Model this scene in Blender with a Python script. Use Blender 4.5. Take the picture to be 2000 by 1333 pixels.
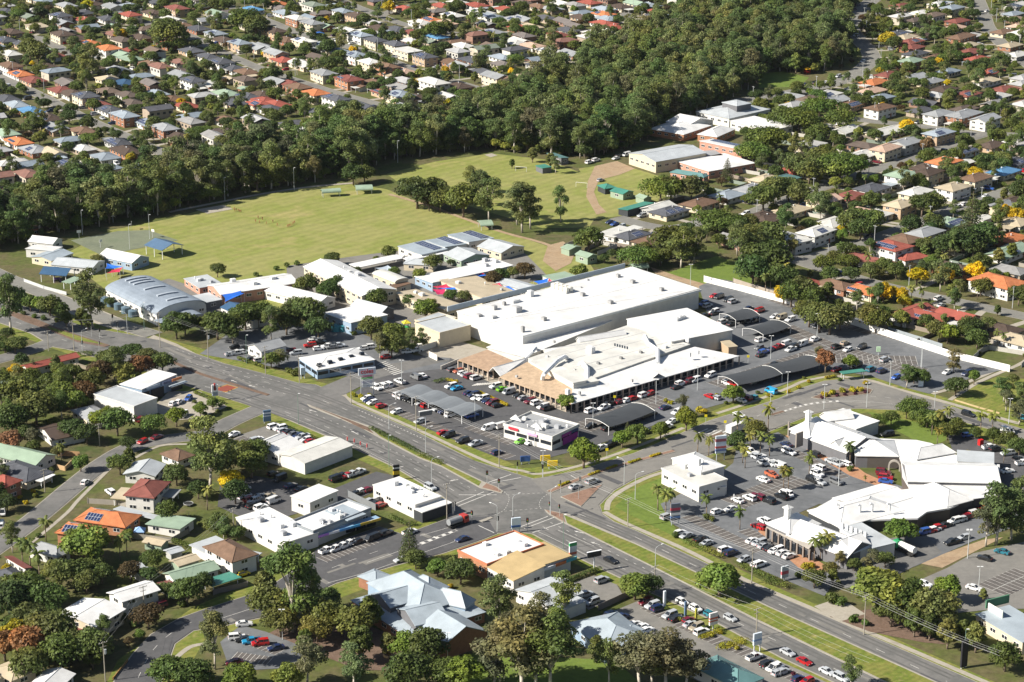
import bpy, math, random
import numpy as np
from mathutils import Vector, Matrix
for o in list(bpy.data.objects): bpy.data.objects.remove(o)
R = math.radians
S = bpy.context.scene
COL = S.collection
rng = random.Random(7)
nrg = np.random.default_rng(11)

# ------------------------------------------------------------ camera, world, sun, exposure
F_PX, TH, CAM_H, CX, CY = 4427.0, R(18.63), 271.4, 1000.0, 666.5
cam = bpy.data.cameras.new('camera'); cam.sensor_width = 36; cam.lens = 36*F_PX/2000
cam.clip_start = 1; cam.clip_end = 8000
co = bpy.data.objects.new('camera', cam); COL.objects.link(co)
co.location = (0, 0, CAM_H); co.rotation_euler = (math.pi/2-TH, 0, 0); S.camera = co
SUN_EL, SUN_AZ = R(37), R(17)          # shadows fall to +x, a little to +y
to_sun = Vector((-math.cos(SUN_AZ)*math.cos(SUN_EL), -math.sin(SUN_AZ)*math.cos(SUN_EL), math.sin(SUN_EL)))
W = bpy.data.worlds.new('World'); S.world = W; W.use_nodes = True
nt = W.node_tree; nt.nodes.clear()
sky = nt.nodes.new('ShaderNodeTexSky'); sky.sky_type = 'NISHITA'; sky.sun_disc = False
sky.sun_elevation = SUN_EL; sky.sun_rotation = math.atan2(to_sun.x, to_sun.y); sky.altitude = 100
bg = nt.nodes.new('ShaderNodeBackground'); bg.inputs[1].default_value = 0.05
wo = nt.nodes.new('ShaderNodeOutputWorld')
nt.links.new(sky.outputs[0], bg.inputs[0]); nt.links.new(bg.outputs[0], wo.inputs[0])
sl = bpy.data.lights.new('sun', 'SUN'); sl.energy = 5.0; sl.angle = R(0.5); sl.color = (1, .94, .84)
so = bpy.data.objects.new('sun', sl); COL.objects.link(so)
so.rotation_euler = to_sun.to_track_quat('Z', 'Y').to_euler(); so.location = (-300, 400, 500)
S.view_settings.view_transform = 'Standard'; S.view_settings.look = 'None'
S.view_settings.exposure = 0.95; S.view_settings.gamma = 1; S.view_settings.use_curve_mapping = False

# ------------------------------------------------------------ helpers
def at(px, py, z=0.0):
    """photograph pixel -> point of the place at height z"""
    u = (px-CX)/F_PX; v = (py-CY)/F_PX
    dy = math.cos(TH)-v*math.sin(TH); dz = -math.sin(TH)-v*math.cos(TH)
    t = (z-CAM_H)/dz
    return Vector((u*t, dy*t, z))
def tl(ox, oy, k):
    return lambda x, y: (ox+x/k, oy+y/k)
Q = 3.8462
def ang(p, q, z=0):
    a, b = at(*p, z), at(*q, z)
    return math.atan2(b.y-a.y, b.x-a.x)
def tag(o, label=None, cat=None, group=None, kind=None):
    if label: o['label'] = label
    if cat: o['category'] = cat
    if group: o['group'] = group
    if kind: o['kind'] = kind
    return o
def empty(name, loc, rz=0, label=None, cat=None, group=None, sc=None):
    o = bpy.data.objects.new(name, None); COL.objects.link(o)
    o.location = loc; o.rotation_euler = (0, 0, rz); o.empty_display_size = .5
    if sc: o.scale = sc if hasattr(sc, '__len__') else (sc, sc, sc)
    return tag(o, label, cat, group)
def obj(name, mesh, parent=None, loc=(0, 0, 0), rz=0, col=None, mat=None, sc=None):
    o = bpy.data.objects.new(name, mesh); COL.objects.link(o)
    o.location = loc; o.rotation_euler = (0, 0, rz) if not hasattr(rz, '__len__') else rz
    if parent: o.parent = parent
    if col: o.color = (*col, 1)
    if sc: o.scale = sc
    return o
class MB:
    def __init__(s): s.v = []; s.f = []; s.m = []
    def add(s, vs, fs, m=0):
        n = len(s.v); s.v += [tuple(v) for v in vs]
        s.f += [tuple(i+n for i in f) for f in fs]; s.m += [m]*len(fs); return s
    def box(s, c, d, rz=0, m=0):
        cx, cy, cz = c; x, y, z = d[0]/2, d[1]/2, d[2]/2
        ca, sa = math.cos(rz), math.sin(rz)
        vs = [(cx+ca*a-sa*b, cy+sa*a+ca*b, cz+h) for h in (-z, z) for a, b in ((-x, -y), (x, -y), (x, y), (-x, y))]
        return s.add(vs, [(3, 2, 1, 0), (4, 5, 6, 7), (0, 1, 5, 4), (1, 2, 6, 5), (2, 3, 7, 6), (3, 0, 4, 7)], m)
    def prism(s, pts, z0, z1, m=0, bottom=False):
        n = len(pts); a = sum(pts[i][0]*pts[(i+1) % n][1]-pts[(i+1) % n][0]*pts[i][1] for i in range(n))
        if a < 0: pts = pts[::-1]
        vs = [(p[0], p[1], z0) for p in pts]+[(p[0], p[1], z1) for p in pts]
        fs = [tuple(range(n, 2*n))]+[(i, (i+1) % n, n+(i+1) % n, n+i) for i in range(n)]
        if bottom: fs.append(tuple(range(n-1, -1, -1)))
        return s.add(vs, fs, m)
    def tube(s, p, q, r0, r1=None, n=6, m=0, cap=True):
        p, q = Vector(p), Vector(q); r1 = r0 if r1 is None else r1
        d = (q-p).normalized(); a = d.orthogonal().normalized(); b = d.cross(a)
        vs = [c+(a*math.cos(t)+b*math.sin(t))*r for c, r in ((p, r0), (q, r1)) for t in [2*math.pi*i/n for i in range(n)]]
        fs = [(i, (i+1) % n, n+(i+1) % n, n+i) for i in range(n)]
        if cap: fs += [tuple(range(n, 2*n)), tuple(range(n-1, -1, -1))]
        return s.add(vs, fs, m)
    def mesh(s, name, *mats, smooth=False):
        me = bpy.data.meshes.new(name); me.from_pydata(s.v, [], s.f)
        for mt in mats: me.materials.append(mt)
        if len(mats) > 1: me.polygons.foreach_set('material_index', s.m)
        if smooth: me.polygons.foreach_set('use_smooth', [True]*len(s.f))
        return me
    def build(s, name, mat, parent=None, loc=(0, 0, 0), rz=0, col=None, smooth=False):
        mats = mat if isinstance(mat, (list, tuple)) else [mat]
        return obj(name, s.mesh(name, *mats, smooth=smooth), parent, loc, rz, col)
# ------------------------------------------------------------ materials
def mat(name): 
    m = bpy.data.materials.new(name); m.use_nodes = True; t = m.node_tree; t.nodes.clear()
    o = t.nodes.new('ShaderNodeOutputMaterial'); b = t.nodes.new('ShaderNodeBsdfPrincipled')
    t.links.new(b.outputs[0], o.inputs[0]); return m, t, b
def N(t, k, **kw):
    n = t.nodes.new('ShaderNode'+k)
    for a, v in kw.items(): setattr(n, a, v)
    return n
def noise(t, vec, scale, detail=4, rough=.6):
    n = N(t, 'TexNoise'); n.inputs['Scale'].default_value = scale
    n.inputs['Detail'].default_value = detail; n.inputs['Roughness'].default_value = rough
    t.links.new(vec, n.inputs['Vector']); return n.outputs[0]
def ramp(t, fac, stops):
    r = N(t, 'ValToRGB'); e = r.color_ramp.elements
    while len(e) < len(stops): e.new(.5)
    for i, (p, c) in enumerate(stops):
        e[i].position = p; e[i].color = (*c, 1) if hasattr(c, '__len__') else (c, c, c, 1)
    t.links.new(fac, r.inputs[0]); return r.outputs[0]
def mix(t, a, b, fac, mode='MIX'):
    m = N(t, 'Mix', data_type='RGBA', blend_type=mode)
    for s, v in ((m.inputs[6], a), (m.inputs[7], b), (m.inputs[0], fac)):
        if isinstance(v, (int, float)): s.default_value = v if s.type == 'VALUE' else (v, v, v, 1)
        elif isinstance(v, tuple): s.default_value = (*v, 1)
        else: t.links.new(v, s)
    return m.outputs[2]
def wpos(t): return N(t, 'NewGeometry').outputs['Position']
def opos(t): return N(t, 'TexCoord').outputs['Object']
def ground_mat(name, cols, scale=.05, fine=.6, rough=.95, amt=.35, bump=0.0):
    """world-space surface: big patches through cols, fine grain on top"""
    m, t, b = mat(name); p = wpos(t)
    k = len(cols); big = noise(t, p, scale, 5, .62)
    c = ramp(t, big, [(.3+.4*i/max(1, k-1), cols[i]) for i in range(k)])
    fn = ramp(t, noise(t, p, fine, 5, .7), [(.3, 1-amt), (.7, 1+amt*.6)])
    c = mix(t, c, fn, 1.0, 'MULTIPLY'); t.links.new(c, b.inputs['Base Color'])
    b.inputs['Roughness'].default_value = rough
    b.inputs['Specular IOR Level'].default_value = .2
    return m
def oc_mat(name, rough=.6, nscale=.3, lo=.85, hi=1.08, ribs=None, metallic=0., coat=0., brick=None, spec=.3):
    """colour of the object itself, weathered by noise; ribs = sheet spacing, brick = course size"""
    m, t, b = mat(name); oi = N(t, 'ObjectInfo'); p = opos(t)
    v = N(t, 'VectorMath', operation='ADD'); t.links.new(p, v.inputs[0])
    cx = N(t, 'CombineXYZ'); ml = N(t, 'Math', operation='MULTIPLY'); ml.inputs[1].default_value = 97.
    t.links.new(oi.outputs['Random'], ml.inputs[0]); t.links.new(ml.outputs[0], cx.inputs[0]); t.links.new(cx.outputs[0], v.inputs[1])
    c = mix(t, oi.outputs['Color'], ramp(t, noise(t, v.outputs[0], nscale, 6, .65), [(.3, lo), (.7, hi)]), 1., 'MULTIPLY')
    if ribs:
        w = N(t, 'TexWave', wave_type='BANDS', bands_direction='X'); w.inputs['Scale'].default_value = ribs
        t.links.new(p, w.inputs[0]); c = mix(t, c, ramp(t, w.outputs[1], [(.0, .86), (.3, 1.02)]), 1., 'MULTIPLY')
    if brick:
        w = N(t, 'TexWave', wave_type='BANDS', bands_direction='Z'); w.inputs['Scale'].default_value = brick
        t.links.new(p, w.inputs[0]); c = mix(t, c, ramp(t, w.outputs[1], [(.0, .78), (.4, 1.05)]), 1., 'MULTIPLY')
    t.links.new(c, b.inputs['Base Color']); b.inputs['Roughness'].default_value = rough
    b.inputs['Metallic'].default_value = metallic; b.inputs['Coat Weight'].default_value = coat
    b.inputs['Specular IOR Level'].default_value = spec
    return m
def plain(name, col, rough=.6, nscale=.5, lo=.85, hi=1.1, metallic=0.):
    m, t, b = mat(name); c = mix(t, col, ramp(t, noise(t, opos(t), nscale, 5, .6), [(.3, lo), (.7, hi)]), 1., 'MULTIPLY')
    t.links.new(c, b.inputs['Base Color']); b.inputs['Roughness'].default_value = rough; b.inputs['Metallic'].default_value = metallic
    return m
M = {}
def stripes(m, scale, rot, lo):
    t = m.node_tree; b = [n for n in t.nodes if n.type == 'BSDF_PRINCIPLED'][0]; src = b.inputs['Base Color'].links[0].from_socket
    mp = N(t, 'Mapping'); mp.inputs['Rotation'].default_value = (0, 0, rot); t.links.new(wpos(t), mp.inputs[0])
    w = N(t, 'TexWave', wave_type='BANDS'); w.inputs['Scale'].default_value = scale; w.inputs['Distortion'].default_value = 3.0; w.inputs['Detail'].default_value = 2; t.links.new(mp.outputs[0], w.inputs[0])
    t.links.new(mix(t, src, ramp(t, w.outputs[1], [(.2, lo), (.8, 1.06)]), 1., 'MULTIPLY'), b.inputs['Base Color'])
M['ground'] = ground_mat('garden_soil_and_grass', [(.062, .078, .02), (.085, .10, .026), (.11, .095, .045), (.055, .075, .02)], .06, .5)
M['lawn'] = ground_mat('mown_lawn', [(0.177, 0.197, 0.056), (0.237, 0.230, 0.079), (0.185, 0.207, 0.050), (0.297, 0.254, 0.105)], .035, .35, amt=.16)
M['verge'] = ground_mat('verge_grass', [(0.124, 0.149, 0.026), (0.181, 0.179, 0.045), (0.113, 0.149, 0.023), (0.256, 0.218, 0.083)], .12, .7, amt=.25)
M['green'] = ground_mat('watered_grass', [(0.097, 0.143, 0.024), (0.123, 0.170, 0.032), (0.088, 0.134, 0.024)], .1, .6, amt=.2)
M['asphalt'] = ground_mat('asphalt', [(0.135, 0.131, 0.125), (0.159, 0.154, 0.147), (0.118, 0.117, 0.112), (0.176, 0.172, 0.162)], .06, .45, amt=.14)
M['asphalt_dark'] = ground_mat('newer_asphalt', [(0.075, 0.076, 0.078), (0.090, 0.089, 0.092), (0.064, 0.064, 0.068)], .07, .5, amt=.16)
M['asphalt_pale'] = ground_mat('worn_asphalt', [(0.162, 0.157, 0.145), (0.187, 0.178, 0.162), (0.140, 0.136, 0.128)], .06, .5, amt=.14)
M['carpark'] = ground_mat('car_park_asphalt', [(.128, .133, .14), (.145, .15, .157), (.112, .117, .123), (.16, .164, .17)], .06, .45, amt=.14)
M['street'] = ground_mat('suburban_street', [(0.158, 0.152, 0.139), (0.189, 0.184, 0.165), (0.137, 0.131, 0.124)], .06, .5, amt=.12)
M['concrete'] = ground_mat('concrete_paving', [(0.288, 0.259, 0.209), (0.331, 0.302, 0.252), (0.259, 0.230, 0.187)], .2, 1.2, amt=.12)
M['kerb'] = ground_mat('kerb_concrete', [(0.270, 0.247, 0.210), (0.330, 0.307, 0.262)], .3, 1.5, amt=.15)
M['paving'] = ground_mat('terracotta_paving', [(0.346, 0.173, 0.094), (0.389, 0.209, 0.122), (0.310, 0.151, 0.079)], .2, 1.5, amt=.2)
M['brickpave'] = ground_mat('brown_brick_paving', [(.20, .125, .09), (.24, .15, .11), (.17, .105, .075)], .3, 2., amt=.2)
M['bay'] = ground_mat('oil_stained_bay', [(0.098, 0.090, 0.085), (0.120, 0.109, 0.101), (0.084, 0.078, 0.074)], .25, .9, amt=.25)
M['track'] = ground_mat('tyre_darkened_asphalt', [(.098, .096, .092), (.115, .112, .108), (.088, .087, .084)], .08, .5, amt=.14)
M['dirt'] = ground_mat('bare_earth', [(0.288, 0.202, 0.122), (0.331, 0.245, 0.158), (0.252, 0.173, 0.108)], .12, .8, amt=.2)
M['mulch'] = ground_mat('bark_mulch', [(.125, .082, .058), (.155, .105, .078), (.10, .068, .048)], .3, 2., amt=.3)
M['court'] = ground_mat('court_surface', [(0.136, 0.160, 0.104), (0.160, 0.176, 0.120), (0.120, 0.136, 0.096)], .08, .5, amt=.12)
M['paint'] = ground_mat('road_paint', [(0.465, 0.450, 0.413), (0.555, 0.540, 0.510), (0.375, 0.360, 0.330)], .4, 2., amt=.2)
M['ypaint'] = ground_mat('yellow_paint', [(0.384, 0.231, 0.060), (0.341, 0.209, 0.072)], .4, 2., amt=.2)
M['redpaint'] = ground_mat('red_road_paint', [(0.252, 0.064, 0.044), (0.210, 0.060, 0.044)], .4, 2., amt=.2)
stripes(M['lawn'], .06, .75, .95); stripes(M['verge'], .16, .85, .93)
M['wall'] = oc_mat('painted_wall', .75, .5, .88, 1.05)
M['brick'] = oc_mat('brick_wall', .85, .8, .8, 1.1, brick=3.5)
M['tile'] = oc_mat('roof_tile', .8, .5, .72, 1.15, brick=7., spec=.2)
M['metal'] = oc_mat('roof_sheet', .45, .22, .78, 1.06, ribs=2.2)
M['flat'] = oc_mat('flat_roof', .6, .09, .70, 1.06)
M['cloth'] = oc_mat('shade_cloth', .85, .2, .88, 1.08)
M['misc'] = oc_mat('painted_metal', .5, .6, .85, 1.08)
M['paintwork'] = oc_mat('car_paint', .28, .5, .97, 1.02, coat=.5, spec=.5)
M['glass'] = plain('dark_glass', (.02, .024, .03), .08, .5, .9, 1.1)
M['frame'] = plain('window_frame', (.72, .71, .68), .5)
M['tyre'] = plain('tyre_rubber', (.018, .018, .018), .8)
M['galv'] = plain('galvanised_steel', (.42, .43, .43), .45)
M['pole'] = plain('weathered_pole', (.30, .27, .22), .8)
M['wire'] = plain('power_cable', (.30, .30, .30), .5)
M['bark'] = plain('tree_bark', (.16, .12, .085), .9, 1.5, .6, 1.3)
M['gumbark'] = plain('pale_gum_bark', (.46, .41, .34), .8, 1.2, .6, 1.15)
def solar_mat():
    m, t, b = mat('solar_cells'); br = N(t, 'TexBrick'); br.offset = 0
    br.inputs['Color1'].default_value = (.018, .028, .075, 1); br.inputs['Color2'].default_value = (.022, .034, .09, 1)
    br.inputs['Mortar'].default_value = (.42, .44, .47, 1); br.inputs['Scale'].default_value = 1
    br.inputs['Mortar Size'].default_value = .055; br.inputs['Brick Width'].default_value = 1.0; br.inputs['Row Height'].default_value = 1.6
    t.links.new(opos(t), br.inputs[0]); t.links.new(br.outputs[0], b.inputs['Base Color']); b.inputs['Roughness'].default_value = .15
    return m
M['solar'] = solar_mat()
def leaf_mat(name, scale=.22, attr=None):
    m, t, b = mat(name); oi = N(t, 'ObjectInfo'); col = oi.outputs['Color']
    if attr:
        at_ = N(t, 'Attribute'); at_.attribute_name = attr; col = mix(t, at_.outputs['Color'], ramp(t, oi.outputs['Random'], [(0, .75), (1, 1.3)]), 1., 'MULTIPLY')
    g = N(t, 'NewGeometry'); rnd = ramp(t, g.outputs['Random Per Island'], [(0, .62), (.5, 1.), (1, 1.45)])
    c = mix(t, col, rnd, 1., 'MULTIPLY')
    n1 = ramp(t, noise(t, opos(t), scale, 3, .6), [(.35, (.8, .86, .8)), (.65, (1.18, 1.1, .95))])
    c = mix(t, c, n1, 1., 'MULTIPLY')
    c = mix(t, c, ramp(t, noise(t, wpos(t), .045, 2, .5), [(.34, (.78, .92, .95)), (.5, (1., 1., 1.)), (.66, (1.28, 1.12, .88))]), 1., 'MULTIPLY')
    t.links.new(c, b.inputs['Base Color']); b.inputs['Roughness'].default_value = .62
    b.inputs['Specular IOR Level'].default_value = .25
    tr = N(t, 'BsdfTranslucent'); t.links.new(c, tr.inputs[0])
    ms = N(t, 'MixShader'); ms.inputs[0].default_value = .30
    o = [n for n in t.nodes if n.type == 'OUTPUT_MATERIAL'][0]
    t.links.new(b.outputs[0], ms.inputs[1]); t.links.new(tr.outputs[0], ms.inputs[2]); t.links.new(ms.outputs[0], o.inputs[0])
    return m
M['leaf'] = leaf_mat('foliage'); M['leaf_far'] = leaf_mat('far_foliage', attr='tint')
# ------------------------------------------------------------ occupancy raster (1 m cells) so that scattered plants keep off roads and roofs
GX0, GX1, GY0, GY1 = -430, 430, 490, 1640
gx, gy = np.meshgrid(np.arange(GX0, GX1)+.5, np.arange(GY0, GY1)+.5)
OCC = np.zeros(gx.shape, bool)
def inside(poly, X=gx, Y=gy):
    r = np.zeros(X.shape, bool); n = len(poly)
    for i in range(n):
        x0, y0 = poly[i][0], poly[i][1]; x1, y1 = poly[(i+1) % n][0], poly[(i+1) % n][1]
        if y0 == y1: continue
        c = ((Y >= y0) != (Y >= y1)); r ^= c & (X < (x1-x0)*(Y-y0)/(y1-y0)+x0)
    return r
def occ_poly(poly):
    xs = [p[0] for p in poly]; ys = [p[1] for p in poly]
    c, d = max(0, int(min(xs)-GX0)-1), max(0, int(max(xs)-GX0)+2); a, b = max(0, int(min(ys)-GY0)-1), max(0, int(max(ys)-GY0)+2)
    if a < OCC.shape[0] and c < OCC.shape[1]: OCC[a:b, c:d] |= inside(poly, gx[a:b, c:d], gy[a:b, c:d])
def occ_disc(p, r):
    x, y = int(p[0]-GX0), int(p[1]-GY0); k = int(r)+1
    a, b, c, d = max(0, y-k), max(0, y+k+1), max(0, x-k), max(0, x+k+1)
    if a >= OCC.shape[0] or c >= OCC.shape[1]: return
    OCC[a:b, c:d] |= (gx[a:b, c:d]-p[0])**2+(gy[a:b, c:d]-p[1])**2 < r*r
def occ_at(x, y):
    i, j = int(y-GY0), int(x-GX0)
    return not (0 <= i < OCC.shape[0] and 0 <= j < OCC.shape[1]) or OCC[i, j]
# ------------------------------------------------------------ sheets and strips
ZL = [0.05]
def nz(step=.004): ZL[0] += step; return ZL[0]
def smooth(pts, n=6):
    P = [Vector(p) for p in pts]; out = []
    for i in range(len(P)-1):
        a = P[max(0, i-1)]; b = P[i]; c = P[i+1]; d = P[min(len(P)-1, i+2)]
        for k in range(n):
            t = k/n; out.append(.5*((2*b)+(c-a)*t+(2*a-5*b+4*c-d)*t*t+(3*b-a-3*c+d)*t**3))
    return out+[P[-1]]
def wp(pxs, z=0): return [at(x, y, z) for x, y in pxs]
def offset(line, d):
    out = []
    for i, p in enumerate(line):
        a = line[max(0, i-1)]; b = line[min(len(line)-1, i+1)]; t = (b-a); t.z = 0; t.normalize()
        out.append(Vector((p.x-t.y*d, p.y+t.x*d, p.z)))
    return out
def sheet(name, pts, material, z, occ=True, kind='structure', h=0):
    """flat ground sheet (h=0) or a raised slab of height h"""
    if occ: occ_poly(pts)
    b = MB()
    if h: b.prism([(p[0], p[1]) for p in pts], 0, h)
    else:
        n = len(pts); a = sum(pts[i][0]*pts[(i+1) % n][1]-pts[(i+1) % n][0]*pts[i][1] for i in range(n))
        pp = pts if a > 0 else pts[::-1]
        b.add([(p[0], p[1], z) for p in pp], [tuple(range(n))])
    return tag(b.build(name, material), kind=kind)
def strip_pts(line, w, d=0):
    return offset(line, d-w/2)+offset(line, d+w/2)[::-1]
def strip_quads(b, line, w, z, d=0):
    A, B = offset(line, d-w/2), offset(line, d+w/2)
    for i in range(len(line)-1):
        b.add([(A[i].x, A[i].y, z), (A[i+1].x, A[i+1].y, z), (B[i+1].x, B[i+1].y, z), (B[i].x, B[i].y, z)], [(0, 1, 2, 3)])
def dashes(b, line, w, z, dash, gap, d=0):
    L = offset(line, d) if d else line; s = 0.; per = dash+gap
    for i in range(len(L)-1):
        p, q = L[i], L[i+1]; l = (q-p).length
        if l < 1e-6: continue
        t = (q-p)/l; n = Vector((-t.y, t.x, 0))*w/2; u = -(s % per)
        while u < l:
            a, c = max(0, u), min(l, u+dash)
            if c > a:
                P0, P1 = p+t*a, p+t*c
                b.add([(v.x, v.y, z) for v in (P0-n, P1-n, P1+n, P0+n)], [(0, 1, 2, 3)])
            u += per
        s += l
# ============================================================ GROUND, ROADS, MARKINGS
g = MB(); g.add([(-4000, 200, 0), (4000, 200, 0), (4000, 7000, 0), (-4000, 7000, 0)], [(0, 1, 2, 3)])
tag(g.build('ground', M['ground']), kind='structure')
def lawn(name, px, m='lawn', z=None, occ=True): return sheet(name, wp(px), M[m], z or nz(.001), occ)
ZL[0] = .003
lawn('playing_field', [(120, 500), (215, 450), (330, 428), (470, 390), (570, 369), (690, 360), (755, 370), (860, 412), (960, 445), (1060, 478), (1150, 512), (1180, 560), (900, 590), (400, 620), (250, 600)])
lawn('sports_field', [(755, 340), (850, 316), (960, 300), (1065, 312), (1155, 345), (1180, 400), (1150, 445), (1060, 446), (900, 398), (790, 366)])
lawn('school_lawn', [(1130, 330), (1200, 318), (1290, 345), (1300, 385), (1230, 420), (1150, 430), (1160, 380)])
lawn('park_clearing', [(512, 276), (560, 268), (620, 290), (605, 318), (530, 316)])
lawn('playground_lawn', [(1480, 145), (1530, 140), (1580, 152), (1560, 170), (1482, 172)], 'green')
lawn('vacant_lawn', [(1300, 535), (1400, 500), (1450, 520), (1480, 560), (1455, 585), (1330, 550)], 'green')
lawn('park_lawn', [(1850, 790), (1900, 755), (1950, 735), (2040, 745), (2040, 850), (1960, 825)], 'verge')
lawn('corner_lawn', [(1185, 990), (1225, 958), (1290, 925), (1300, 1000), (1330, 1050), (1400, 1085), (1240, 1030)], 'green')
lawn('courtyard_lawn', [(1690, 803), (1760, 806), (1830, 822), (1870, 850), (1830, 868), (1790, 862), (1740, 836)], 'green')
lawn('library_lawn', [(870, 1300), (950, 1265), (1000, 1280), (1200, 1290), (1250, 1333), (1180, 1375), (880, 1375)], 'green')
lawn('school_verge', [(600, 690), (700, 655), (760, 665), (690, 682), (640, 680)], 'lawn')
lawn('mown_verge', [(-40, 560), (60, 580), (300, 655), (620, 745), (700, 768), (1020, 915), (1140, 908), (1400, 800), (1580, 735), (1700, 735), (2040, 832), (2040, 900), (1900, 850), (1700, 805), (1550, 830), (1250, 950), (1200, 990), (1500, 1140), (1960, 1340), (1990, 1372), (1560, 1380), (1500, 1295), (1130, 1105), (1030, 1050), (900, 1080), (660, 1170), (400, 1250), (330, 1372), (190, 1372), (230, 1290), (380, 1185), (560, 1110), (870, 1000), (760, 925), (540, 825), (250, 735), (60, 665), (-40, 640)], 'verge', occ=False)
# suburban and arterial carriageways, each a kerb-wide strip of concrete under its asphalt
ROADS = []
def road(px, w, m='street', name='street', kerb=True, marks=None):
    L = smooth(wp(px)); ROADS.append((L, w))
    if kerb:
        k = MB(); strip_quads(k, L, w+.9, .02+len(ROADS)*.0008); tag(k.build('kerb', M['kerb']), kind='structure')
    b = MB(); strip_quads(b, L, w, .06+len(ROADS)*.004); tag(b.build(name, M[m]), kind='structure')
    for P in [strip_pts(L[i:i+2], w+3) for i in range(len(L)-1)]: occ_poly(P)
    if marks:
        mk = MB(); dashes(mk, L, .14, .06+len(ROADS)*.004+.006, 3, 6); tag(mk.build('lane_marking', M['paint']), kind='structure')
    return L
road([(-30, 68), (60, 72), (90, 80), (115, 93), (150, 112)], 7.5)
road([(-20, 140), (85, 190), (180, 238), (280, 281), (345, 312)], 7.5)
road([(255, 56), (310, 40), (350, 33)], 7)
road([(355, 62), (420, 96), (510, 135), (605, 166), (660, 183), (760, 210)], 7.5)
road([(440, 10), (520, 40), (575, 62), (645, 83), (720, 103), (825, 143), (880, 158), (975, 186)], 8)
road([(650, -6), (700, 15), (745, 32), (790, 48), (890, 66)], 7.5)
road([(745, 30), (790, 14), (850, 2)], 7)
road([(1212, 12), (1225, 32), (1246, 66)], 7)
road([(1140, 128), (1130, 142), (1112, 168)], 7)
road([(1720, -12), (1690, 12), (1670, 34), (1662, 54), (1675, 76), (1700, 104), (1692, 128), (1640, 160), (1560, 178), (1440, 198)], 10, marks=1)
road([(1900, -15), (1910, 0), (1922, 32), (1930, 54), (1958, 87), (2040, 150)], 9)
road([(1930, 30), (1990, 22), (2040, 18)], 7)
road([(1640, 228), (1700, 237), (1800, 247), (1909, 261), (2040, 264)], 8)
road([(1915, 264), (1850, 285), (1780, 311), (1690, 338), (1600, 368), (1500, 404), (1440, 430)], 8)
road([(2040, 350), (1922, 388), (1845, 415), (1765, 446), (1685, 474), (1560, 510)], 8)
road([(1535, 500), (1580, 517), (1640, 534), (1740, 562), (1870, 590), (2040, 627)], 8)
road([(1400, 425), (1350, 440), (1304, 446), (1250, 438), (1205, 425)], 8)
road([(512, 797), (455, 822), (400, 848), (330, 858), (262, 872), (205, 903), (150, 945), (60, 1020), (-40, 1092)], 7.5, 'asphalt')
road([(-40, 712), (0, 702), (60, 684), (105, 667), (140, 652)], 7.5, 'asphalt')
road([(-20, 528), (40, 555), (150, 600), (215, 627), (300, 655)], 8, 'street')
MAIN = [(-60, 568), (0, 588), (75, 606), (120, 624), (170, 641), (240, 652), (313, 666), (367, 687), (437, 711), (520, 732), (582, 749), (615, 752), (673, 776), (687, 791), (735, 810), (810, 843), (925, 901), (1009, 927), (1040, 936), (1135, 960), (1175, 1004), (1198, 1020), (1240, 1037), (1480, 1149), (1626, 1211), (1906, 1333), (1990, 1370), (1740, 1390), (1636, 1336), (1523, 1283), (1390, 1211), (1275, 1159), (1145, 1097), (1072, 1060), (1040, 1043), (1019, 1040), (963, 1042), (875, 1014), (885, 985), (850, 960), (770, 912), (657, 860), (582, 828), (540, 810), (490, 793), (406, 766), (355, 750), (250, 712), (170, 694), (144, 685), (105, 678), (82, 664), (60, 651), (0, 631), (-60, 608)]
NE = [(1036, 937), (1061, 934), (1135, 919), (1240, 886), (1330, 848), (1388, 822), (1472, 796), (1523, 779), (1569, 758), (1611, 745), (1653, 741), (1695, 745), (1737, 757), (1800, 777), (1840, 788), (1900, 810), (2040, 852), (2040, 872), (1940, 840), (1840, 813), (1760, 801), (1680, 798), (1640, 799), (1590, 808), (1540, 827), (1460, 860), (1380, 890), (1290, 918), (1240, 935), (1198, 958), (1169, 987), (1178, 1010), (1090, 985)]
WEST = [(880, 1012), (815, 1036), (781, 1043), (740, 1030), (622, 1073), (575, 1115), (517, 1154), (395, 1193), (351, 1209), (296, 1240), (260, 1279), (226, 1328), (205, 1372), (300, 1372), (325, 1300), (340, 1258), (377, 1232), (430, 1224), (517, 1205), (600, 1165), (656, 1139), (770, 1105), (864, 1081), (940, 1055), (970, 1043), (950, 1010)]
def grow(pts, d):
    n = len(pts); A = sum(pts[i].x*pts[(i+1) % n].y-pts[(i+1) % n].x*pts[i].y for i in range(n)); s = -1 if A > 0 else 1
    out = []
    for i in range(n):
        e1 = (pts[i]-pts[i-1]).normalized(); e2 = (pts[(i+1) % n]-pts[i]).normalized()
        t = (e1+e2).normalized() if (e1+e2).length > .1 else e1
        out.append(pts[i]+Vector((-t.y, t.x, 0))*d*s)
    return out
for k, (px, nm, m) in enumerate(((MAIN, 'main_road', 'asphalt'), (NE, 'road', 'asphalt_pale'), (WEST, 'road', 'asphalt_dark'))):
    P = wp(px); sheet('kerb', grow(P, .45), M['kerb'], .042+k*.001, False); sheet(nm, P, M[m], .16+k*.006)
ROADZ = .18
def slab(name, px, m, h=.30, occ=False): return sheet(name, wp(px), M[m], 0, occ, h=h)
slab('median_strip', [(-40, 592), (0, 603), (60, 620), (100, 637), (150, 655), (215, 676), (205, 679), (150, 669), (95, 646), (50, 630), (0, 608), (-40, 597)], 'mulch', .29)
slab('median_grass', [(92, 639), (150, 657), (205, 675), (150, 666), (97, 644)], 'verge', .32)
m2 = smooth(wp([(325, 702), (385, 729), (450, 750), (524, 773)])); sheet('median_strip', strip_pts(m2, 1.5), M['mulch'], 0, False, h=.3)
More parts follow.
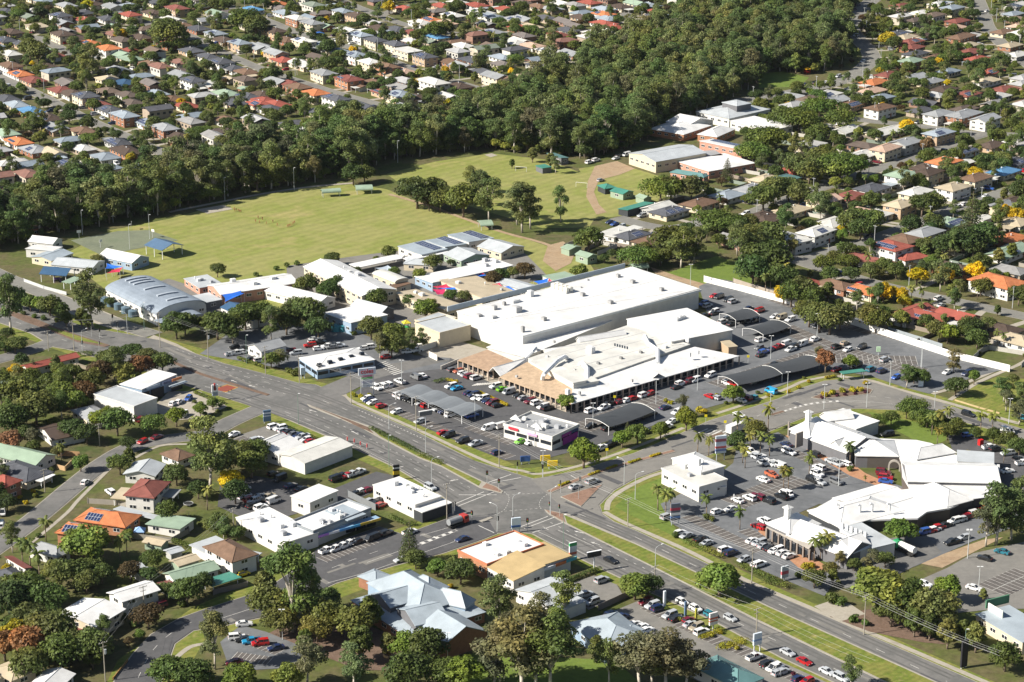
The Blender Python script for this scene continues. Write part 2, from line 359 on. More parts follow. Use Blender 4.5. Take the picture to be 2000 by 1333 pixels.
M3U = [(600, 791), (690, 823), (725, 835), (770, 857), (820, 884), (868, 905), (946, 943), (970, 952), (983, 961)]
M3L = [(980, 965), (938, 955), (862, 913), (820, 897), (740, 856), (700, 834), (660, 818), (604, 796)]
slab('median_kerb', M3U+M3L, 'kerb', .29)
slab('median_grass', [(722, 836), (768, 859), (818, 886), (866, 907), (940, 943), (935, 951), (862, 911), (820, 895), (742, 854)], 'verge', .33)
slab('median_brick', [(950, 946), (968, 953), (979, 961), (976, 963), (942, 954)], 'brickpave', .332)
slab('median_mulch', [(606, 793.5), (690, 825), (718, 836), (730, 849), (662, 817)], 'mulch', .328)
M4U = [(1063, 997), (1112, 1006), (1240, 1062), (1385, 1130), (1498, 1184), (1828, 1333), (1920, 1375)]
M4L = [(1810, 1375), (1724, 1333), (1480, 1215), (1300, 1122), (1240, 1092), (1101, 1023), (1070, 1005)]
slab('median_kerb', M4U+M4L, 'kerb', .288)
slab('median_grass', [(1102, 1008), (1240, 1065), (1385, 1133), (1498, 1187), (1828, 1336), (1900, 1372), (1815, 1372), (1724, 1330), (1480, 1212), (1300, 1120), (1240, 1090), (1108, 1024)], 'verge', .33)
slab('median_brick', [(1066, 998), (1100, 1006), (1104, 1022), (1074, 1005)], 'brickpave', .332)
n1 = smooth(wp([(1073, 962), (1130, 938), (1200, 914), (1316, 882)])); sheet('median_strip', strip_pts(n1, 2.2), M['kerb'], 0, False, h=.29); sheet('median_brick', strip_pts(n1, 1.5), M['brickpave'], 0, False, h=.32)
for a in ([(1383, 857), (1412, 847)], [(1507, 812), (1530, 805)]):
    L = wp(a); sheet('median_strip', strip_pts(L, 2), M['kerb'], 0, False, h=.29); sheet('median_soil', strip_pts(L, 1.4), M['mulch'], 0, False, h=.32)
ISL = [(1584, 778), (1612, 767), (1650, 760), (1690, 758), (1705, 763), (1700, 771), (1650, 777), (1600, 781)]
slab('traffic_island', ISL, 'kerb', .29); sheet('island_bed', grow(wp(ISL), -.4), M['mulch'], 0, False, h=.33)
slab('traffic_island', [(1095, 972), (1150, 955), (1177, 948), (1135, 991)], 'kerb', .29); sheet('island_brick', grow(wp([(1095, 972), (1150, 955), (1177, 948), (1135, 991)]), -.3), M['brickpave'], 0, False, h=.32)
slab('traffic_island', [(936, 1019), (958, 1011), (963, 1013), (943, 1022)], 'kerb', .3)
# footpaths, driveways, paved areas
PZ = [.044]
def path(px, w, m='concrete', name='footpath'):
    PZ[0] += .0012; L = smooth(wp(px), 4); b = MB(); strip_quads(b, L, w, PZ[0]); tag(b.build(name, M[m]), kind='structure')
    for i in range(len(L)-1): occ_poly(strip_pts(L[i:i+2], w+1))
def area(name, px, m, occ=True): PZ[0] += .0012; return sheet(name, wp(px), M[m], PZ[0], occ)
path([(672, 770), (690, 785), (812, 838), (930, 893), (985, 914), (1020, 920), (1055, 926), (1140, 908), (1230, 878), (1335, 836)], 1.6)
path([(1400, 808), (1470, 785), (1540, 758), (1570, 745), (1620, 735)], 1.6)
path([(540, 806), (580, 822), (655, 854)], 1.7)
path([(1185, 997), (1190, 978), (1215, 958), (1262, 934), (1300, 922)], 1.8)
path([(1180, 1000), (1225, 1024), (1330, 1070), (1400, 1105), (1470, 1140), (1560, 1178), (1640, 1212), (1760, 1262), (1960, 1348)], 1.8)
path([(1050, 1046), (1090, 1062), (1170, 1100), (1280, 1155), (1350, 1185), (1420, 1222), (1500, 1262), (1600, 1308), (1680, 1345)], 2.0)
path([(-20, 558), (60, 582), (150, 615), (205, 636), (240, 645)], 2.2, 'concrete')
path([(40, 548), (150, 590), (250, 632)], 2.5)
path([(270, 700), (215, 690), (160, 690)], 4)
path([(225, 905), (155, 975), (130, 1003), (60, 1062)], 1.3)
path([(365, 868), (310, 872), (255, 900)], 1.3)
path([(160, 640), (240, 662), (310, 682), (368, 700)], 2)
path([(330, 1310), (340, 1290), (370, 1265), (400, 1258)], 1.6)
path([(1635, 735), (1700, 744), (1750, 760), (1850, 787), (1990, 828)], 2.2)
path([(1855, 782), (1915, 745), (1985, 715), (2010, 700)], 1.8)
path([(1820, 770), (1870, 755), (1948, 722)], 1.8)
path([(760, 380), (830, 400), (900, 425), (985, 455), (1060, 475), (1120, 500)], 2.2, 'dirt')
path([(330, 415), (430, 395), (520, 378), (610, 365), (690, 358)], 2.5, 'concrete')
area('school_forecourt', [(240, 690), (300, 655), (345, 672), (390, 695), (330, 712)], 'concrete')
area('school_yard', [(290, 555), (330, 545), (440, 580), (560, 640), (520, 660), (400, 620)], 'asphalt_pale')
area('school_yard', [(560, 520), (700, 500), (860, 480), (1010, 480), (1070, 540), (900, 600), (820, 640), (700, 640), (560, 580)], 'asphalt_pale')
area('court', [(138, 470), (230, 452), (290, 450), (348, 470), (200, 500)], 'court')
area('sand_pitch', [(382, 410), (436, 401), (455, 409), (405, 418)], 'concrete')
area('sand_pit', [(946, 303), (960, 300), (972, 304), (958, 308)], 'concrete')
area('dirt_track', [(1162, 325), (1205, 315), (1240, 330), (1210, 342), (1170, 352), (1160, 375), (1170, 400), (1185, 415), (1165, 420), (1145, 385), (1148, 355)], 'dirt')
area('dirt_patch', [(1070, 480), (1100, 472), (1125, 490), (1115, 515), (1085, 530), (1060, 510)], 'dirt', False)
area('loading_dock', [(815, 690), (880, 662), (960, 685), (900, 705), (860, 712)], 'concrete')
area('dirt_verge', [(1270, 522), (1330, 542), (1400, 562), (1520, 590), (1500, 596), (1370, 565), (1280, 535)], 'dirt')
area('mulch_bed', [(1620, 1205), (1700, 1190), (1790, 1230), (1850, 1260), (1800, 1255), (1700, 1235)], 'mulch')
area('mulch_bed', [(520, 1240), (600, 1200), (700, 1215), (790, 1250), (800, 1310), (700, 1310), (590, 1265)], 'mulch')
area('driveway', [(1620, 1175), (1660, 1180), (1690, 1200), (1640, 1215), (1590, 1185)], 'concrete')
area('gravel_path', [(1790, 1100), (1850, 1080), (1920, 1055), (1960, 1050), (1890, 1085), (1840, 1110)], 'dirt')
# car parks
area('car_park', [(693, 768), (745, 797), (830, 836), (925, 876), (985, 900), (1060, 898), (1150, 874), (1225, 850), (1150, 800), (1115, 795), (960, 735), (880, 700), (800, 700), (735, 735)], 'asphalt_dark')
area('car_park', [(1225, 850), (1330, 812), (1400, 792), (1480, 772), (1560, 740), (1622, 722), (1700, 735), (1765, 757), (1815, 770), (1900, 738), (1962, 722), (1880, 695), (1500, 560), (1400, 545), (1365, 560), (1380, 610), (1440, 690), (1300, 738), (1112, 792), (1150, 800)], 'carpark')
area('car_park', [(1440, 868), (1520, 845), (1560, 870), (1700, 935), (1775, 955), (1740, 990), (1600, 985), (1500, 1030), (1560, 1090), (1640, 1125), (1610, 1165), (1500, 1120), (1380, 1062), (1310, 1022), (1290, 985), (1400, 930), (1432, 905)], 'carpark')
area('car_park', [(1560, 872), (1640, 905), (1700, 932), (1760, 950), (1800, 985), (1745, 1002), (1640, 990), (1600, 985)], 'carpark')
area('car_park', [(1850, 850), (1900, 852), (2040, 905), (2040, 980), (1950, 965), (1935, 905), (1860, 880)], 'asphalt_dark')
area('car_park', [(1745, 1070), (1960, 980), (2040, 985), (2040, 1010), (1900, 1058), (1785, 1108)], 'carpark')
area('car_park', [(1800, 1132), (1850, 1110), (1900, 1082), (2040, 1050), (2040, 1190), (1950, 1190), (1870, 1198), (1790, 1165)], 'asphalt_pale')
area('car_park', [(1185, 1200), (1262, 1168), (1330, 1202), (1420, 1246), (1500, 1282), (1620, 1336), (1640, 1375), (1450, 1375), (1280, 1290), (1190, 1235)], 'asphalt_pale')
area('car_park', [(1110, 1142), (1160, 1125), (1205, 1143), (1216, 1162), (1150, 1192), (1118, 1170)], 'asphalt_pale')
area('car_park', [(440, 868), (470, 850), (540, 826), (580, 843), (640, 868), (600, 890), (500, 905)], 'asphalt_pale')
area('car_park', [(430, 945), (500, 930), (640, 960), (735, 922), (790, 935), (700, 975), (640, 985), (560, 1010), (470, 1010), (425, 990)], 'asphalt_dark')
area('car_park', [(430, 1255), (470, 1222), (520, 1235), (600, 1268), (570, 1305), (450, 1312)], 'carpark')
area('car_park', [(390, 692), (450, 650), (560, 635), (700, 650), (810, 695), (880, 700), (870, 720), (745, 735), (640, 735), (560, 722)], 'carpark')
area('tyre_shop_forecourt', [(295, 800), (330, 765), (390, 765), (420, 780), (445, 795), (390, 818), (340, 822)], 'concrete')
area('rear_lane', [(1620, 1100), (1700, 1060), (1800, 1040), (1840, 1080), (1740, 1130), (1650, 1150)], 'asphalt')
area('paved_forecourt', [(1534, 852), (1560, 845), (1650, 895), (1690, 925), (1770, 960), (1780, 985), (1745, 992), (1740, 960), (1660, 930), (1600, 895)], 'paving')
area('paved_forecourt', [(1480, 1038), (1500, 1032), (1580, 1085), (1620, 1110), (1600, 1128), (1560, 1110), (1520, 1075)], 'paving')
area('paved_forecourt', [(895, 722), (935, 715), (1060, 770), (1120, 800), (1105, 806), (1000, 765), (940, 740)], 'concrete')
area('paved_forecourt', [(1000, 830), (1040, 850), (1090, 872), (1070, 880), (985, 838)], 'paving')
area('entry_road', [(615, 762), (680, 735), (760, 712), (830, 700), (880, 705), (800, 722), (730, 742), (672, 772), (640, 775)], 'asphalt')
# ---------------- markings
MK = MB(); YK = MB(); MZ = ROADZ+.012
def mline(px, w=.14, dash=None, gap=0, b=None, z=None, sm=True):
    L = smooth(wp(px), 4) if sm else wp(px); b = b or MK; z = z or MZ
    if dash: dashes(b, L, w, z, dash, gap)
    else: strip_quads(b, L, w, z)
mline([(0, 596), (75, 614), (150, 642), (200, 660)], .14, 3, 7); mline([(0, 620), (60, 640), (120, 664), (190, 685)], .14, 3, 7)
mline([(330, 690), (400, 715), (520, 748), (620, 780), (720, 820), (830, 872), (960, 930)], .15, 3, 7)
mline([(345, 683), (420, 712), (500, 735), (560, 750)], .15, 1.2, 2.4)
mline([(370, 708), (440, 731), (500, 752), (560, 772)], .15, 1.2, 2.4)
mline([(400, 756), (470, 777), (530, 797), (620, 828), (720, 872), (820, 922), (900, 968)], .15, 3, 7)
mline([(590, 800), (680, 838), (780, 888), (860, 925), (930, 960)], .15, 1.2, 2.6)
mline([(560, 812), (640, 846), (760, 905), (840, 950)], .13)
mline([(700, 802), (760, 828), (830, 860)], .25, .9, .9)
mline([(1130, 1005), (1240, 1050), (1390, 1122), (1500, 1172), (1640, 1236), (1850, 1333)], .15, 3, 9)
mline([(1060, 1030), (1150, 1080), (1300, 1150), (1450, 1222), (1600, 1293), (1680, 1333)], .15, 3, 9)
mline([(1075, 1022), (1180, 1073), (1280, 1122)], .15, 1.2, 2.6)
mline([(1045, 1037), (1090, 1058), (1150, 1088)], .14); mline([(1090, 1037), (1160, 1068)], .14)
mline([(985, 962), (994, 972), (992, 985), (984, 998), (965, 1008)], .15, .8, .8); mline([(1092, 955), (1064, 970), (1053, 985), (1058, 997)], .15, .8, .8)
mline([(990, 968), (1060, 964)], .15, .8, .8); mline([(985, 1000), (1055, 994)], .15, .8, .8)
for a in (((896, 968), (970, 968)), ((953, 944), (998, 928)), ((960, 945), (1018, 934)), ((1040, 1042), (1105, 1020)), ((1024, 1034), (1082, 1012)), ((1010, 1033), (1070, 1010)), ((935, 1028), (965, 1042)), ((895, 990), (965, 962)), ((890, 985), (945, 962))): mline(list(a), .3, sm=False)
mline([(1115, 930), (1135, 942)], .2, sm=False); mline([(1095, 972), (1128, 985)], .3, sm=False)
mline([(822, 1063), (891, 1037)], 1.5, 1.4, 1.4); mline([(717, 1100), (822, 1063)], .15); mline([(822, 1061), (891, 1034.5)], .12); mline([(822, 1066), (891, 1039.5)], .12)
mline([(640, 1140), (720, 1118), (840, 1076), (900, 1055)], .14); mline([(680, 1098), (760, 1070)], .14, 3, 5); mline([(820, 1048), (890, 1028)], .14); mline([(560, 1150), (620, 1122), (690, 1095)], .14, 3, 6)
mline([(415, 1215), (520, 1180), (560, 1160)], .14); mline([(270, 1325), (300, 1270), (350, 1228), (420, 1200)], .13, 3, 5)
for k in range(9):   # zebra crossings
    for (a, b, c, d) in (((1360, 846), (1378, 838), (1440, 858), (1458, 848)), ((735, 712), (752, 706), (770, 735), (790, 729)), ((920, 755), (932, 750), (960, 752), (975, 748))):
        t = (k+.5)/9; p = at(a[0]+(c[0]-a[0])*t, a[1]+(c[1]-a[1])*t); q = at(b[0]+(d[0]-b[0])*t, b[1]+(d[1]-b[1])*t)
        strip_quads(MK, [p, q], .55, MZ)
mline([(1532, 803), (1580, 789), (1640, 783), (1700, 786), (1790, 797), (1850, 808)], .14); mline([(1532, 806), (1580, 792), (1640, 786), (1700, 788)], .14); mline([(1533, 804.5), (1580, 790.5), (1640, 784.5)], 1.1, 1.1, 1.3)
mline([(1430, 838), (1500, 805), (1560, 785)], .13, 2, 3); mline([(1700, 775), (1780, 785), (1880, 818)], .13, 2, 3)
for p, q in (((690, 845), (700, 850)), ((777, 915), (788, 912)), ((884, 940), (895, 938)), ((850, 1050), (862, 1046)), ((1128, 1040), (1140, 1043)), ((1160, 1062), (1172, 1066)), ((455, 745), (463, 748)), ((490, 755), (498, 757)), ((608, 803), (618, 806))):
    a, b_ = at(*p), at(*q); strip_quads(MK, [a, b_], .3, MZ); n = (b_-a).normalized(); s = Vector((-n.y, n.x, 0)); MK.add([(v.x, v.y, MZ+.001) for v in (a-n*1.2, a+s*.5, a-s*.5)], [(0, 1, 2)])
TK = MB(); TZ = ROADZ+.006
for px_ in ([(0, 600), (75, 619), (150, 648), (200, 664)], [(0, 592), (75, 610), (150, 637), (200, 655)], [(330, 697), (400, 722), (520, 755), (620, 785), (720, 827), (830, 878), (955, 938)], [(330, 684), (400, 706), (520, 739), (620, 772), (720, 812), (830, 862), (965, 922)], [(400, 750), (470, 770), (530, 789), (620, 818), (720, 862), (820, 910), (910, 960)], [(400, 762), (470, 784), (530, 805), (620, 838), (720, 882), (820, 932), (890, 976)], [(1130, 1000), (1240, 1044), (1390, 1114), (1500, 1163), (1640, 1226), (1860, 1325)], [(1130, 1010), (1240, 1056), (1390, 1129), (1500, 1180), (1640, 1246), (1840, 1340)], [(1090, 1036), (1160, 1070), (1300, 1137), (1450, 1212), (1600, 1284), (1700, 1333)], [(1060, 1040), (1150, 1088), (1300, 1162), (1450, 1233), (1600, 1303), (1660, 1333)]):
    L_ = smooth(wp(px_), 4)
    for o_ in (-.85, .85): strip_quads(TK, L_, .7, TZ, o_)
tag(TK.build('tyre_tracks', M['track']), kind='structure')
pr = random.Random(5); PKD, PKL = MB(), MB()
for poly_, n_ in ((MAIN, 60), (NE, 26), (WEST, 22)):
    W_ = wp(poly_); xs_ = [q.x for q in W_]; ys_ = [q.y for q in W_]; k_ = 0
    while k_ < n_:
        x_, y_ = pr.uniform(min(xs_), max(xs_)), pr.uniform(min(ys_), max(ys_)); lx, ly, ra_ = pr.choice((.9, 1.2, 2., 5., 9.)), pr.choice((.5, .8, 1.2)), pr.choice((-.85, -.85, .72))
        cs_ = [(x_+math.cos(ra_)*a_-math.sin(ra_)*b_, y_+math.sin(ra_)*a_+math.cos(ra_)*b_) for a_, b_ in ((-lx, -ly), (lx, -ly), (lx, ly), (-lx, ly))]
        if all(inside([(q.x, q.y) for q in W_], np.array(c_[0]), np.array(c_[1])) for c_ in cs_):
            k_ += 1; (PKD if pr.random() < .6 else PKL).add([(c_[0], c_[1], ROADZ+.0075+k_*.00004) for c_ in cs_], [(0, 1, 2, 3)])
tag(PKD.build('road_patch', M['asphalt_dark']), kind='structure'); tag(PKL.build('road_patch', M['asphalt_pale']), kind='structure')
tag(MK.build('road_marking', M['paint']), kind='structure')
lawn('school_zone_patch', [(413, 762), (444, 752), (466, 758), (441, 768)], 'ypaint', ROADZ+.006, False); lawn('school_zone_patch', [(416, 762), (444, 753.4), (462, 758), (441, 766.6)], 'redpaint', ROADZ+.012, False)
# parking bays: rows of painted lines
BK = MB(); BZ = .14; SZ = [0.]
SK = MB()
def bays(p, q, n, depth=5.2, double=False, z=None):
    a, b = at(*p), at(*q); d = (b-a); l = d.length; t = d/l; s = Vector((-t.y, t.x, 0)); z = z or BZ
    for k_ in ((1, -1) if double else (1,)):
        SZ[0] += .0006; strip_quads(SK, [a+s*depth*.5*k_, b+s*depth*.5*k_], abs(depth)*.88, z-.02+SZ[0])
    for i in range(n+1):
        c = a+d*i/n
        strip_quads(BK, [c-(s*depth if double else s*0), c+s*depth], .12, z)
    if double: strip_quads(BK, [a, b], .12, z+.003)
bays((1700, 652), (1958, 722), 24, 5); bays((1500, 588), (1690, 655), 16, 4.5)
bays((1560, 700), (1790, 705), 22, 5, True)
bays((1620, 680), (1800, 728), 18, 5, True); bays((1530, 640), (1620, 680), 9, 5, True)
bays((735, 795), (985, 898), 27, 5); bays((870, 800), (760, 757), 12, 4.5, True); bays((990, 870), (905, 838), 8, -4.5)
bays((1135, 838), (1230, 800), 11, 5, True); bays((1225, 805), (1300, 778), 8, 5, True); bays((1400, 755), (1600, 690), 22, 5, True)
bays((1430, 985), (1560, 935), 15, 5.2, True); bays((1330, 1012), (1470, 1082), 16, 5); bays((1560, 880), (1660, 932), 11, -5)
bays((1440, 1040), (1540, 1090), 12, 5); bays((1938, 1154), (2010, 1122), 9, 5.4, True); bays((1250, 1190), (1400, 1265), 16, 5.2); bays((1420, 1270), (1560, 1340), 15, 5.2)
bays((475, 852), (560, 880), 9, -5); bays((640, 1100), (740, 1062), 12, 5, z=ROADZ+.012); bays((450, 1290), (520, 1300), 8, 5); bays((470, 1235), (560, 1268), 11, -5)
tag(SK.build('parking_bay_surface', M['bay']), kind='structure')
tag(BK.build('parking_bay_marking', M['paint']), kind='structure')
# ============================================================ BUILDINGS
RC = dict(w=(.58, .57, .53), W=(.68, .675, .66), g=(0.302, 0.311, 0.319), d=(0.084, 0.088, 0.101), b=(0.168, 0.105, 0.071), k=(0.088, 0.063, 0.050), r=(.30, .085, .062), o=(.46, .165, .07),
          m=(.21, .075, .06), G=(0.277, 0.361, 0.269), e=(.33, .38, .42), B=(0.101, 0.235, 0.403), y=(0.470, 0.395, 0.277), p=(0.504, 0.353, 0.269), t=(0.059, 0.218, 0.168), T=(.12, .23, .23), n=(0.046, 0.101, 0.185), s=(0.437, 0.462, 0.479), a=(.45, .335, .17), q=(.24, .28, .33), i=(.28, .32, .36), N=(0.084, 0.143, 0.227))
RN = dict(w='white', W='white', g='grey', d='dark grey', b='brown', k='dark brown', r='red', o='orange', m='maroon', G='pale green', e='blue-grey', B='blue', y='cream', p='pink', t='green', T='teal', n='navy blue', s='silver', a='tan', q='slate', i='slate grey', N='dark blue')
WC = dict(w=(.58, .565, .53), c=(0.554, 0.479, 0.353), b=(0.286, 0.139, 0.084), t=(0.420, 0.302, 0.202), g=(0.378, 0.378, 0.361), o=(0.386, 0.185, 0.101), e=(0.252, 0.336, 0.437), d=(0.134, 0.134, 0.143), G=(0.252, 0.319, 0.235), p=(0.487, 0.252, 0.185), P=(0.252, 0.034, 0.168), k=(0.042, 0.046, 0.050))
WN = dict(w='white', c='cream', b='brick', t='tan', g='grey', o='orange', e='blue', d='dark', G='green', p='pink', P='purple', k='black')
def win_mesh(nm, wd=1.0, ht=1.0):
    b = MB(); b.box((0, 0, 0), (wd, .10, ht), m=0)
    for x in (-.25*wd, .25*wd): b.box((x, -.02, 0), (wd*.42, .10, ht*.80), m=1)
    return b.mesh(nm, M['frame'], M['glass'])
WINM = win_mesh('window')
GLM = MB().box((0, 0, 0), (1, .12, 1)).mesh('glazing', M['glass'])
DOORM = MB().box((0, 0, .5), (1, .1, 1)).mesh('door', M['misc'])
ACM = MB(); ACM.box((0, 0, .5), (1, 1, 1)); ACM.box((0, 0, 1.03), (.6, .6, .08)); ACM = ACM.mesh('air_conditioner', M['misc'])
VENTM = MB().tube((0, 0, 0), (0, 0, .8), .22, .22, 8).tube((0, 0, .8), (0, 0, 1.05), .4, .1, 8).mesh('vent', M['misc'])
PANM = {}
def panel_mesh(nx, ny):
    if (nx, ny) not in PANM:
        b = MB(); b.box((nx*.5, ny*.8, .06), (nx, ny*1.6, .06)); PANM[nx, ny] = b.mesh('solar_array', M['solar'])
    return PANM[nx, ny]
def roof_mb(kind, L, Wd, rise, ov=.6, th=.22):
    """roof over a rectangle L x Wd (x along L) with z=0 at the eaves"""
    b = MB(); x, y = L/2+ov, Wd/2+ov
    if kind == 'flat':
        b.box((0, 0, th/2), (2*x, 2*y, th)); return b
    if kind == 'hip':
        r = max(.01, x-y) if x > y else 0; q = max(0, y-x)
        T = [(-r, -q), (r, q)] if r >= q else [(0, -q), (0, q)]
        vs = [(-x, -y, 0), (x, -y, 0), (x, y, 0), (-x, y, 0), (-x, -y, -th), (x, -y, -th), (x, y, -th), (-x, y, -th), (*T[0], rise), (*T[1], rise)]
        fs = [(0, 1, 9, 8), (1, 2, 9), (2, 3, 8, 9), (3, 0, 8)] if r >= q else [(0, 1, 8), (1, 2, 9, 8), (2, 3, 9), (3, 0, 8, 9)]
        b.add(vs, fs+[(4, 5, 1, 0), (5, 6, 2, 1), (6, 7, 3, 2), (7, 4, 0, 3), (7, 6, 5, 4)])
        A, B = Vector(vs[8]), Vector(vs[9])
        if (B-A).length > .1: b.tube(A, B, .13, n=4)
        for i, e in ((0, A), (1, B if r >= q else A), (2, B), (3, A if r >= q else B)): b.tube(vs[i], e, .11, n=4, cap=False)
        return b
    if kind == 'gable':
        vs = [(-x, -y, 0), (x, -y, 0), (x, y, 0), (-x, y, 0), (-x, 0, rise), (x, 0, rise)]
        vs += [(v[0], v[1], v[2]-th) for v in vs]
        b.add(vs, [(0, 1, 5, 4), (2, 3, 4, 5), (6, 10, 11, 7), (8, 11, 10, 9), (0, 6, 7, 1), (2, 8, 9, 3), (1, 7, 11, 5), (5, 11, 8, 2), (3, 9, 10, 4), (4, 10, 6, 0)])
        b.tube((-x, 0, rise), (x, 0, rise), .12, n=4); return b
    if kind in ('skillion', 'skillion2'):
        s = rise if kind == 'skillion' else -rise
        vs = [(-x, -y, 0), (x, -y, 0), (x, y, abs(s)), (-x, y, abs(s))] if s > 0 else [(-x, -y, abs(s)), (x, -y, abs(s)), (x, y, 0), (-x, y, 0)]
        vs += [(v[0], v[1], v[2]-th) for v in vs]
        b.add(vs, [(0, 1, 2, 3), (7, 6, 5, 4), (4, 5, 1, 0), (5, 6, 2, 1), (6, 7, 3, 2), (7, 4, 0, 3)]); return b
    if kind == 'barrel':
        n = 12; P = [(-y*math.cos(math.pi*i/n), rise*math.sin(math.pi*i/n)) for i in range(n+1)]
        vs = [(sx*x, p[0], p[1]-dz) for dz in (0, th) for sx in (-1, 1) for p in P]; k = n+1
        fs = [(i, k+i, k+i+1, i+1) for i in range(n)]+[(2*k+i+1, 3*k+i+1, 3*k+i, 2*k+i) for i in range(n)]
        fs += [(i+1, 2*k+i+1, 2*k+i, i) for i in range(n)]+[(k+i, 3*k+i, 3*k+i+1, k+i+1) for i in range(n)]+[(0, 2*k, 3*k, k), (k-1, 2*k-1, 4*k-1, 3*k-1)]
        b.add(vs, fs); return b
def walls_mb(kind, L, Wd, h, rise, ov):
    b = MB(); x, y = L/2, Wd/2
    if kind == 'gable':
        k = h+rise*y/(y+ov)*1.0-.25+rise*(ov/(y+ov))
        vs = [(-x, -y, 0), (x, -y, 0), (x, y, 0), (-x, y, 0), (-x, -y, h), (x, -y, h), (x, y, h), (-x, y, h), (-x, 0, h+rise-.3), (x, 0, h+rise-.3)]
        b.add(vs, [(0, 1, 5, 4), (1, 2, 6, 9, 5), (2, 3, 7, 6), (3, 0, 4, 8, 7)]); return b
    if kind.startswith('skillion'):
        a, c = (h, h+rise-.1) if kind == 'skillion' else (h+rise-.1, h)
        vs = [(-x, -y, 0), (x, -y, 0), (x, y, 0), (-x, y, 0), (-x, -y, a-.1), (x, -y, a-.1), (x, y, c-.1), (-x, y, c-.1)]
        b.add(vs, [(0, 1, 5, 4), (1, 2, 6, 5), (2, 3, 7, 6), (3, 0, 4, 7), (4, 5, 6, 7)]); return b
    if kind == 'barrel':
        n = 10; A = [(-y*.98*math.cos(math.pi*i/n), h-.1+(rise-.2)*math.sin(math.pi*i/n)) for i in range(n+1)]
        for s in (-1, 1):
            vs = [(s*x, -y, 0)]+[(s*x, p[0], p[1]) for p in A]+[(s*x, y, 0)]; f = tuple(range(len(vs))); b.add(vs, [f if s < 0 else f[::-1]])
        for s in (-1, 1): b.add([(-x, s*y, 0), (x, s*y, 0), (x, s*y, h), (-x, s*y, h)], [(0, 1, 2, 3) if s < 0 else (3, 2, 1, 0)])
        return b
    b.box((0, 0, h/2), (L, Wd, h)); return b
def windows(root, L, Wd, h, storeys=1, skip=(), glass=False, wsz=(1.7, 1.2), pitch=3.6):
    mesh = GLM if glass else WINM
    for s, (ln, d, rz) in enumerate(((L, -Wd/2, 0), (Wd, L/2, R(90)), (L, Wd/2, R(180)), (Wd, -L/2, R(270)))):
        if s in skip: continue
        n = max(1, int(ln/pitch))
        for st in range(storeys):
            z = h/storeys*(st+.58)
            for i in range(n):
                u = (i+.5)/n*ln-ln/2
                p = {0: (u, d), 1: (d, u), 2: (-u, d), 3: (d, -u)}[s]
                o = obj('window', mesh, root, (p[0], p[1], z), rz, sc=(wsz[0] if not glass else ln/n*.86, 1, wsz[1]))
HOUSES = []
def add_solar(ro, a, L, Wd, rise, ov, n, r=None):
    """panel arrays on the roof slopes, the first on the slope that faces down the picture"""
    t = math.atan2(rise, Wd/2+ov); f = 1 if math.cos(a) > 0 else -1
    for s in range(n):
        nx, ny = rng.choice([(5, 2), (6, 2), (4, 2), (7, 1)]); nx = max(2, min(nx, int(L*.45))); side = -f if s != 1 or rng.random() < .5 else f
        x0 = -nx/2+(rng.uniform(-1, 1) if n == 1 else (s-.5)*min(L*.36, 6)); yb = (Wd/2+ov)*.86; z0 = rise*.14+.06
        if side < 0: obj('solar_array', panel_mesh(nx, ny), ro, (x0, -yb, z0), (t, 0, 0))
        else: obj('solar_array', panel_mesh(nx, ny), ro, (-x0, yb, z0), (t, 0, math.pi))
def house(p, a, L=14.5, Wd=9.5, rc='w', wc=None, st=1, kind='hip', rise=None, solar=0, zone='', carport=False, group=None, name='house', cat='house', label=None, h=None, win=True, mtl=None, chim=False, posts=False, extra=''):
    """a dwelling: p = pixel of the roof's middle"""
    h = h or (2.7 if st == 1 else 5.2); rise = rise if rise is not None else (1.7 if kind != 'flat' else .25)
    P = at(*p, h+rise*.45); P.z = 0
    wc = wc or rng.choice('wwcccbbtto' if rc in 'romkb' else 'wwwccctgb')
    lab = label or f"{'two-storey' if st > 1 else 'low'} {WN[wc]}-walled house, {RN[rc]} {kind} roof{', solar panels' if solar else ''}, {zone}"
    root = empty(name, P, a, lab, cat, group or f"{RN[rc]} roofed houses {zone}")
    m = mtl or ('tile' if rc in 'romkbdp' and kind == 'hip' else 'metal')
    ov = .6
    if posts:
        for x in (-L/2+.3, 0, L/2-.3):
            for y in (-Wd/2+.3, Wd/2-.3): obj('post', POSTM, root, (x, y, 0), sc=(1, 1, h), col=(.7, .7, .68))
    else:
        walls_mb(kind, L, Wd, h, rise, ov).build('wall', M['brick' if wc in 'bop' else 'wall'], root, col=WC[wc])
    ro = roof_mb(kind, L, Wd, rise, ov).build('roof', M[m], root, (0, 0, h+.02), col=(lambda f_: tuple(c*f_ for c in RC[rc]))(rng.uniform(.85, 1.1)))
    if win and not posts:
        windows(root, L, Wd, h, st)
        obj('door', DOORM, root, (L*.22, -Wd/2-.02, .1), sc=(1, 1, 2.0), col=rng.choice([(.3, .1, .06), (.6, .6, .58), (.1, .12, .15)]))
    if solar and kind != 'flat': add_solar(ro, a, L, Wd, rise, ov, solar)
    if chim: obj('vent', VENTM, ro, (rng.uniform(-2, 2), rng.uniform(-1, 1), rise*.7), col=(.6, .6, .6))
    if carport:
        s = rng.choice((-1, 1)); cp = roof_mb('flat', 5.5, 5.5, 0, .1, .15).build('carport', M['metal'], root, (s*(L/2+3.4), -Wd*.1, 2.35), col=RC[rng.choice('wwgey')])
        for x in (-2.5, 2.5):
            for y in (-2.5, 2.5): obj('post', POSTM, cp, (x, y, -2.35), sc=(.7, .7, 2.35), col=(.6, .6, .58))
    occ_disc(P, max(L, Wd)*.56); HOUSES.append((P, a, L, Wd))
    return root
POSTM = MB().box((0, 0, .5), (.22, .22, 1)).mesh('post', M['misc'])
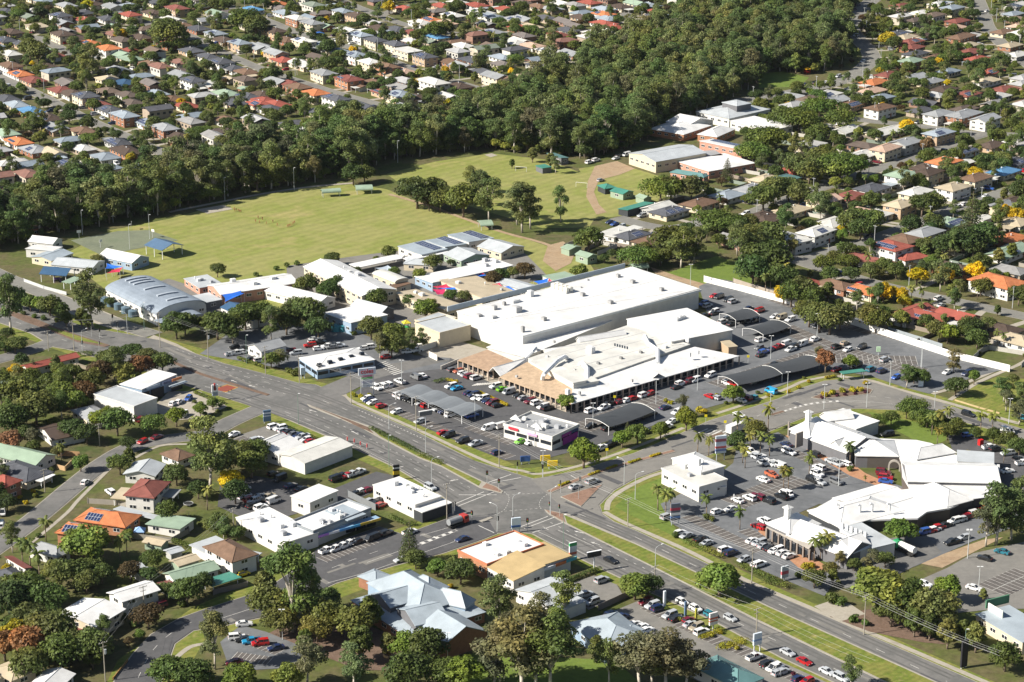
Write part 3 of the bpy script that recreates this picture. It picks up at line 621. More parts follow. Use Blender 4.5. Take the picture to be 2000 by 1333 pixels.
def rect3(c1, c2, c3, z):
    a, b, c = at(*c1, z), at(*c2, z), at(*c3, z); u = a-b; L = u.length; u /= L
    v = Vector((-u.y, u.x, 0)); w = (c-b).dot(v); 
    ctr = b+u*L/2+v*w/2; rz = math.atan2(u.y, u.x)
    return Vector((ctr.x, ctr.y, 0)), rz, L, abs(w)
def bld(name, label, cat, c1, c2, c3, z, kind='flat', rise=1.5, rc='W', wc='w', axis='a', win=1, st=1, parapet=0, ac=0, glass=False, posts=False, group=None, ov=.3, mtl=None, solar=0, pcol=None, skip=()):
    """a building from three eaves corners of the photograph; ridge along c1-c2 (a) or c2-c3 (b)"""
    P, rz, L, w = rect3(c1, c2, c3, z)
    if axis == 'b': L, w = w, L; rz += math.pi/2
    if kind == 'flat': rise = .2
    root = empty(name, P, rz, label, cat, group)
    if posts:
        n = max(2, int(L/5)+1)
        for i in range(n):
            for y in (-w/2+.3, w/2-.3): obj('post', POSTM, root, (-L/2+.3+i*(L-.6)/(n-1), y, 0), sc=(1, 1, z), col=(.72, .72, .70))
    else: walls_mb(kind, L, w, z, rise, ov).build('wall', M['brick' if wc in 'bop' else 'wall'], root, col=WC[wc])
    ro = roof_mb(kind, L, w, rise, 0 if parapet else ov).build('roof', M[mtl or ('flat' if kind == 'flat' else 'metal')], root, (0, 0, z+.02), col=RC[rc])
    if parapet:
        b = MB(); t = .25
        for c, d in (((0, -w/2-.02, 0), (L+2*t, t, parapet)), ((0, w/2+.02, 0), (L+2*t, t, parapet)), ((-L/2-.02, 0, 0), (t, w-t, parapet)), ((L/2+.02, 0, 0), (t, w-t, parapet))):
            b.box((c[0], c[1], parapet/2-.1), d)
        b.build('parapet', M['wall'], ro, (0, 0, 0), col=pcol or WC[wc])
    if win and not posts: windows(root, L, w, z, st, glass=glass, wsz=(2.2, 1.2), pitch=4.2, skip=skip)
    r2 = random.Random(int(P.x*7+P.y*3))
    for i in range(ac):
        s = r2.uniform(.9, 1.8); zz = .2 if kind == 'flat' else rise*.45
        obj('air_conditioner', ACM, ro, (r2.uniform(-.38, .38)*L, r2.uniform(-.3, .3)*w, zz), sc=(s*1.2, s, s*.8), col=r2.choice([(.6, .6, .58), (.7, .7, .7), (.35, .36, .38)]))
        if i % 2: obj('vent', VENTM, ro, (r2.uniform(-.4, .4)*L, r2.uniform(-.3, .3)*w, zz), col=(.65, .65, .65))
    for i in range(solar):
        t = math.atan2(rise, w/2+ov) if kind in ('gable', 'hip') else 0
        obj('solar_array', panel_mesh(7, 3), ro, (-L*.38+i*(L*.8/max(1, solar)), -(w/2)*.85, (rise*.13 if t else .25)+.1), (t, 0, 0))
    k = 1.2; c, s = math.cos(rz), math.sin(rz)
    occ_poly([(P.x+c*x-s*y, P.y+s*x+c*y) for x, y in ((-L/2-k, -w/2-k), (L/2+k, -w/2-k), (L/2+k, w/2+k), (-L/2-k, w/2+k))])
    return root, ro, L, w
def sub(root, name, c1, c2, c3, z, kind='flat', rise=1.5, rc='W', wc='w', axis='a', z0=0, walls=True, ov=.3, mtl=None):
    """one more roofed block of an existing building"""
    P, rz, L, w = rect3(c1, c2, c3, z)
    if axis == 'b': L, w = w, L; rz += math.pi/2
    if kind == 'flat': rise = .2
    P.x -= root.location.x; P.y -= root.location.y; r0 = root.rotation_euler.z; c, s = math.cos(-r0), math.sin(-r0)
    loc = Vector((c*P.x-s*P.y, s*P.x+c*P.y, 0))
    if walls: walls_mb(kind, L-.02, w-.02, z, rise, ov).build('wall', M['brick' if wc in 'bop' else 'wall'], root, loc, rz-r0, col=WC[wc])
    ro = roof_mb(kind, L, w, rise, ov).build(name, M[mtl or ('flat' if kind == 'flat' else 'metal')], root, loc+Vector((0, 0, z+.02)), rz-r0, col=RC[rc])
    x = .8; cc, ss = math.cos(rz), math.sin(rz); P.x += root.location.x; P.y += root.location.y
    occ_poly([(P.x+cc*a-ss*b, P.y+ss*a+cc*b) for a, b in ((-L/2-x, -w/2-x), (L/2+x, -w/2-x), (L/2+x, w/2+x), (-L/2-x, w/2+x))])
    return ro, L, w
def local(root, px, z):
    P = at(*px, z); d = P-root.location; r0 = -root.rotation_euler.z; c, s = math.cos(r0), math.sin(r0)
    return Vector((c*d.x-s*d.y, s*d.x+c*d.y, z))
def text_mesh(s, size, m, ext=.03):
    cu = bpy.data.curves.new('lettering', 'FONT'); cu.body = s; cu.size = size; cu.extrude = ext; cu.offset = size*.02; cu.align_x = 'CENTER'; cu.align_y = 'CENTER'
    o = bpy.data.objects.new('lettering', cu); COL.objects.link(o); bpy.context.view_layer.update()
    me = bpy.data.meshes.new_from_object(o.evaluated_get(bpy.context.evaluated_depsgraph_get())); bpy.data.objects.remove(o)
    me.materials.clear(); me.materials.append(m); return me
t3, t4, t5, t6, t7, t8 = tl(1000, 0, Q), tl(1480, 0, Q), tl(0, 330, Q), tl(500, 330, Q), tl(1000, 330, Q), tl(1480, 330, Q)
u1, u2, u3, u4 = tl(0, 660, Q), tl(500, 660, Q), tl(1000, 660, Q), tl(1480, 660, Q)
v1, v2, v3, v4 = tl(0, 993, Q), tl(500, 993, Q), tl(1000, 993, Q), tl(1480, 993, Q)
c4, c5, c6, c7, c8 = tl(820, 840, 4.762), tl(1380, 700, 4.762), tl(1600, 660, 5), tl(880, 500, 3.3333), tl(1480, 880, 4)
T1, T2, T3, T0 = tl(0, 0, Q), tl(500, 0, Q), t3, None
# ---------------- supermarket
sm, smr, L, w = bld('supermarket', 'long white flat-roofed supermarket hall with red coles lettering on its walls', 'supermarket', (893.5, 609), (1021, 657), (1369.6, 566.6), 8, 'flat', rc='W', wc='w', win=0)
for c1, c2, hh, col in (((874, 606), (1220.5, 521), 1.4, (.40, .46, .52)), ((893.5, 609), (1021, 657), .25, (.7, .7, .68)), ((1021, 657), (1369.6, 566.6), .25, (.7, .7, .68))):  # back parapet's blue-grey paints in the shade on its inner face
    a, b = local(sm, c1, 8), local(sm, c2, 8); d = (b-a); MB().box(((a.x+b.x)/2, (a.y+b.y)/2, 8+hh/2-.3), (d.length, .3, hh+.6), math.atan2(d.y, d.x)).build('parapet', M['wall'], sm, col=col)
for x, y, s, hh, c in ((1090, 140, 1.6, 1.3, .3), (1185, 178, 1.7, 1.3, .3), (1372, 228, 1.7, 1.3, .3), (860, 262, 1.7, 1.3, .3), (1042, 312, 1.7, 1.3, .3), (608, 422, 1.7, 1.4, .3), (470, 497, 1.2, 2.2, .3), (430, 365, 3.2, 2.2, .42), (350, 322, 1.2, 1.4, .25), (185, 395, 2., 1., .35), (285, 350, 1.8, 1.6, .35), (520, 265, 2., 2.4, .62), (410, 300, 4., 1.2, .6), (275, 405, 2.5, 1., .5), (890, 160, 1.2, .6, .5), (850, 210, .6, .6, .3)):
    P = local(sm, c7(x, y), 8.2); obj('air_conditioner', ACM, sm, (P.x, P.y, 8.2), sc=(s, s*.9, hh), col=(c, c, c))
pl = MB(); pl.box((0, 0, .3), (10, 4, .3)); P = local(sm, c7(725, 225), 8.2); pl.build('plant_platform', M['galv'], sm, (P.x, P.y, 8.2))
for i in range(4):
    for j in range(2): obj('condenser', ACM, sm, (P.x-3.6+i*2.4, P.y-1+j*2, 8.7), sc=(2., 1.5, 1.7), col=(.62, .60, .54))
for A_, B_ in ((c7(45, 365), c7(1135, 85)), (c7(250, 440), c7(1385, 150)), (c7(620, 250), c7(1000, 380)), (c7(850, 205), c7(990, 250)), (c7(360, 410), c7(1620, 215)), (c7(60, 372), c7(470, 512)), (c7(330, 300), c7(560, 375))):
    a_, b_ = local(sm, A_, 8.2), local(sm, B_, 8.2); d_ = b_-a_; MB().box(((a_.x+b_.x)/2, (a_.y+b_.y)/2, 8.25), (d_.length, .16, .08), math.atan2(d_.y, d_.x)).build('roof_gutter', M['misc'], sm, col=(.42, .42, .42))
MR = plain('sign_red', (.55, .02, .03), .5); MG = plain('sign_green', (.03, .36, .10), .5); MW = plain('sign_white', (.8, .8, .78), .5)
def wall_sign(px, z, face, txt, size, m, board=None, bm=None):
    """lettering on a wall of the supermarket; face = wall direction in local z-rotation"""
    P = local(sm, px, z); o = obj('lettering', text_mesh(txt, size, m), sm, P, (math.pi/2, 0, face)); 
    n = Vector((math.sin(face), -math.cos(face), 0)); o.location = P+n*.12
    if board: 
        q = MB().box((0, 0, 0), (board[0], .1, board[1])).build('sign_board', bm, sm, P+n*.1, face); q.location.z = z-board[2]
fr = math.atan2(*(lambda d: (d.y, d.x))(local(sm, (1369, 567), 8)-local(sm, (1021, 657), 8)))
wall_sign(c7(1523, 270), 6.0, fr, 'coles', 2.3, MR, (8.5, 2.2, 2.4), MG); wall_sign(c7(1523, 300), 3.75, fr, 'furniture', 1.3, MW)
fl = math.atan2(*(lambda d: (d.y, d.x))(local(sm, (1021, 657), 8)-local(sm, (893.5, 609), 8)))
wall_sign(c7(247, 468), 5.6, fl, 'coles', 1.7, MR, (7, 1.4, 2.0), MG)
MB().box((0, 0, 0), (1, .1, 1)).build('sign_board', plain('sign_cyan', (.15, .5, .75)), sm, local(sm, c7(287, 588), 1.0), fl)
# ---------------- shopping arcade in front of the supermarket
ar, arr, L, w = bld('shopping_arcade', 'white shopping arcade of several low roofs with rooftop ducts beside the supermarket', 'arcade', c7(505, 672), c7(920, 805), c7(1600, 592), 5.6, 'flat', rc='w', wc='w', win=0, ov=.1)
sub(ar, 'roof_section', c7(1150, 415), c7(1440, 560), c7(1800, 468), 6.6, rc='W', wc='w')
sub(ar, 'roof_section', c7(240, 598), c7(480, 660), c7(1230, 470), 4.6, rc='W')
sub(ar, 'gable_roof', c7(820, 545), c7(845, 560), c7(1085, 480), 6.0, 'gable', 1.4, 'W', axis='b')
sub(ar, 'gable_roof', c7(600, 610), c7(640, 640), c7(900, 570), 4.9, 'gable', 1.0, 'W', axis='b')
ver = MB()
def quad3(b, pts, zs, th=.25):
    P = [at(p[0], p[1], z) for p, z in zip(pts, zs)]; n = len(P)
    A = sum(P[i].x*P[(i+1) % n].y-P[(i+1) % n].x*P[i].y for i in range(n))
    if A < 0: P = P[::-1]
    vs = [tuple(p) for p in P]+[(p.x, p.y, p.z-th) for p in P]
    b.add(vs, [tuple(range(n)), tuple(range(2*n-1, n-1, -1))]+[(i, n+i, n+(i+1) % n, (i+1) % n) for i in range(n)])
def loose(root, name, pts, zs, rc, mtl='metal', th=.25):
    b = MB(); quad3(b, pts, zs, th); r0 = root.rotation_euler.z; c, s = math.cos(-r0), math.sin(-r0)
    b.v = [(c*(x-root.location.x)-s*(y-root.location.y), s*(x-root.location.x)+c*(y-root.location.y), z) for x, y, z in b.v]
    return b.build(name, M[mtl], root, col=RC[rc] if isinstance(rc, str) else rc)
loose(ar, 'verandah_roof', [c7(785, 965), c7(1880, 652), c7(1590, 592), c7(920, 805), c7(795, 850)], [3.6, 3.6, 5.2, 5.2, 5.2], 'W')
loose(ar, 'tiled_roof', [c7(318, 790), c7(785, 965), c7(800, 850), c7(500, 690)], [3.6, 3.6, 5.0, 5.2], (.42, .31, .21), 'tile')
loose(ar, 'tiled_roof', [c7(50, 678), c7(245, 752), c7(425, 690), c7(240, 610)], [3.6, 3.6, 4.8, 4.8], (.36, .25, .17), 'tile')
loose(ar, 'entrance_roof', [c7(250, 750), c7(275, 725), c7(500, 660), c7(470, 690)], [3.8, 5.6, 5.6, 3.9], 'W'); loose(ar, 'entrance_roof', [c7(275, 725), c7(325, 783), c7(500, 700), c7(500, 660)], [5.6, 3.8, 3.9, 5.6], 'W')
loose(ar, 'gable_roof', [c7(1310, 798), c7(1352, 765), c7(1235, 725), c7(1190, 755)], [3.8, 5.8, 5.8, 5.3], 'W'); loose(ar, 'gable_roof', [c7(1352, 765), c7(1400, 790), c7(1290, 745), c7(1235, 725)], [5.8, 3.8, 5.2, 5.8], 'g')
for A, B, n in ((c7(785, 967), c7(1880, 654), 26), (c7(318, 792), c7(785, 967), 14), (c7(50, 680), c7(245, 754), 6)):
    for i in range(n+1):
        t = i/n; P = local(ar, (A[0]+(B[0]-A[0])*t, A[1]+(B[1]-A[1])*t), 3.4); obj('column', POSTM, ar, (P.x, P.y, 0), sc=(1.8, 1.8, 3.4), col=(.42, .34, .28))
def frontage(root, A, B, z, col, depth=3., pieces=10):
    """shop fronts set back under a verandah"""
    a, b = local(root, A, z), local(root, B, z); d = (b-a); l = d.length; t = d/l; n = Vector((-t.y, t.x, 0)); fa = math.atan2(d.y, d.x)
    c = (a+b)/2+n*depth; MB().box((c.x, c.y, 1.7), (l, .3, 3.4), fa).build('shop_wall', M['wall'], root, col=col)
    for i in range(pieces):
        p = a+d*((i+.5)/pieces)+n*(depth-.2); obj('shop_window', GLM, root, (p.x, p.y, 1.5), fa, sc=(l/pieces*.84, 1, 2.3))
frontage(ar, c7(785, 967), c7(1880, 654), 3.4, (.45, .42, .38), 3., 22); frontage(ar, c7(318, 792), c7(785, 967), 3.4, (.55, .45, .36), 2.5, 12); frontage(ar, c7(50, 680), c7(245, 754), 3.4, (.55, .45, .36), 2.5, 5)
def duct(root, pts, r, col=(.66, .67, .68), name='duct'):
    b = MB(); P = [local(root, p, z) for p, z in pts]
    for i in range(len(P)-1): b.tube(P[i], P[i+1], r, n=6); 
    return b.build(name, M['misc'], root, col=col)
duct(ar, [(c7(598, 805), 4.8), (c7(605, 775), 7.0), (c7(695, 685), 7.4), (c7(745, 655), 7.6), (c7(760, 670), 5.8)], .75); duct(ar, [(c7(890, 825), 5.), (c7(890, 735), 7.4), (c7(860, 700), 7.6), (c7(850, 700), 5.8)], .9)
duct(ar, [(c7(1350, 700), 5.), (c7(1350, 615), 7.4), (c7(1290, 575), 7.6), (c7(1265, 525), 7.4), (c7(1265, 540), 5.8)], .85); duct(ar, [(c7(490, 670), 5.), (c7(530, 630), 6.4), (c7(555, 600), 6.), (c7(560, 610), 4.7)], .6)
for x, y, s, hh, c in ((912, 632, 2.6, 2.4, .66), (1490, 430, 2.2, 2.4, .6), (1470, 438, 2.2, 2.2, .6), (1510, 424, 2.2, 2.2, .6), (762, 880, 1.4, 1.8, .7), (1110, 672, 1.1, .9, .2), (1238, 634, 1.1, .9, .2), (962, 706, 1.1, .9, .2), (630, 662, .9, .8, .5), (808, 748, .8, .7, .4), (675, 565, .8, .8, .3), (975, 528, 1., .9, .2), (1555, 655, .9, 1.4, .6), (1610, 638, .9, 1.2, .6), (1180, 800, .9, 1., .4), (840, 880, .8, 1., .3), (430, 770, .9, .7, .4), (1545, 560, 1.5, 1.6, .65), (1395, 600, 1.6, 1., .7)):
    P = local(ar, c7(x, y), 5.8); obj('air_conditioner', ACM, ar, (P.x, P.y, 5.75 if y < 800 and x > 500 else 4.6), sc=(s, s*.8, hh), col=(c, c, c))
for i in range(6):
    P = local(ar, c7(1070+i*16, 580+i*4), 5.8); obj('skylight', GLM, ar, (P.x, P.y, 5.85), (R(90), 0, .75), sc=(.5, .6, 3.))
for A_, B_ in ((c7(560, 690), c7(1330, 480)), (c7(640, 712), c7(1400, 510)), (c7(740, 745), c7(1480, 545)), (c7(840, 775), c7(1560, 575)), (c7(620, 640), c7(1010, 770)), (c7(800, 590), c7(1180, 715)), (c7(980, 545), c7(1350, 660)), (c7(1130, 500), c7(1480, 610))):
    a_, b_ = local(ar, A_, 5.8), local(ar, B_, 5.8); d_ = b_-a_; MB().box(((a_.x+b_.x)/2, (a_.y+b_.y)/2, 5.85), (d_.length, .14, .07), math.atan2(d_.y, d_.x)).build('roof_seam', M['misc'], ar, col=(.40, .41, .42))
sub(ar, 'roof_section', c7(520, 690), c7(800, 848), c7(935, 800), 5.9, rc='w'); sub(ar, 'roof_section', c7(640, 742), c7(800, 830), c7(860, 800), 7.0, rc='w')
sub(ar, 'brick_store', c7(1760, 560), c7(1810, 598), c7(1842, 575), 3.4, rc='y', wc='t')
# loading dock store on the left of the supermarket
ld, r_, _, _ = bld('loading_dock_building', 'cream loading dock block at the end of the supermarket', 'dock', t6(1195, 1165), t6(1380, 1240), t6(1555, 1160), 5.5, 'flat', rc='s', wc='c', win=0, parapet=.6)
MB().box((0, 0, 1.6), (6, .3, 3.2)).build('roller_door', plain('door_grey', (.06, .06, .065)), ld, local(ld, t6(1440, 1255), 0)*1, fl)
sh, r_, _, _ = bld('school_boundary_block', 'low cream service block along the school boundary wall', 'service block', t6(1195, 1140), t6(1330, 1180), t6(1500, 1120), 4.6, 'flat', rc='s', wc='c', win=0, parapet=.4)
# ---------------- primary school
SCH = 'school building'
bl, blr, L, w = bld('school_hall', 'blue-grey barrel-vaulted school hall with roof vents beside water tanks', 'hall', t5(795, 905), t5(1178, 1095), t5(1515, 1000), 4.6, 'barrel', 3.0, 'q', 'w', win=1, pcol=None)
for i, u in enumerate((-.42, -.34, -.26, -.05, .2, .38)):
    b = MB(); n = 6
    for k in range(n):
        a0, a1 = R(62)+R(48)*k/n, R(62)+R(48)*(k+1)/n; y0, y1 = -(w/2)*math.cos(a0), -(w/2)*math.cos(a1); z0, z1 = 3.0*math.sin(a0), 3.0*math.sin(a1)
        b.add([(-.6, y0, z0+.5), (.6, y0, z0+.5), (.6, y1, z1+.5), (-.6, y1, z1+.5), (-.6, y0, z0), (.6, y0, z0), (.6, y1, z1), (-.6, y1, z1)], [(0, 1, 2, 3), (4, 5, 1, 0), (6, 7, 3, 2), (0, 3, 7, 4), (1, 5, 6, 2)])
    b.build('roof_vent', M['misc'], blr, (-u*L, 0, 0), col=(.34, .38, .43))
sub(bl, 'porch_roof', t5(1310, 1085), t5(1400, 1130), t5(1480, 1080), 3.2, 'barrel', 1.2, 'q', walls=False); sub(bl, 'awning', t5(1165, 1140), t5(1245, 1172), t5(1340, 1115), 3.0, 'flat', rc='q', walls=False)
tankb = MB(); tankb.tube((0, 0, 0), (0, 0, 2.3), 1.75, 1.75, 16); tankb.tube((0, 0, 2.3), (0, 0, 2.75), 1.75, .35, 16)
tankm = tankb.mesh('tank_shell', M['misc']); lidm = MB().tube((0, 0, 2.72), (0, 0, 2.95), .4, .4, 10).mesh('lid', M['misc'])
for i, (x, y) in enumerate(((790, 1010), (835, 1030), (890, 1055), (945, 1082), (997, 1108))):
    e = empty('water_tank', at(*t5(x, y)), 0, 'round blue-grey rainwater tank in the row beside the vaulted school hall', 'water tank', 'water tanks beside the school hall'); obj('tank_shell', tankm, e, col=(.10, .15, .19)); obj('lid', lidm, e, col=(.2, .25, .3))
bld('open_pavilion', 'open blue-roofed pavilion on posts at the edge of the playing field', 'pavilion', t5(1090, 572), t5(1218, 612), t5(1392, 578), 4.2, 'gable', 1.8, 'N', posts=True, axis='a')
bld('open_pavilion', 'open blue-roofed pavilion on posts sheltering the school playground', 'pavilion', t5(300, 788), t5(495, 803), t5(568, 757), 3.6, 'gable', 1.8, 'n', posts=True, axis='a')
for k, (c1, c2, c3, z, kind, ri, rc, wc, ax, lab, sol) in enumerate((
    (t5(740, 655), t5(990, 708), t5(1140, 668), 3.4, 'gable', 2.0, 'W', 'e', 'a', 'white gabled classroom block between the two open pavilions', 0),
    (t5(212, 545), t5(395, 565), t5(518, 535), 3.2, 'gable', 1.6, 'W', 'w', 'a', 'white gabled classroom nearest the ball court', 0),
    (t5(195, 612), t5(400, 628), t5(525, 592), 3.0, 'skillion', .8, 'W', 'w', 'a', 'long white skillion classroom behind the blue-roofed classroom', 0),
    (t5(238, 660), t5(385, 690), t5(588, 642), 3.0, 'gable', 1.0, 'e', 'c', 'b', 'blue-roofed cream classroom in the crowded school corner', 0),
    (t5(385, 718), t5(690, 748), t5(770, 692), 3.0, 'gable', 1.4, 's', 'w', 'a', 'long silver-roofed classroom behind the playground pavilion', 0),
    (t5(1385, 828), t5(1500, 898), t5(1640, 850), 3.0, 'flat', 0, 's', 'p', 'a', 'silver flat-roofed brick block with small roof vents', 0),
    ((405.6, 557.5), (431.6, 575.7), (575.4, 548.4), 4.6, 'gable', 1.6, 'W', 'p', 'b', 'large white-roofed school block with blue awning', 0),
    (t6(360, 735), t6(795, 955), t6(990, 875), 6.0, 'gable', 2.0, 'W', 'c', 'a', 'long two-storey cream classroom wing with white gable roof', 0),
    (t6(65, 915), t6(465, 1015), t6(605, 972), 3.6, 'gable', 1.8, 'W', 'w', 'a', 'white gabled classroom wing behind the trees by the office', 0),
    (t6(510, 1082), t6(715, 1178), t6(918, 1088), 4.0, 'skillion', 1.2, 'W', 'e', 'b', 'blue-walled white-roofed hall beside the two water tanks', 0),
    (t6(712, 1030), t6(935, 1090), t6(1098, 1072), 3.8, 'gable', 2.0, 's', 'd', 'a', 'silver gabled hall with dark gable end', 0),
    (t6(1070, 585), t6(1245, 648), t6(1425, 602), 3.6, 'flat', 0, 'e', 'w', 'a', 'blue solar-roofed classroom at the field side of the row', 2),
    (t6(1278, 550), t6(1422, 600), t6(1598, 568), 3.6, 'skillion', .8, 'e', 'w', 'a', 'blue and silver classroom in the middle of the field row', 2),
    (t6(1442, 508), t6(1600, 562), t6(1778, 518), 3.6, 'skillion', .8, 'e', 'w', 'a', 'blue-striped solar classroom at the far end of the field row', 2),
    (t6(1665, 582), t6(1842, 632), t6(1992, 578), 3.2, 'gable', 1.8, 's', 'c', 'a', 'silver gabled classroom nearest the open school lawn', 0),
    (t6(1410, 640), t6(1542, 692), t6(1738, 642), 3.2, 'gable', 1.8, 's', 'G', 'a', 'silver gabled classroom with green walls', 0),
    (t6(1110, 712), t6(1330, 725), t6(1452, 690), 3.0, 'hip', 1.0, 's', 'c', 'a', 'low silver hipped staff block in the courtyard', 0),
    (t6(1590, 718), t6(1740, 772), t6(1968, 742), 3.4, 'flat', 0, 'W', 'e', 'a', 'white flat-roofed block with blue walls and roof units', 0),
    (t6(1195, 808), t6(1327, 866), t6(1722, 775), 3.4, 'skillion', .7, 'W', 'e', 'b', 'long white skillion block beside the blue shade sail', 0),
    (t6(1380, 852), t6(1700, 982), t6(1925, 912), 3.4, 'skillion', .9, 'y', 'c', 'a', 'wide beige-roofed block next to the red shade sail', 0),
    (t6(1040, 948), t6(1432, 1080), t6(1548, 1020), 3.4, 'skillion', .9, 'y', 'c', 'a', 'long beige-roofed block along the supermarket boundary', 0),
    (t6(880, 788), t6(1045, 852), t6(1132, 825), 4.2, 'barrel', 1.0, 'w', 'c', 'a', 'small cream block with curved white roof', 0),
    (t6(1005, 880), t6(1055, 895), t6(1155, 862), 3.2, 'flat', 0, 'b', 'c', 'a', 'small cream stair block with brown roof', 0),
    (c7(300, 172), c7(500, 228), c7(600, 205), 3.4, 'gable', .8, 's', 'w', 'a', 'ribbed silver-roofed block behind the supermarket parapet', 0),
    (c7(600, 130), c7(700, 175), c7(825, 140), 3.0, 'skillion', .6, 'G', 'w', 'b', 'pale green roofed shed beside the blue and red sails', 0),
    (t5(1440, 960), t5(1540, 1010), t5(1665, 985), 3.0, 'flat', 0, 's', 'd', 'a', 'low dark block with silver roof beside the vaulted hall', 0),
    (t5(1660, 1040), t5(1900, 1140), t5(1990, 1090), 3.4, 'gable', 1.4, 'n', 'w', 'a', 'navy-roofed white office block behind the street trees', 0),
    (t5(140, 445), t5(228, 465), t5(327, 442), 3.4, 'skillion', .8, 'k', 'o', 'a', 'orange-walled house with rusty roof at the woodland edge', 0))):
    bld('school_building', lab, SCH, c1, c2, c3, z, kind, ri, rc, wc, ax, st=2 if z > 5 else 1, solar=sol, ac=3 if k in (6, 7, 17, 19, 20, 5) else 0)
for c1, c2, c3, lab in ((t6(705, 720), t6(765, 745), t6(1105, 668), 'long white covered walkway roof crossing the school yard'), (t6(1100, 672), t6(1140, 690), t6(1440, 625), 'thin white covered walkway beside the blue classrooms'), (t5(470, 852), t5(530, 862), t5(600, 822), 'pale green awning on posts above the brown deck')):
    bld('covered_walkway', lab, 'walkway', c1, c2, c3, 2.8, 'flat', rc='W' if 'white' in lab else 'G', posts=True)
# shade sails: stretched cloth on four posts
def sail(px, zs, col, lab):
    P = [at(p[0], p[1], z) for p, z in zip(px, zs)]; c = sum((p for p in P), Vector())/len(P); base = Vector((c.x, c.y, 0))
    e = empty('shade_sail', base, 0, lab, 'shade sail', None); n = len(P); b = MB(); K = 5; mid = c-Vector((0, 0, .5))
    ring = []
    for i in range(n):
        a, d = P[i], P[(i+1) % n]
        for k in range(K):
            t = k/K; q = a.lerp(d, t); q = q.lerp(mid, .16*4*t*(1-t)); ring.append(q)
    vs = [tuple(q-base) for q in ring]+[tuple(mid-base)]; m = len(ring)
    b.add(vs, [(i, (i+1) % m, m) for i in range(m)]); b.add([(x, y, z-.03) for x, y, z in vs], [((i+1) % m, i, m) for i in range(m)]); b.build('cloth', M['cloth'], e, col=col)
    for p in P: obj('post', POSTM, e, (p.x-base.x, p.y-base.y, 0), sc=(.6, .6, p.z+.1), col=(.6, .6, .6))
BLUE, REDC = (.02, .13, .55), (.50, .03, .07)
sail([t5(1665, 945), t5(1810, 915), t5(1835, 935), t5(1690, 1000)], [4.6, 5, 4.2, 3.8], BLUE, 'large blue shade sail at the corner of the white school block')
sail([t5(800, 710), t5(920, 735), t5(860, 750), t5(790, 750)], [3.5, 3.2, 3., 3.4], BLUE, 'blue shade sail between classrooms near the tall gum')
sail([t5(840, 760), t5(925, 738), t5(900, 775), t5(800, 785)], [3., 3.3, 3.2, 3.], REDC, 'maroon shade sail below the blue one near the tall gum')
sail([t6(1325, 885), t6(1430, 865), t6(1470, 890), t6(1360, 900)], [3.6, 3.8, 3.4, 3.2], REDC, 'red shade sail over the courtyard beside the beige roof')
sail([t6(1325, 905), t6(1420, 900), t6(1430, 945), t6(1360, 945)], [3.2, 3.5, 3.2, 3.], (.45, .02, .09), 'crimson shade sail hanging below the red one in the courtyard')
sail([t6(1360, 895), t6(1500, 890), t6(1510, 908), t6(1440, 905)], [3.3, 3.8, 3.4, 3.3], BLUE, 'narrow blue shade sail next to the red courtyard sail')
sail([t6(1555, 795), t6(1690, 775), t6(1740, 800), t6(1600, 822)], [3.6, 3.8, 3.4, 3.2], BLUE, 'blue shade sail behind the white skillion block')
sail([t6(1640, 780), t6(1700, 768), t6(1715, 790), t6(1670, 795)], [3.8, 4., 3.8, 3.6], REDC, 'small red shade sail above the blue one behind the skillion block')
sail([t6(1770, 870), t6(1830, 855), t6(1850, 880), t6(1800, 885)], [3.6, 3.8, 3.6, 3.4], REDC, 'red shade sail beside the supermarket parapet')
sail([t6(1820, 885), t6(1900, 880), t6(1960, 915), t6(1890, 905)], [3.5, 3.7, 3.4, 3.2], BLUE, 'blue and red striped sail edge near the supermarket parapet')
sail([c7(540, 165), c7(635, 145), c7(640, 185), c7(580, 192)], [3.6, 3.8, 3.4, 3.2], BLUE, 'bright blue sail next to the pale green shed')
sail([c7(640, 145), c7(675, 172), c7(630, 190), c7(635, 165)], [3.8, 3.4, 3.2, 3.4], REDC, 'red sail corner next to the pale green shed')
sail([t6(895, 745), t6(990, 725), t6(1090, 770), t6(960, 775)], [3.8, 4., 3.6, 3.2], (.35, .40, .46), 'grey shade sail in the inner school courtyard')
# half-barrel shelters on the field
for c1, c2, c3, lab in ((t6(490, 168), t6(500, 182), t6(625, 160), 'pale green arched spectator shelter with open front on the playing field'), (t6(745, 135), t6(755, 160), t6(870, 145), 'pale green arched shelter beside the field path'), (t6(1665, 400), t6(1690, 430), t6(1775, 420), 'pale green arched shelter by the field corner near classrooms'), (c7(1165, 65), c7(1190, 85), c7(1280, 70), 'pale green arched shelter behind the supermarket corner')):
    bld('field_shelter', lab, 'shelter', c1, c2, c3, 2.2, 'barrel', 1.3, 'G', posts=True, axis='b')
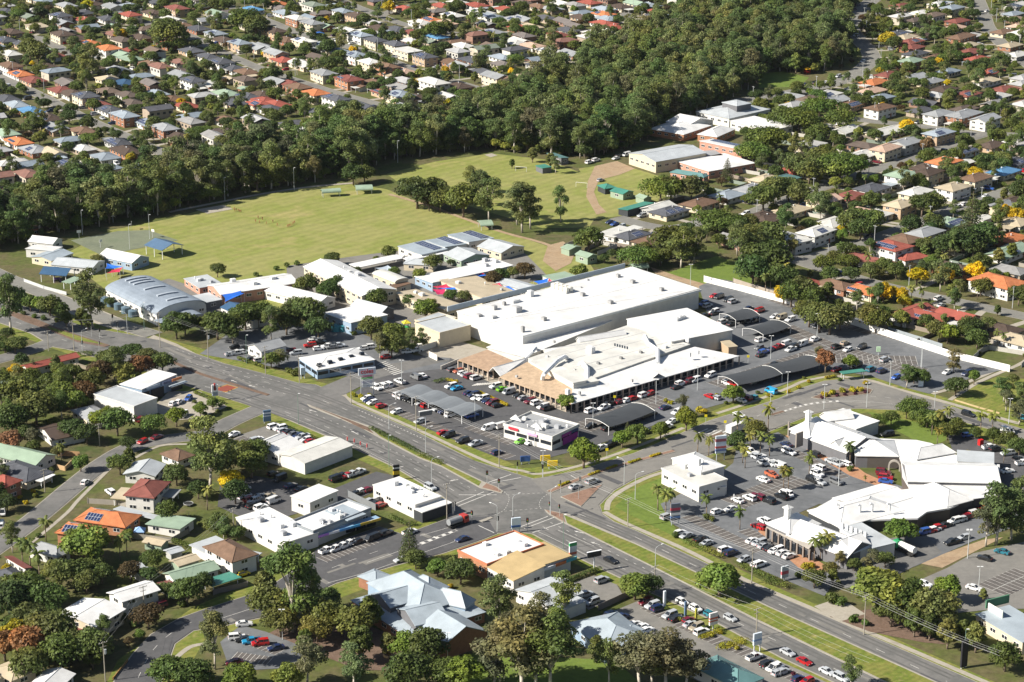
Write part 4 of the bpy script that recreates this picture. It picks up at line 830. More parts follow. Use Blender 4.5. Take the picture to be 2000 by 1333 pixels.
# ---------------- upper school beyond the fields
us, ur, L, w = bld('high_school_building', 'wide grey-roofed assembly hall with raised roof lantern by the woodland', SCH, t3(1385, 838), t3(1632, 892), t3(1990, 832), 5, 'hip', 2.2, 's', 'w', win=1)
sub(us, 'roof_lantern', t3(1580, 770), t3(1690, 797), t3(1790, 775), 9.2, 'hip', 1.2, 's', 'd')
for c1, c2, c3, z, kind, ri, rc, wc, ax, lab, sol in (
    (t3(1030, 968), t3(1290, 1012), t3(1440, 935), 3.6, 'hip', 2.4, 'W', 'o', 'a', 'white hipped school block with bright white roof wings', 0),
    (t3(1160, 915), t3(1310, 950), t3(1400, 880), 4.4, 'gable', 2.6, 'W', 'w', 'a', 'white steep-gabled school block beside the grey hall', 0),
    (t3(1395, 1010), t3(1540, 1030), t3(1630, 965), 3.6, 'hip', 2.2, 'W', 'o', 'a', 'white pyramid-roofed school room in front of the grey hall', 0),
    (t3(1640, 912), t3(1930, 985), t3(2060, 935), 4.2, 'flat', 0, 'W', 'w', 'a', 'broad flat white school roof behind the round trees', 0),
    (t3(1790, 985), t3(1930, 1025), t3(2010, 985), 4.2, 'skillion', .8, 'W', 'w', 'a', 'white school roof carrying two rows of solar panels', 2),
    (t3(1410, 1072), t3(1725, 1138), t3(1768, 1100), 6, 'skillion', .9, 'W', 'p', 'a', 'two-storey pink brick school wing with white solar roof', 3),
    (t3(880, 1152), t3(1082, 1217), t3(1432, 1142), 5.6, 'gable', 1.8, 's', 'c', 'b', 'long cream sports hall with silver gable roof and green door', 0),
    (t3(1250, 1218), t3(1480, 1292), t3(1852, 1236), 3.6, 'flat', 0, 'W', 'p', 'a', 'low white flat-roofed school block with pink brick walls', 0),
    (t3(1420, 1140), t3(1480, 1178), t3(1575, 1166), 3.6, 'flat', 0, 'g', 'c', 'a', 'small grey annex behind the sports hall', 0),
    (t3(265, 1160), t3(370, 1195), t3(442, 1192), 3.2, 'skillion', .6, 'T', 'd', 'a', 'dark shed with teal roof at the woodland edge of the field', 0),
    (t3(180, 1248), t3(230, 1268), t3(275, 1250), 2.6, 'flat', 0, 't', 'd', 'a', 'green square awning beside the teal-roofed shed', 0),
    (t7(645, 125), t7(700, 150), t7(755, 128), 2.8, 'hip', 1.2, 't', 'k', 'a', 'small green hip-roofed picnic pavilion by the dirt track', 0),
    (t7(740, 165), t7(835, 190), t7(900, 168), 3., 'gable', 1.0, 't', 'G', 'a', 'dark green storage shed by the dirt track', 0),
    (t7(930, 205), t7(990, 225), t7(1050, 215), 2.8, 'gable', .8, 'G', 'G', 'a', 'pale green storage shed beside the tennis lawn', 0),
    (t7(800, 300), t7(870, 318), t7(1050, 262), 2.8, 'skillion', .6, 't', 'k', 'b', 'long open-fronted green shed at the end of the street', 0),
    (t7(370, 590), t7(430, 610), t7(480, 575), 2.8, 'gable', .8, 'G', 'G', 'a', 'pale green shed beside the earth mound', 0),
    (t7(478, 640), t7(568, 668), t7(625, 645), 3.2, 'gable', 1.0, 'G', 'G', 'a', 'larger pale green shed under the round tree', 0),
    (t7(1190, 25), t7(1440, 65), t7(1600, 70), 3.2, 'hip', 1.2, 'T', 'p', 'a', 'teal-roofed brick block beside the white school block', 0)):
    bld('school_building' if z > 3.4 else 'shed', lab, SCH if z > 3.4 else 'shed', c1, c2, c3, z, kind, ri, rc, wc, ax, st=2 if z >= 6 else 1, solar=sol, win=1 if z > 2.9 else 0)
# ---------------- commercial buildings along the main road
ty, tr, _, _ = bld('tyre_shop', 'white tyre shop with orange sign band and open workshop bay', 'workshop', u1(705, 428), u1(1005, 522), u1(1198, 464), 5.2, 'flat', rc='s', wc='w', win=0, parapet=.5)
sub(ty, 'workshop_roof', u1(905, 352), u1(1065, 390), u1(1368, 290), 5.0, rc='W', wc='e')
a, b = local(ty, u1(1065, 400), 4.5), local(ty, u1(1368, 300), 4.5); d = b-a; fa = math.atan2(d.y, d.x); nn = Vector((d.y, -d.x, 0)).normalized()
for t, ln, col, nm in ((.86, .24, (.62, .22, .08), 'sign_band'), (.62, .22, (.10, .12, .2), 'sign_band'), (.27, .32, (.35, .42, .5), 'sign_band')):
    p = a+d*t+nn*.25; MB().box((p.x, p.y, 4.75), (d.length*ln, .2, .9), fa).build(nm, M['misc'], ty, col=col)
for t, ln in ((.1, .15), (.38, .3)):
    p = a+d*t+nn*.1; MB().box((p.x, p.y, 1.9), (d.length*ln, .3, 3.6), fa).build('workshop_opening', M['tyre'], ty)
p = a+d*.85+nn*.2; obj('shop_window', GLM, ty, (p.x, p.y, 1.6), fa, sc=(5, 1, 2)); MB().box((p.x+nn.x*.8, p.y+nn.y*.8, 3.1), (7.5, 1.8, .2), fa).build('awning', M['metal'], ty, col=RC['e'])
of, ofr, L, w = bld('office_building', 'white-roofed office with five blue dormer windows and glazed blue walls', 'office', u2(325, 152), u2(460, 242), u2(862, 147), 3.6, 'hip', 1.6, 'W', 'e', axis='b', glass=True)
for i in range(5):
    dm = MB(); dm.add([(-1.0, -1, 0), (1.0, -1, 0), (1.0, .6, 0), (-1.0, .6, 0), (-.5, -.9, 1.1), (.5, -.9, 1.1), (.5, .6, 1.1), (-.5, .6, 1.1)], [(0, 1, 5, 4), (1, 2, 6, 5), (2, 3, 7, 6), (3, 0, 4, 7), (4, 5, 6, 7)])
    P = local(of, u2(478+i*80, 205-i*21), 4.5); dm.build('dormer', M['glass'], of, (P.x, P.y, 4.1), math.pi/2, col=None)
bld('office_building', 'grey gabled office beside the car park hedge', 'office', u2(-60, 60), u2(40, 105), u2(215, 55), 3.4, 'gable', 1.8, 'g', 'w', 'b')
sh1, r1, L, w = bld('shop_building', 'white corner shop row with sawtooth roof and clerestory strip', 'shop', u2(-55, 815), u2(175, 885), u2(405, 818), 3.6, 'gable', 1.8, 'W', 'w', 'b')
sub(sh1, 'gable_roof', u2(-10, 800), u2(95, 830), u2(290, 770), 4.6, 'gable', 1.5, 'W', axis='b'); sub(sh1, 'skillion_roof', u2(170, 872), u2(366, 942), u2(785, 828), 4.0, 'gable', 1.0, 'w', 'w', axis='b')
b1, _, _, _ = bld('shop_building', 'small white flat-roofed box building beside the fence', 'shop', u2(265, 1192), u2(405, 1240), u2(682, 1176), 4.8, 'flat', rc='W', wc='w')
b2, b2r, _, _ = bld('shop_building', 'white restaurant building with roof vents behind the round palm', 'restaurant', u2(880, 1108), u2(1195, 1258), u2(1365, 1182), 4.6, 'flat', rc='W', wc='w', ac=4, parapet=.3)
sub(b2, 'front_roof', u2(1185, 1285), u2(1250, 1315), u2(1425, 1225), 3.4, 'flat', rc='W', wc='k')
s1, s1r, _, _ = bld('shop_row', 'cream single-storey shop row with parapet and rooftop vents', 'shop', (461, 1012), (556, 1062), (625, 1043), 4.4, 'flat', rc='W', wc='w', ac=5, parapet=.3)
s2, s2r, L, w = bld('shop_row', 'shop row with blue and yellow awning fascia facing angled parking', 'shop', v2(250, 118), v2(428, 188), v2(902, 28), 4.6, 'flat', rc='W', wc='g', ac=6, parapet=.9, pcol=(.22, .24, .26))
sub(s2, 'blue_roof', v2(525, 25), v2(690, 95), v2(800, 40), 4.85, 'flat', rc='e', walls=False, mtl='metal')
a, b = local(s2, v2(430, 195), 3.), local(s2, v2(902, 60), 3.); d = b-a; fa = math.atan2(d.y, d.x); nn = Vector((d.y, -d.x, 0)).normalized()
MB().box(((a+b).x/2+nn.x*1.2, (a+b).y/2+nn.y*1.2, 3.1), (d.length, 3, .2), fa).build('awning', M['metal'], s2, col=(.25, .38, .52))
for i, col in enumerate([(.45, .2, .6), (.7, .7, .72), (.1, .3, .6), (.1, .42, .7), (.65, .45, .05), (.7, .48, .06)]):
    p = a+d*((i+.5)/6)+nn*2.75; MB().box((p.x, p.y, 3.1), (d.length/6*.97, .15, .75), fa).build('fascia_sign', M['misc'], s2, col=col)
for i in range(6):
    p = a+d*((i+.5)/6)+nn*.1; obj('shop_window', GLM, s2, (p.x, p.y, 1.4), fa, sc=(d.length/6*.85, 1, 2.2))
rb, rbr, _, _ = bld('shop_building', 'red-brick parapet building with white flat roof on the corner', 'shop', c4(355, 1132), c4(622, 1262), c4(1115, 1062), 4.6, 'flat', rc='W', wc='o', parapet=.7, pcol=(.48, .17, .09), ac=5)
tb, tbr, _, _ = bld('shop_building', 'tan-roofed shop with white walls and coloured fascia signs', 'shop', (950, 1105), (1003, 1134), (1062, 1114), 4.4, 'skillion2', 1.6, 'a', 'w')
sub(tb, 'flat_tan_roof', (1010, 1077), (1062, 1104), (1121, 1090), 4.4, 'flat', rc='a')
for i, col in enumerate([(.7, .7, .72), (.55, .16, .06), (.05, .33, .42)]):
    p = local(tb, (1058+14+i*21, 1116-6-i*8), 3.4); MB().box((p.x, p.y, 3.4), (5, .25, .9), ang((1062, 1114), (1121, 1092), 3)-tb.rotation_euler.z).build('fascia_sign', M['misc'], tb, col=col)
wb, _, _, _ = bld('house', 'white and grey gabled clinic squeezed beside the tan-roofed shop', 'clinic', (1008, 1152), (1070, 1183), (1122, 1150), 3.8, 'gable', 1.8, 's', 'w', 'b'); sub(wb, 'gable_roof', (1065, 1150), (1100, 1166), (1124, 1148), 4.0, 'gable', 1.4, 'w', axis='b')
sub(wb, 'flat_roof', (1075, 1180), (1100, 1192), (1138, 1172), 3.4, 'flat', rc='s')
cl, _, _, _ = bld('clinic', 'pale blue hip-roofed clinic beside the bottom car park', 'clinic', v3(440, 860), v3(700, 1075), v3(960, 915), 3.6, 'hip', 2.8, 'e', 'e'); sub(cl, 'side_roof', v3(820, 900), v3(880, 940), v3(965, 900), 3.4, 'hip', 1.2, 'e')
tq, _, _, _ = bld('clinic', 'teal hip-roofed building at the bottom car park', 'clinic', (1352, 1300), (1440, 1345), (1490, 1325), 3.4, 'hip', 2.2, 'T', 'w')
gm, gmr, L, w = bld('veterinary_building', 'low grey building with green parapet and white mural panel beside the pale car park', 'shop', v4(1640, 800), v4(1990, 1010), v4(2150, 890), 3.6, 'flat', rc='e', wc='c')
P = local(gm, v4(1785, 790), 4); MB().box((P.x, P.y, 4.6), (6, .3, 2.6), 0).build('mural_panel', M['wall'], gm, col=(.72, .74, .66)); P = local(gm, v4(1800, 700), 5); MB().box((P.x, P.y, 5.0), (.4, 8, 2.4), 0).build('green_parapet', M['wall'], gm, col=(.08, .2, .12))
# corner store inside the supermarket car park
cs, csr, L, w = bld('corner_store', 'small white corner store with purple fascia and cluttered roof plant', 'shop', (984, 832), (1078, 858), (1130, 833), 4.2, 'flat', rc='g', wc='w', parapet=1.0, ac=7, glass=True)
for px, pz, ww, hh, col in ((u3(370, 715), 3.6, 5, .9, (.28, .03, .22)), (u3(440, 690), 3.6, 4, .9, (.03, .05, .14)), (u3(420, 750), 1.6, 8, 2.4, (.30, .03, .24)), (u3(20, 680), 4.2, 4, .8, (.5, .04, .06)), (u3(200, 705), 4.0, 4, .8, (.7, .35, .55))):
    P = local(cs, px, pz); rt = px[0] > 1085; sy = 1 if P.y > 0 else -1
    (MB().box((-L/2-.3, max(-w/2+ww/2, min(w/2-ww/2, P.y)), pz), (.3, ww, hh)) if rt else MB().box((max(-L/2+ww/2, min(L/2-ww/2, P.x)), sy*(w/2+.3), pz), (ww, .3, hh))).build('sign_board', M['misc'], cs, col=col)
for cx_ in (u3(30, 620), u3(185, 680)):
    P = local(cs, cx_, 5); b = MB(); b.add([(-2.4, 0, 0), (2.4, 0, 0), (0, 0, 2.0), (-2.4, .3, 0), (2.4, .3, 0), (0, .3, 2.0)], [(0, 1, 2), (5, 4, 3), (0, 2, 5, 3), (1, 4, 5, 2)]); b.build('gable_sign', M['wall'], cs, (P.x, P.y, 5.1), 0, col=(.8, .79, .77))
# restaurant at the village corner
rs, rsr, _, _ = bld('restaurant', 'two-level white restaurant with chimney beside the green corner lawn', 'restaurant', u3(1125, 985), u3(1405, 1125), u3(1560, 1040), 5.0, 'flat', rc='w', wc='w', parapet=.4, ac=3)
sub(rs, 'upper_roof', u3(1205, 905), u3(1420, 1010), u3(1670, 998), 6.2, 'hip', 1.6, 'W', 'w'); sub(rs, 'side_roof', u3(1500, 1090), u3(1540, 1130), u3(1590, 1110), 3., 'flat', rc='W')
MB().box((0, 0, 0), (1, 1, 2.4)).build('chimney', M['wall'], rs, local(rs, u3(1405, 935), 8), col=(.7, .7, .68))
# ---------------- village shopping centre (white roofs round a palm-lined car park)
vc, vcr, L, w = bld('village_shops', 'white-roofed village shop wing with little tower along the curving road', 'shopping centre', c5(790, 690), c5(1300, 880), c5(1590, 745), 4.0, 'gable', 3.2, 'W', 'd', win=0)  # dark wall colour paints in the shade under the verandah
sub(vc, 'pavilion_roof', c5(775, 660), c5(960, 720), c5(1130, 610), 4.6, 'hip', 3.2, 'W', 'd'); sub(vc, 'rear_roof', c5(1060, 545), c5(1390, 662), c5(1640, 602), 4.4, 'flat', rc='W'); sub(vc, 'gable_roof', c5(1060, 530), c5(1130, 585), c5(1330, 530), 5.0, 'gable', 2.2, 'W', axis='b')
def tower(root, px, z, s=1.5, hh=4):
    P = local(root, px, z); b = MB(); b.box((0, 0, hh/2), (s, s, hh)); b.build('tower', M['wall'], root, (P.x, P.y, z-hh), col=(.78, .77, .74)); roof_mb('hip', s, s, .7, .45).build('tower_cap', M['metal'], root, (P.x, P.y, z), col=RC['W'])
tower(vc, c5(950, 500), 10.5)
sub(vc, 'gable_roof', c5(1145, 800), c5(1240, 835), c5(1330, 700), 4.2, 'gable', 2.0, 'W', axis='b')
loose(vc, 'verandah', [c5(770, 662), c5(1300, 885), c5(1330, 850), c5(800, 640)], [3.4, 3.4, 4.2, 4.2], (.35, .32, .28))
for i in range(9):
    P = local(vc, c5(775+i*64, 672+i*27), 3.3); obj('column', POSTM, vc, (P.x, P.y, 0), sc=(2.6, 2.6, 3.4), col=(.24, .2, .17))
for px in (c5(768, 600), c5(865, 700)):
    P = local(vc, px, 6.5); MB().box((P.x, P.y, 4.4), (.5, 3.2 if px[0] > 1555 else .6, 5.0), 0).build('facade_panel', M['wall'], vc, col=(.26, .23, .20))
ve, ver_, L, w = bld('village_shops', 'large white-roofed village block with arched entry at the end of the car park', 'shopping centre', c8(1130, 90), c8(1175, 240), c8(1890, 245), 5.2, 'gable', 2.2, 'W', 'd', 'b', win=0)  # walls of this block coloured dark to stand for verandah shade
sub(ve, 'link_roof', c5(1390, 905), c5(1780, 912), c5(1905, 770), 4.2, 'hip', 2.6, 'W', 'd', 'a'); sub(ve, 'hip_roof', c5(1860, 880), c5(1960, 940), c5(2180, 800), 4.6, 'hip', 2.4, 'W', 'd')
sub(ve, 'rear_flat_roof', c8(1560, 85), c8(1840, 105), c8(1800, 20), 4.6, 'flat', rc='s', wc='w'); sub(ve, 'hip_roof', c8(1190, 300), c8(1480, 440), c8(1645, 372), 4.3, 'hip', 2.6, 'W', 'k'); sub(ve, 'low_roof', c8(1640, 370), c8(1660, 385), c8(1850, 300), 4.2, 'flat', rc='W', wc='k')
slabpx = [c5(1590, 745), c5(1950, 760), c5(2090, 790), c8(1560, 40), c8(1840, 105), c8(1890, 110), c8(1890, 245), c8(1860, 300), c8(1650, 385), c8(1500, 450), c8(1320, 480), c8(1250, 530), c8(830, 545), c8(640, 600), c8(400, 480), c8(600, 370), c8(930, 385), c8(1080, 310), c8(1190, 300), c8(1130, 200), c8(1120, 85), c5(1790, 910), c5(1390, 900)]
LP = [local(ve, q, 4.1) for q in slabpx]; MB().prism([(q.x, q.y) for q in LP], 3.6, 4.1, bottom=True).build('flat_roof', M['flat'], ve, col=RC['W']); cen = sum(LP, Vector())/len(LP); MB().prism([(q.x+(cen.x-q.x)*.03, q.y+(cen.y-q.y)*.03) for q in LP], 0, 3.6).build('wall', M['wall'], ve, col=(.10, .085, .075)); occ_poly([tuple(at(*q, 4.1)) for q in slabpx])  # near-black wall colour stands for the shade beneath the roof slab
P = local(ve, c5(1750, 940), 4); b = MB(); n = 8
for k in range(n):
    a0, a1 = math.pi*k/n, math.pi*(k+1)/n; b.add([(1.5*math.cos(t), y, 1.6+r*0+1.5*math.sin(t)*s) for t, s in ((a0, 1), (a1, 1)) for y in (0, .6) for r in (0,)]+[(2.0*math.cos(t), y, 1.6+2.1*math.sin(t)) for t in (a0, a1) for y in (0, .6)], [(0, 2, 6, 4), (1, 5, 7, 3), (4, 6, 7, 5), (0, 1, 3, 2)])
for x in (-1.75, 1.75): b.box((x, .3, .8), (.5, .6, 1.65))
b.build('entry_arch', M['wall'], ve, (P.x, P.y, 0), ang(c5(1700, 930), c5(1800, 940))-ve.rotation_euler.z, col=(.36, .33, .29))
vs_, vsr, L, w = bld('village_shops', 'long white-roofed village wing with row of roof vents beside the rear lane', 'shopping centre', c8(395, 470), c8(640, 600), c8(1250, 525), 4.2, 'hip', 2.6, 'W', 'k', 'b', win=0)  # verandah shade is painted into these black walls
sub(vs_, 'front_roof', c8(590, 372), c8(820, 480), c8(1240, 385), 4.25, 'gable', 1.2, 'W', 'd', 'b')
for x, y in ((630, 440), (800, 445), (895, 435), (1030, 435)):
    P = local(vs_, c8(x, y), 7); b = MB(); b.tube((0, 0, -1.5), (0, 0, .6), .35, n=8); b.tube((0, 0, .6), (.7, -.3, .9), .35, n=8); b.build('roof_cowl', M['misc'], vs_, P, col=(.7, .7, .7))
vw, vwr, L, w = bld('village_shops', 'white-roofed village wing with little tower facing the main road', 'shopping centre', c8(230, 660), c8(700, 835), c8(900, 740), 4.0, 'gable', 3.0, 'W', 'd', win=0)  # dark wall tone is painted shade, as on the other wings
sub(vw, 'pavilion_roof', c8(70, 570), c8(245, 652), c8(410, 540), 4.6, 'hip', 3.2, 'W', 'd'); sub(vw, 'end_gable', c8(560, 720), c8(745, 800), c8(850, 730), 4.4, 'gable', 2.6, 'W', 'w', 'b'); sub(vw, 'rear_roof', c8(640, 610), c8(900, 765), c8(1055, 715), 4.4, 'flat', rc='s', wc='w')
tower(vw, c8(235, 445), 10.5)
loose(vw, 'verandah', [c8(65, 600), c8(400, 770), c8(430, 730), c8(90, 570)], [3.4, 3.4, 4.2, 4.2], (.35, .32, .28))
for i in range(8):
    P = local(vw, c8(70+i*48, 612+i*24), 3.3); obj('column', POSTM, vw, (P.x, P.y, 0), sc=(2.4, 2.4, 3.4), col=(.24, .2, .17))
for i in range(6):
    P = local(vw, c8(660+i*36, 600+i*14), 5); obj('air_conditioner', ACM, vw, (P.x, P.y, 4.6), sc=(1., .6, 1.6), col=(.6, .6, .6))
for root, A, B, n in ((vc, c5(800, 700), c5(1300, 915), 9), (vc, c5(1420, 930), c5(1700, 935), 4), (vw, c8(90, 640), c8(420, 800), 7)):
    a, b = local(root, A, 3.2), local(root, B, 3.2); d = b-a; fa = math.atan2(d.y, d.x); q = Vector((-d.y, d.x, 0)).normalized()
    if q.y*0 == 0:
        for i in range(n):
            p = a+d*((i+.5)/n)+q*1.0; obj('shop_window', GLM, root, (p.x, p.y, 1.5), fa, sc=(d.length/n*.85, 1, 2.2))
# ---------------- library with clustered blue-grey roofs
lb, lbr, L, w = bld('library', 'library with clustered blue-grey metal hip roofs among tall gum trees', 'library', v2(720, 690), v2(1140, 960), v2(1660, 745), 3.2, 'hip', 1.6, 'e', 'b', 'a')
sub(lb, 'hall_roof', v2(1210, 905), v2(1410, 1030), v2(1660, 880), 4.2, 'gable', 3.6, 'e', 'b', 'a'); sub(lb, 'low_roof', v2(1130, 975), v2(1300, 1050), v2(1400, 1010), 3.0, 'flat', rc='e', mtl='metal')
sub(lb, 'main_roof', v2(840, 560), v2(1215, 790), v2(1560, 700), 4.8, 'hip', 4.2, 'e', 'e', 'a')
for c1, c2, c3 in ((v2(1110, 580), v2(1300, 655), v2(1430, 585)), (v2(1300, 690), v2(1570, 750), v2(1640, 690))): sub(lb, 'cross_roof', c1, c2, c3, 4.6, 'hip', 3.2, 'e', 'e')
for c1, c2, c3 in ((v2(860, 650), v2(1010, 745), v2(1150, 650)), (v2(1060, 755), v2(1200, 880), v2(1370, 760))): sub(lb, 'clerestory_roof', c1, c2, c3, 5.4, 'gable', 2.2, 'e', 'd', 'b')
sub(lb, 'entry_roof', v2(770, 510), v2(900, 560), v2(1000, 500), 3.4, 'hip', 1.4, 'e', 'b')
# ============================================================ HOUSES
def houses(tile, zone, ax, text):
    """text: 'x y flags;' flags = roof colour, then 2 storeys, s solar, x turned, L long, h small flat, c carport, f flat, q gable"""
    for it in text.split(';'):
        it = it.split()
        if len(it) < 3: continue
        x, y, fl_ = float(it[0]), float(it[1]), it[2]; rc = fl_[0].replace('e', 'i'); fl_ = fl_[1:]
        px = tile(x, y); small = 'h' in fl_
        a = ax(*px) if callable(ax) else ax
        a += (math.pi/2 if 'x' in fl_ else 0)+R(rng.uniform(-3, 3))
        L = rng.uniform(13.5, 16)*(1.35 if 'L' in fl_ else 1); Wd = rng.uniform(8.6, 10.5)
        if small: L, Wd = rng.uniform(6, 8), rng.uniform(4.5, 6)
        kind = 'flat' if 'f' in fl_ else ('gable' if 'q' in fl_ or small or (rc in 'weGg' and rng.random() < .45) else 'hip')
        if small: house(px, a, L, Wd, rc, kind='gable', rise=.7, zone=zone, name='shed', cat='shed', h=2.4, win=False, label=f"small {RN[rc]} roofed garden shed {zone}", group=f"{RN[rc]} garden sheds {zone}")
        else: house(px, a, L, Wd, rc, st=2 if '2' in fl_ else 1, kind=kind, solar=rng.choice((1, 2)) if 's' in fl_ else 0, zone=zone, carport=('c' in fl_ or rng.random() < .3), chim=rng.random() < .5)
A1 = ang((110, 208), (280, 281)); A2 = ang((575, 62), (825, 143)); A3 = ang((1600, 368), (1780, 311)); A4 = ang((1636, 533), (1870, 590)); A5 = ang((60, 1020), (205, 903))
ZL_, ZR, ZM = 'in the suburb beyond the woodland', 'among the trees beside the woodland road', 'on the streets right of the supermarket'
houses(T1, ZL_, A1, "50 75 d;500 30 g2;640 85 d;455 105 d2s;640 140 r;470 160 g;280 195 yf;90 230 k;470 245 k2;40 290 ds;580 280 ks;180 320 d;290 355 Gs;400 405 ms;680 315 os;815 350 o2;905 395 G;985 430 G;1120 470 b;810 130 d;980 100 r2;1150 85 k;1330 50 m2;1300 140 wLq;1370 180 b;1490 205 d;1630 90 G2;1740 120 w;1620 240 es;1680 290 k;1800 310 es2;1940 345 g;1440 370 d;1560 415 d;1660 450 ds2;1750 500 d;1850 530 b;80 480 b2;155 545 os;250 590 m;860 190 Gh;980 370 rh;820 585 y;940 610 n;1360 550 g2q;1450 590 ds2;1580 630 wf;1720 585 yh;1700 690 G;1840 660 Gh;1760 760 d;1860 715 ds;1950 770 rs;1290 735 b;1410 785 r;1170 690 e;460 665 m;545 690 k;645 705 ds2;725 765 ms;820 810 ds;935 850 e2;50 730 d;125 775 e;230 820 B;370 875 ks;1120 910 es;1240 945 g2;1340 1010 k;1320 1055 yh;420 950 gs;620 970 b;45 985 G;140 1050 os;260 1110 gs;400 1135 yq;890 1060 ds;950 1120 kL;790 1165 e;530 1220 ds;1190 290 rh;1240 450 Gh;1700 890 b;980 35 e;1180 10 d;1560 140 gx;250 -30 d;700 20 k;850 40 g;1900 60 B;1060 270 k;350 490 k;900 520 g;1270 320 r")
houses(T2, ZL_, A2, "170 20 o;220 85 e;310 125 w2;420 160 g2;510 185 G;600 40 e;655 75 e2;760 105 k2;140 220 k2;60 345 g;230 290 b;360 295 ws2;500 330 e;620 375 es;750 400 es2;860 455 w2;980 485 b2;1110 525 ps;150 385 g2;205 440 r;355 470 wsL;510 535 g2;700 580 ms2;890 610 b;790 645 bh;970 680 ms;1080 695 es2;1200 720 k;320 640 b2;450 685 o2;600 725 ds2;780 780 dsLq;60 745 rs;150 770 r;110 805 d;470 830 d;690 220 w;780 250 es2;900 290 d2;1050 320 d2;1140 375 w2f;1270 410 ds2;1330 600 w2L;1530 635 k;1370 755 yh;1790 725 wh;1720 530 d;1800 560 g2;1950 600 k2;1120 55 r;1400 35 r;1480 105 ws;1320 140 os;1415 165 p;1520 10 w;1690 80 wsL;1760 110 es;1940 135 gs;1180 235 m;1360 265 B;1500 310 bx;1560 335 w;1470 455 b;1550 485 g;1780 230 gs;1950 310 w;1060 210 d;1660 30 r;1990 200 r;1850 420 e;40 700 k;160 600 g;260 620 m;1240 160 w;930 200 k;1620 440 d;1880 60 r;1010 560 yh;1130 800 g;840 230 w")
houses(T3, ZL_, A2, "300 55 g;585 10 r;690 58 e;690 95 os;715 132 e;690 165 r;770 195 r;1080 80 r;1095 112 d;1110 147 d;1140 188 r;90 135 gs;140 190 y;420 215 d;350 250 m;60 300 w;150 332 p;280 370 ws;450 392 g;210 480 d;280 528 d2;50 590 b2L;930 15 G;1030 30 e;380 20 w;80 560 yh;820 40 k;200 40 b;520 120 k;430 690 g;330 730 w")
houses(t4, ZR, A3, "555 80 o;1080 35 m;1040 72 p;1220 88 w;1360 20 ws;1460 48 e2;1940 30 w;1500 148 m;1480 198 p;1530 265 b2L;1580 328 y;1600 378 m;1650 432 r;1700 482 wh;1750 528 rs;1050 240 ds;1110 268 y;1150 302 ms;1160 345 m;1185 392 d;1150 445 G2;980 550 m;880 605 o;520 695 ws;270 715 gx;580 740 g;700 775 bs;920 795 b2;1360 840 g2;1550 845 g2L;1710 880 g2;1360 985 es2;1570 695 ms;960 975 wL;660 965 w;430 950 w;390 1070 w2;1110 1055 g2;960 1100 p2;770 1155 w;470 1212 wh;260 1268 r;400 1268 r;1400 1200 o2;1270 1245 ks;1560 1212 wh;1540 1120 ds;1760 1078 k;1960 1045 w;1930 1205 ds;1850 1275 B;1080 1295 G2;1960 185 p;1970 238 w;1920 95 e;1720 595 y;1850 660 m;1300 600 g;1400 660 k;1180 570 g;860 670 p;1900 330 y;1950 400 w;1840 230 b;1250 250 k;1340 420 b")
houses(t8, ZM, A3, "60 62 y;500 220 p2q;690 190 m;260 292 y;860 130 d;1280 10 k2;1640 52 b2;1470 122 y2;1190 158 w;1070 250 y2;880 328 w;740 312 p;570 388 w;440 455 ws2;1260 460 g2;1440 388 Gs;1820 268 g;1920 232 k;720 648 rh;1900 505 o;1880 605 GsLq;60 362 k;1690 362 wh;190 62 T;1950 380 y;1590 470 w")
houses(t8, ZM, A4, "590 855 b;800 895 os;340 832 r;1480 728 k;1150 1068 rLqx;1300 1095 rsq;1500 1085 rq;1790 1175 kL;1950 1265 y")
houses(t7, 'beside the playing fields', A3, "790 472 wf;900 482 ds;1045 522 b;1100 275 w;1180 302 ds;1410 242 b;1620 182 e;1800 132 g;1880 342 k")
LAB = 'street left of the main road'
def H(px, a, L, Wd, rc, label, **k): house(px, a, L, Wd, rc, label=label, group='', **k)
def H3(c1, c2, c3, z, kind, rise, rc, wc, label, axis='a', st=1, name='house', cat='house', solar=0, win=1, posts=False): return bld(name, label, cat, c1, c2, c3, z, kind, rise, rc, wc, axis, win=win, st=st, solar=0, posts=posts, ov=.6, mtl='tile' if rc in 'romkbd' and kind == 'hip' else None)
H3(t8(80, 495), t8(285, 560), t8(372, 520), 5.2, 'hip', 1.6, 'w', 'w', 'two-storey white house with pale hip roof beside the street bend', st=2)
H3(t8(965, 525), t8(1130, 565), t8(1245, 525), 5.0, 'hip', 1.8, 'b', 'c', 'brown-roofed house behind the white house with red roof and solar panels', st=2)
hs = H3(t8(845, 570), t8(1035, 620), t8(1150, 575), 6.0, 'hip', 1.8, 'r', 'w', 'tall white house with red hip roof covered in solar panels on the corner', st=2)
add_solar(hs[1], hs[0].rotation_euler.z, hs[2], hs[3], 1.8, .6, 2)
H3(t8(640, 660), t8(1000, 740), t8(1120, 720), 2.8, 'hip', 1.4, 'm', 'w', 'low maroon tiled wing below the tall white house with solar panels')
H3(t8(1025, 655), t8(1110, 690), t8(1235, 640), 2.9, 'hip', 1.4, 'r', 'w', 'red-roofed garage wing beside the tall white house with solar panels')
H3(t8(1585, 830), t8(1880, 905), t8(2060, 860), 5.0, 'hip', 2.0, 'o', 'w', 'wide white two-storey house with bright orange roof and long balcony', st=2)
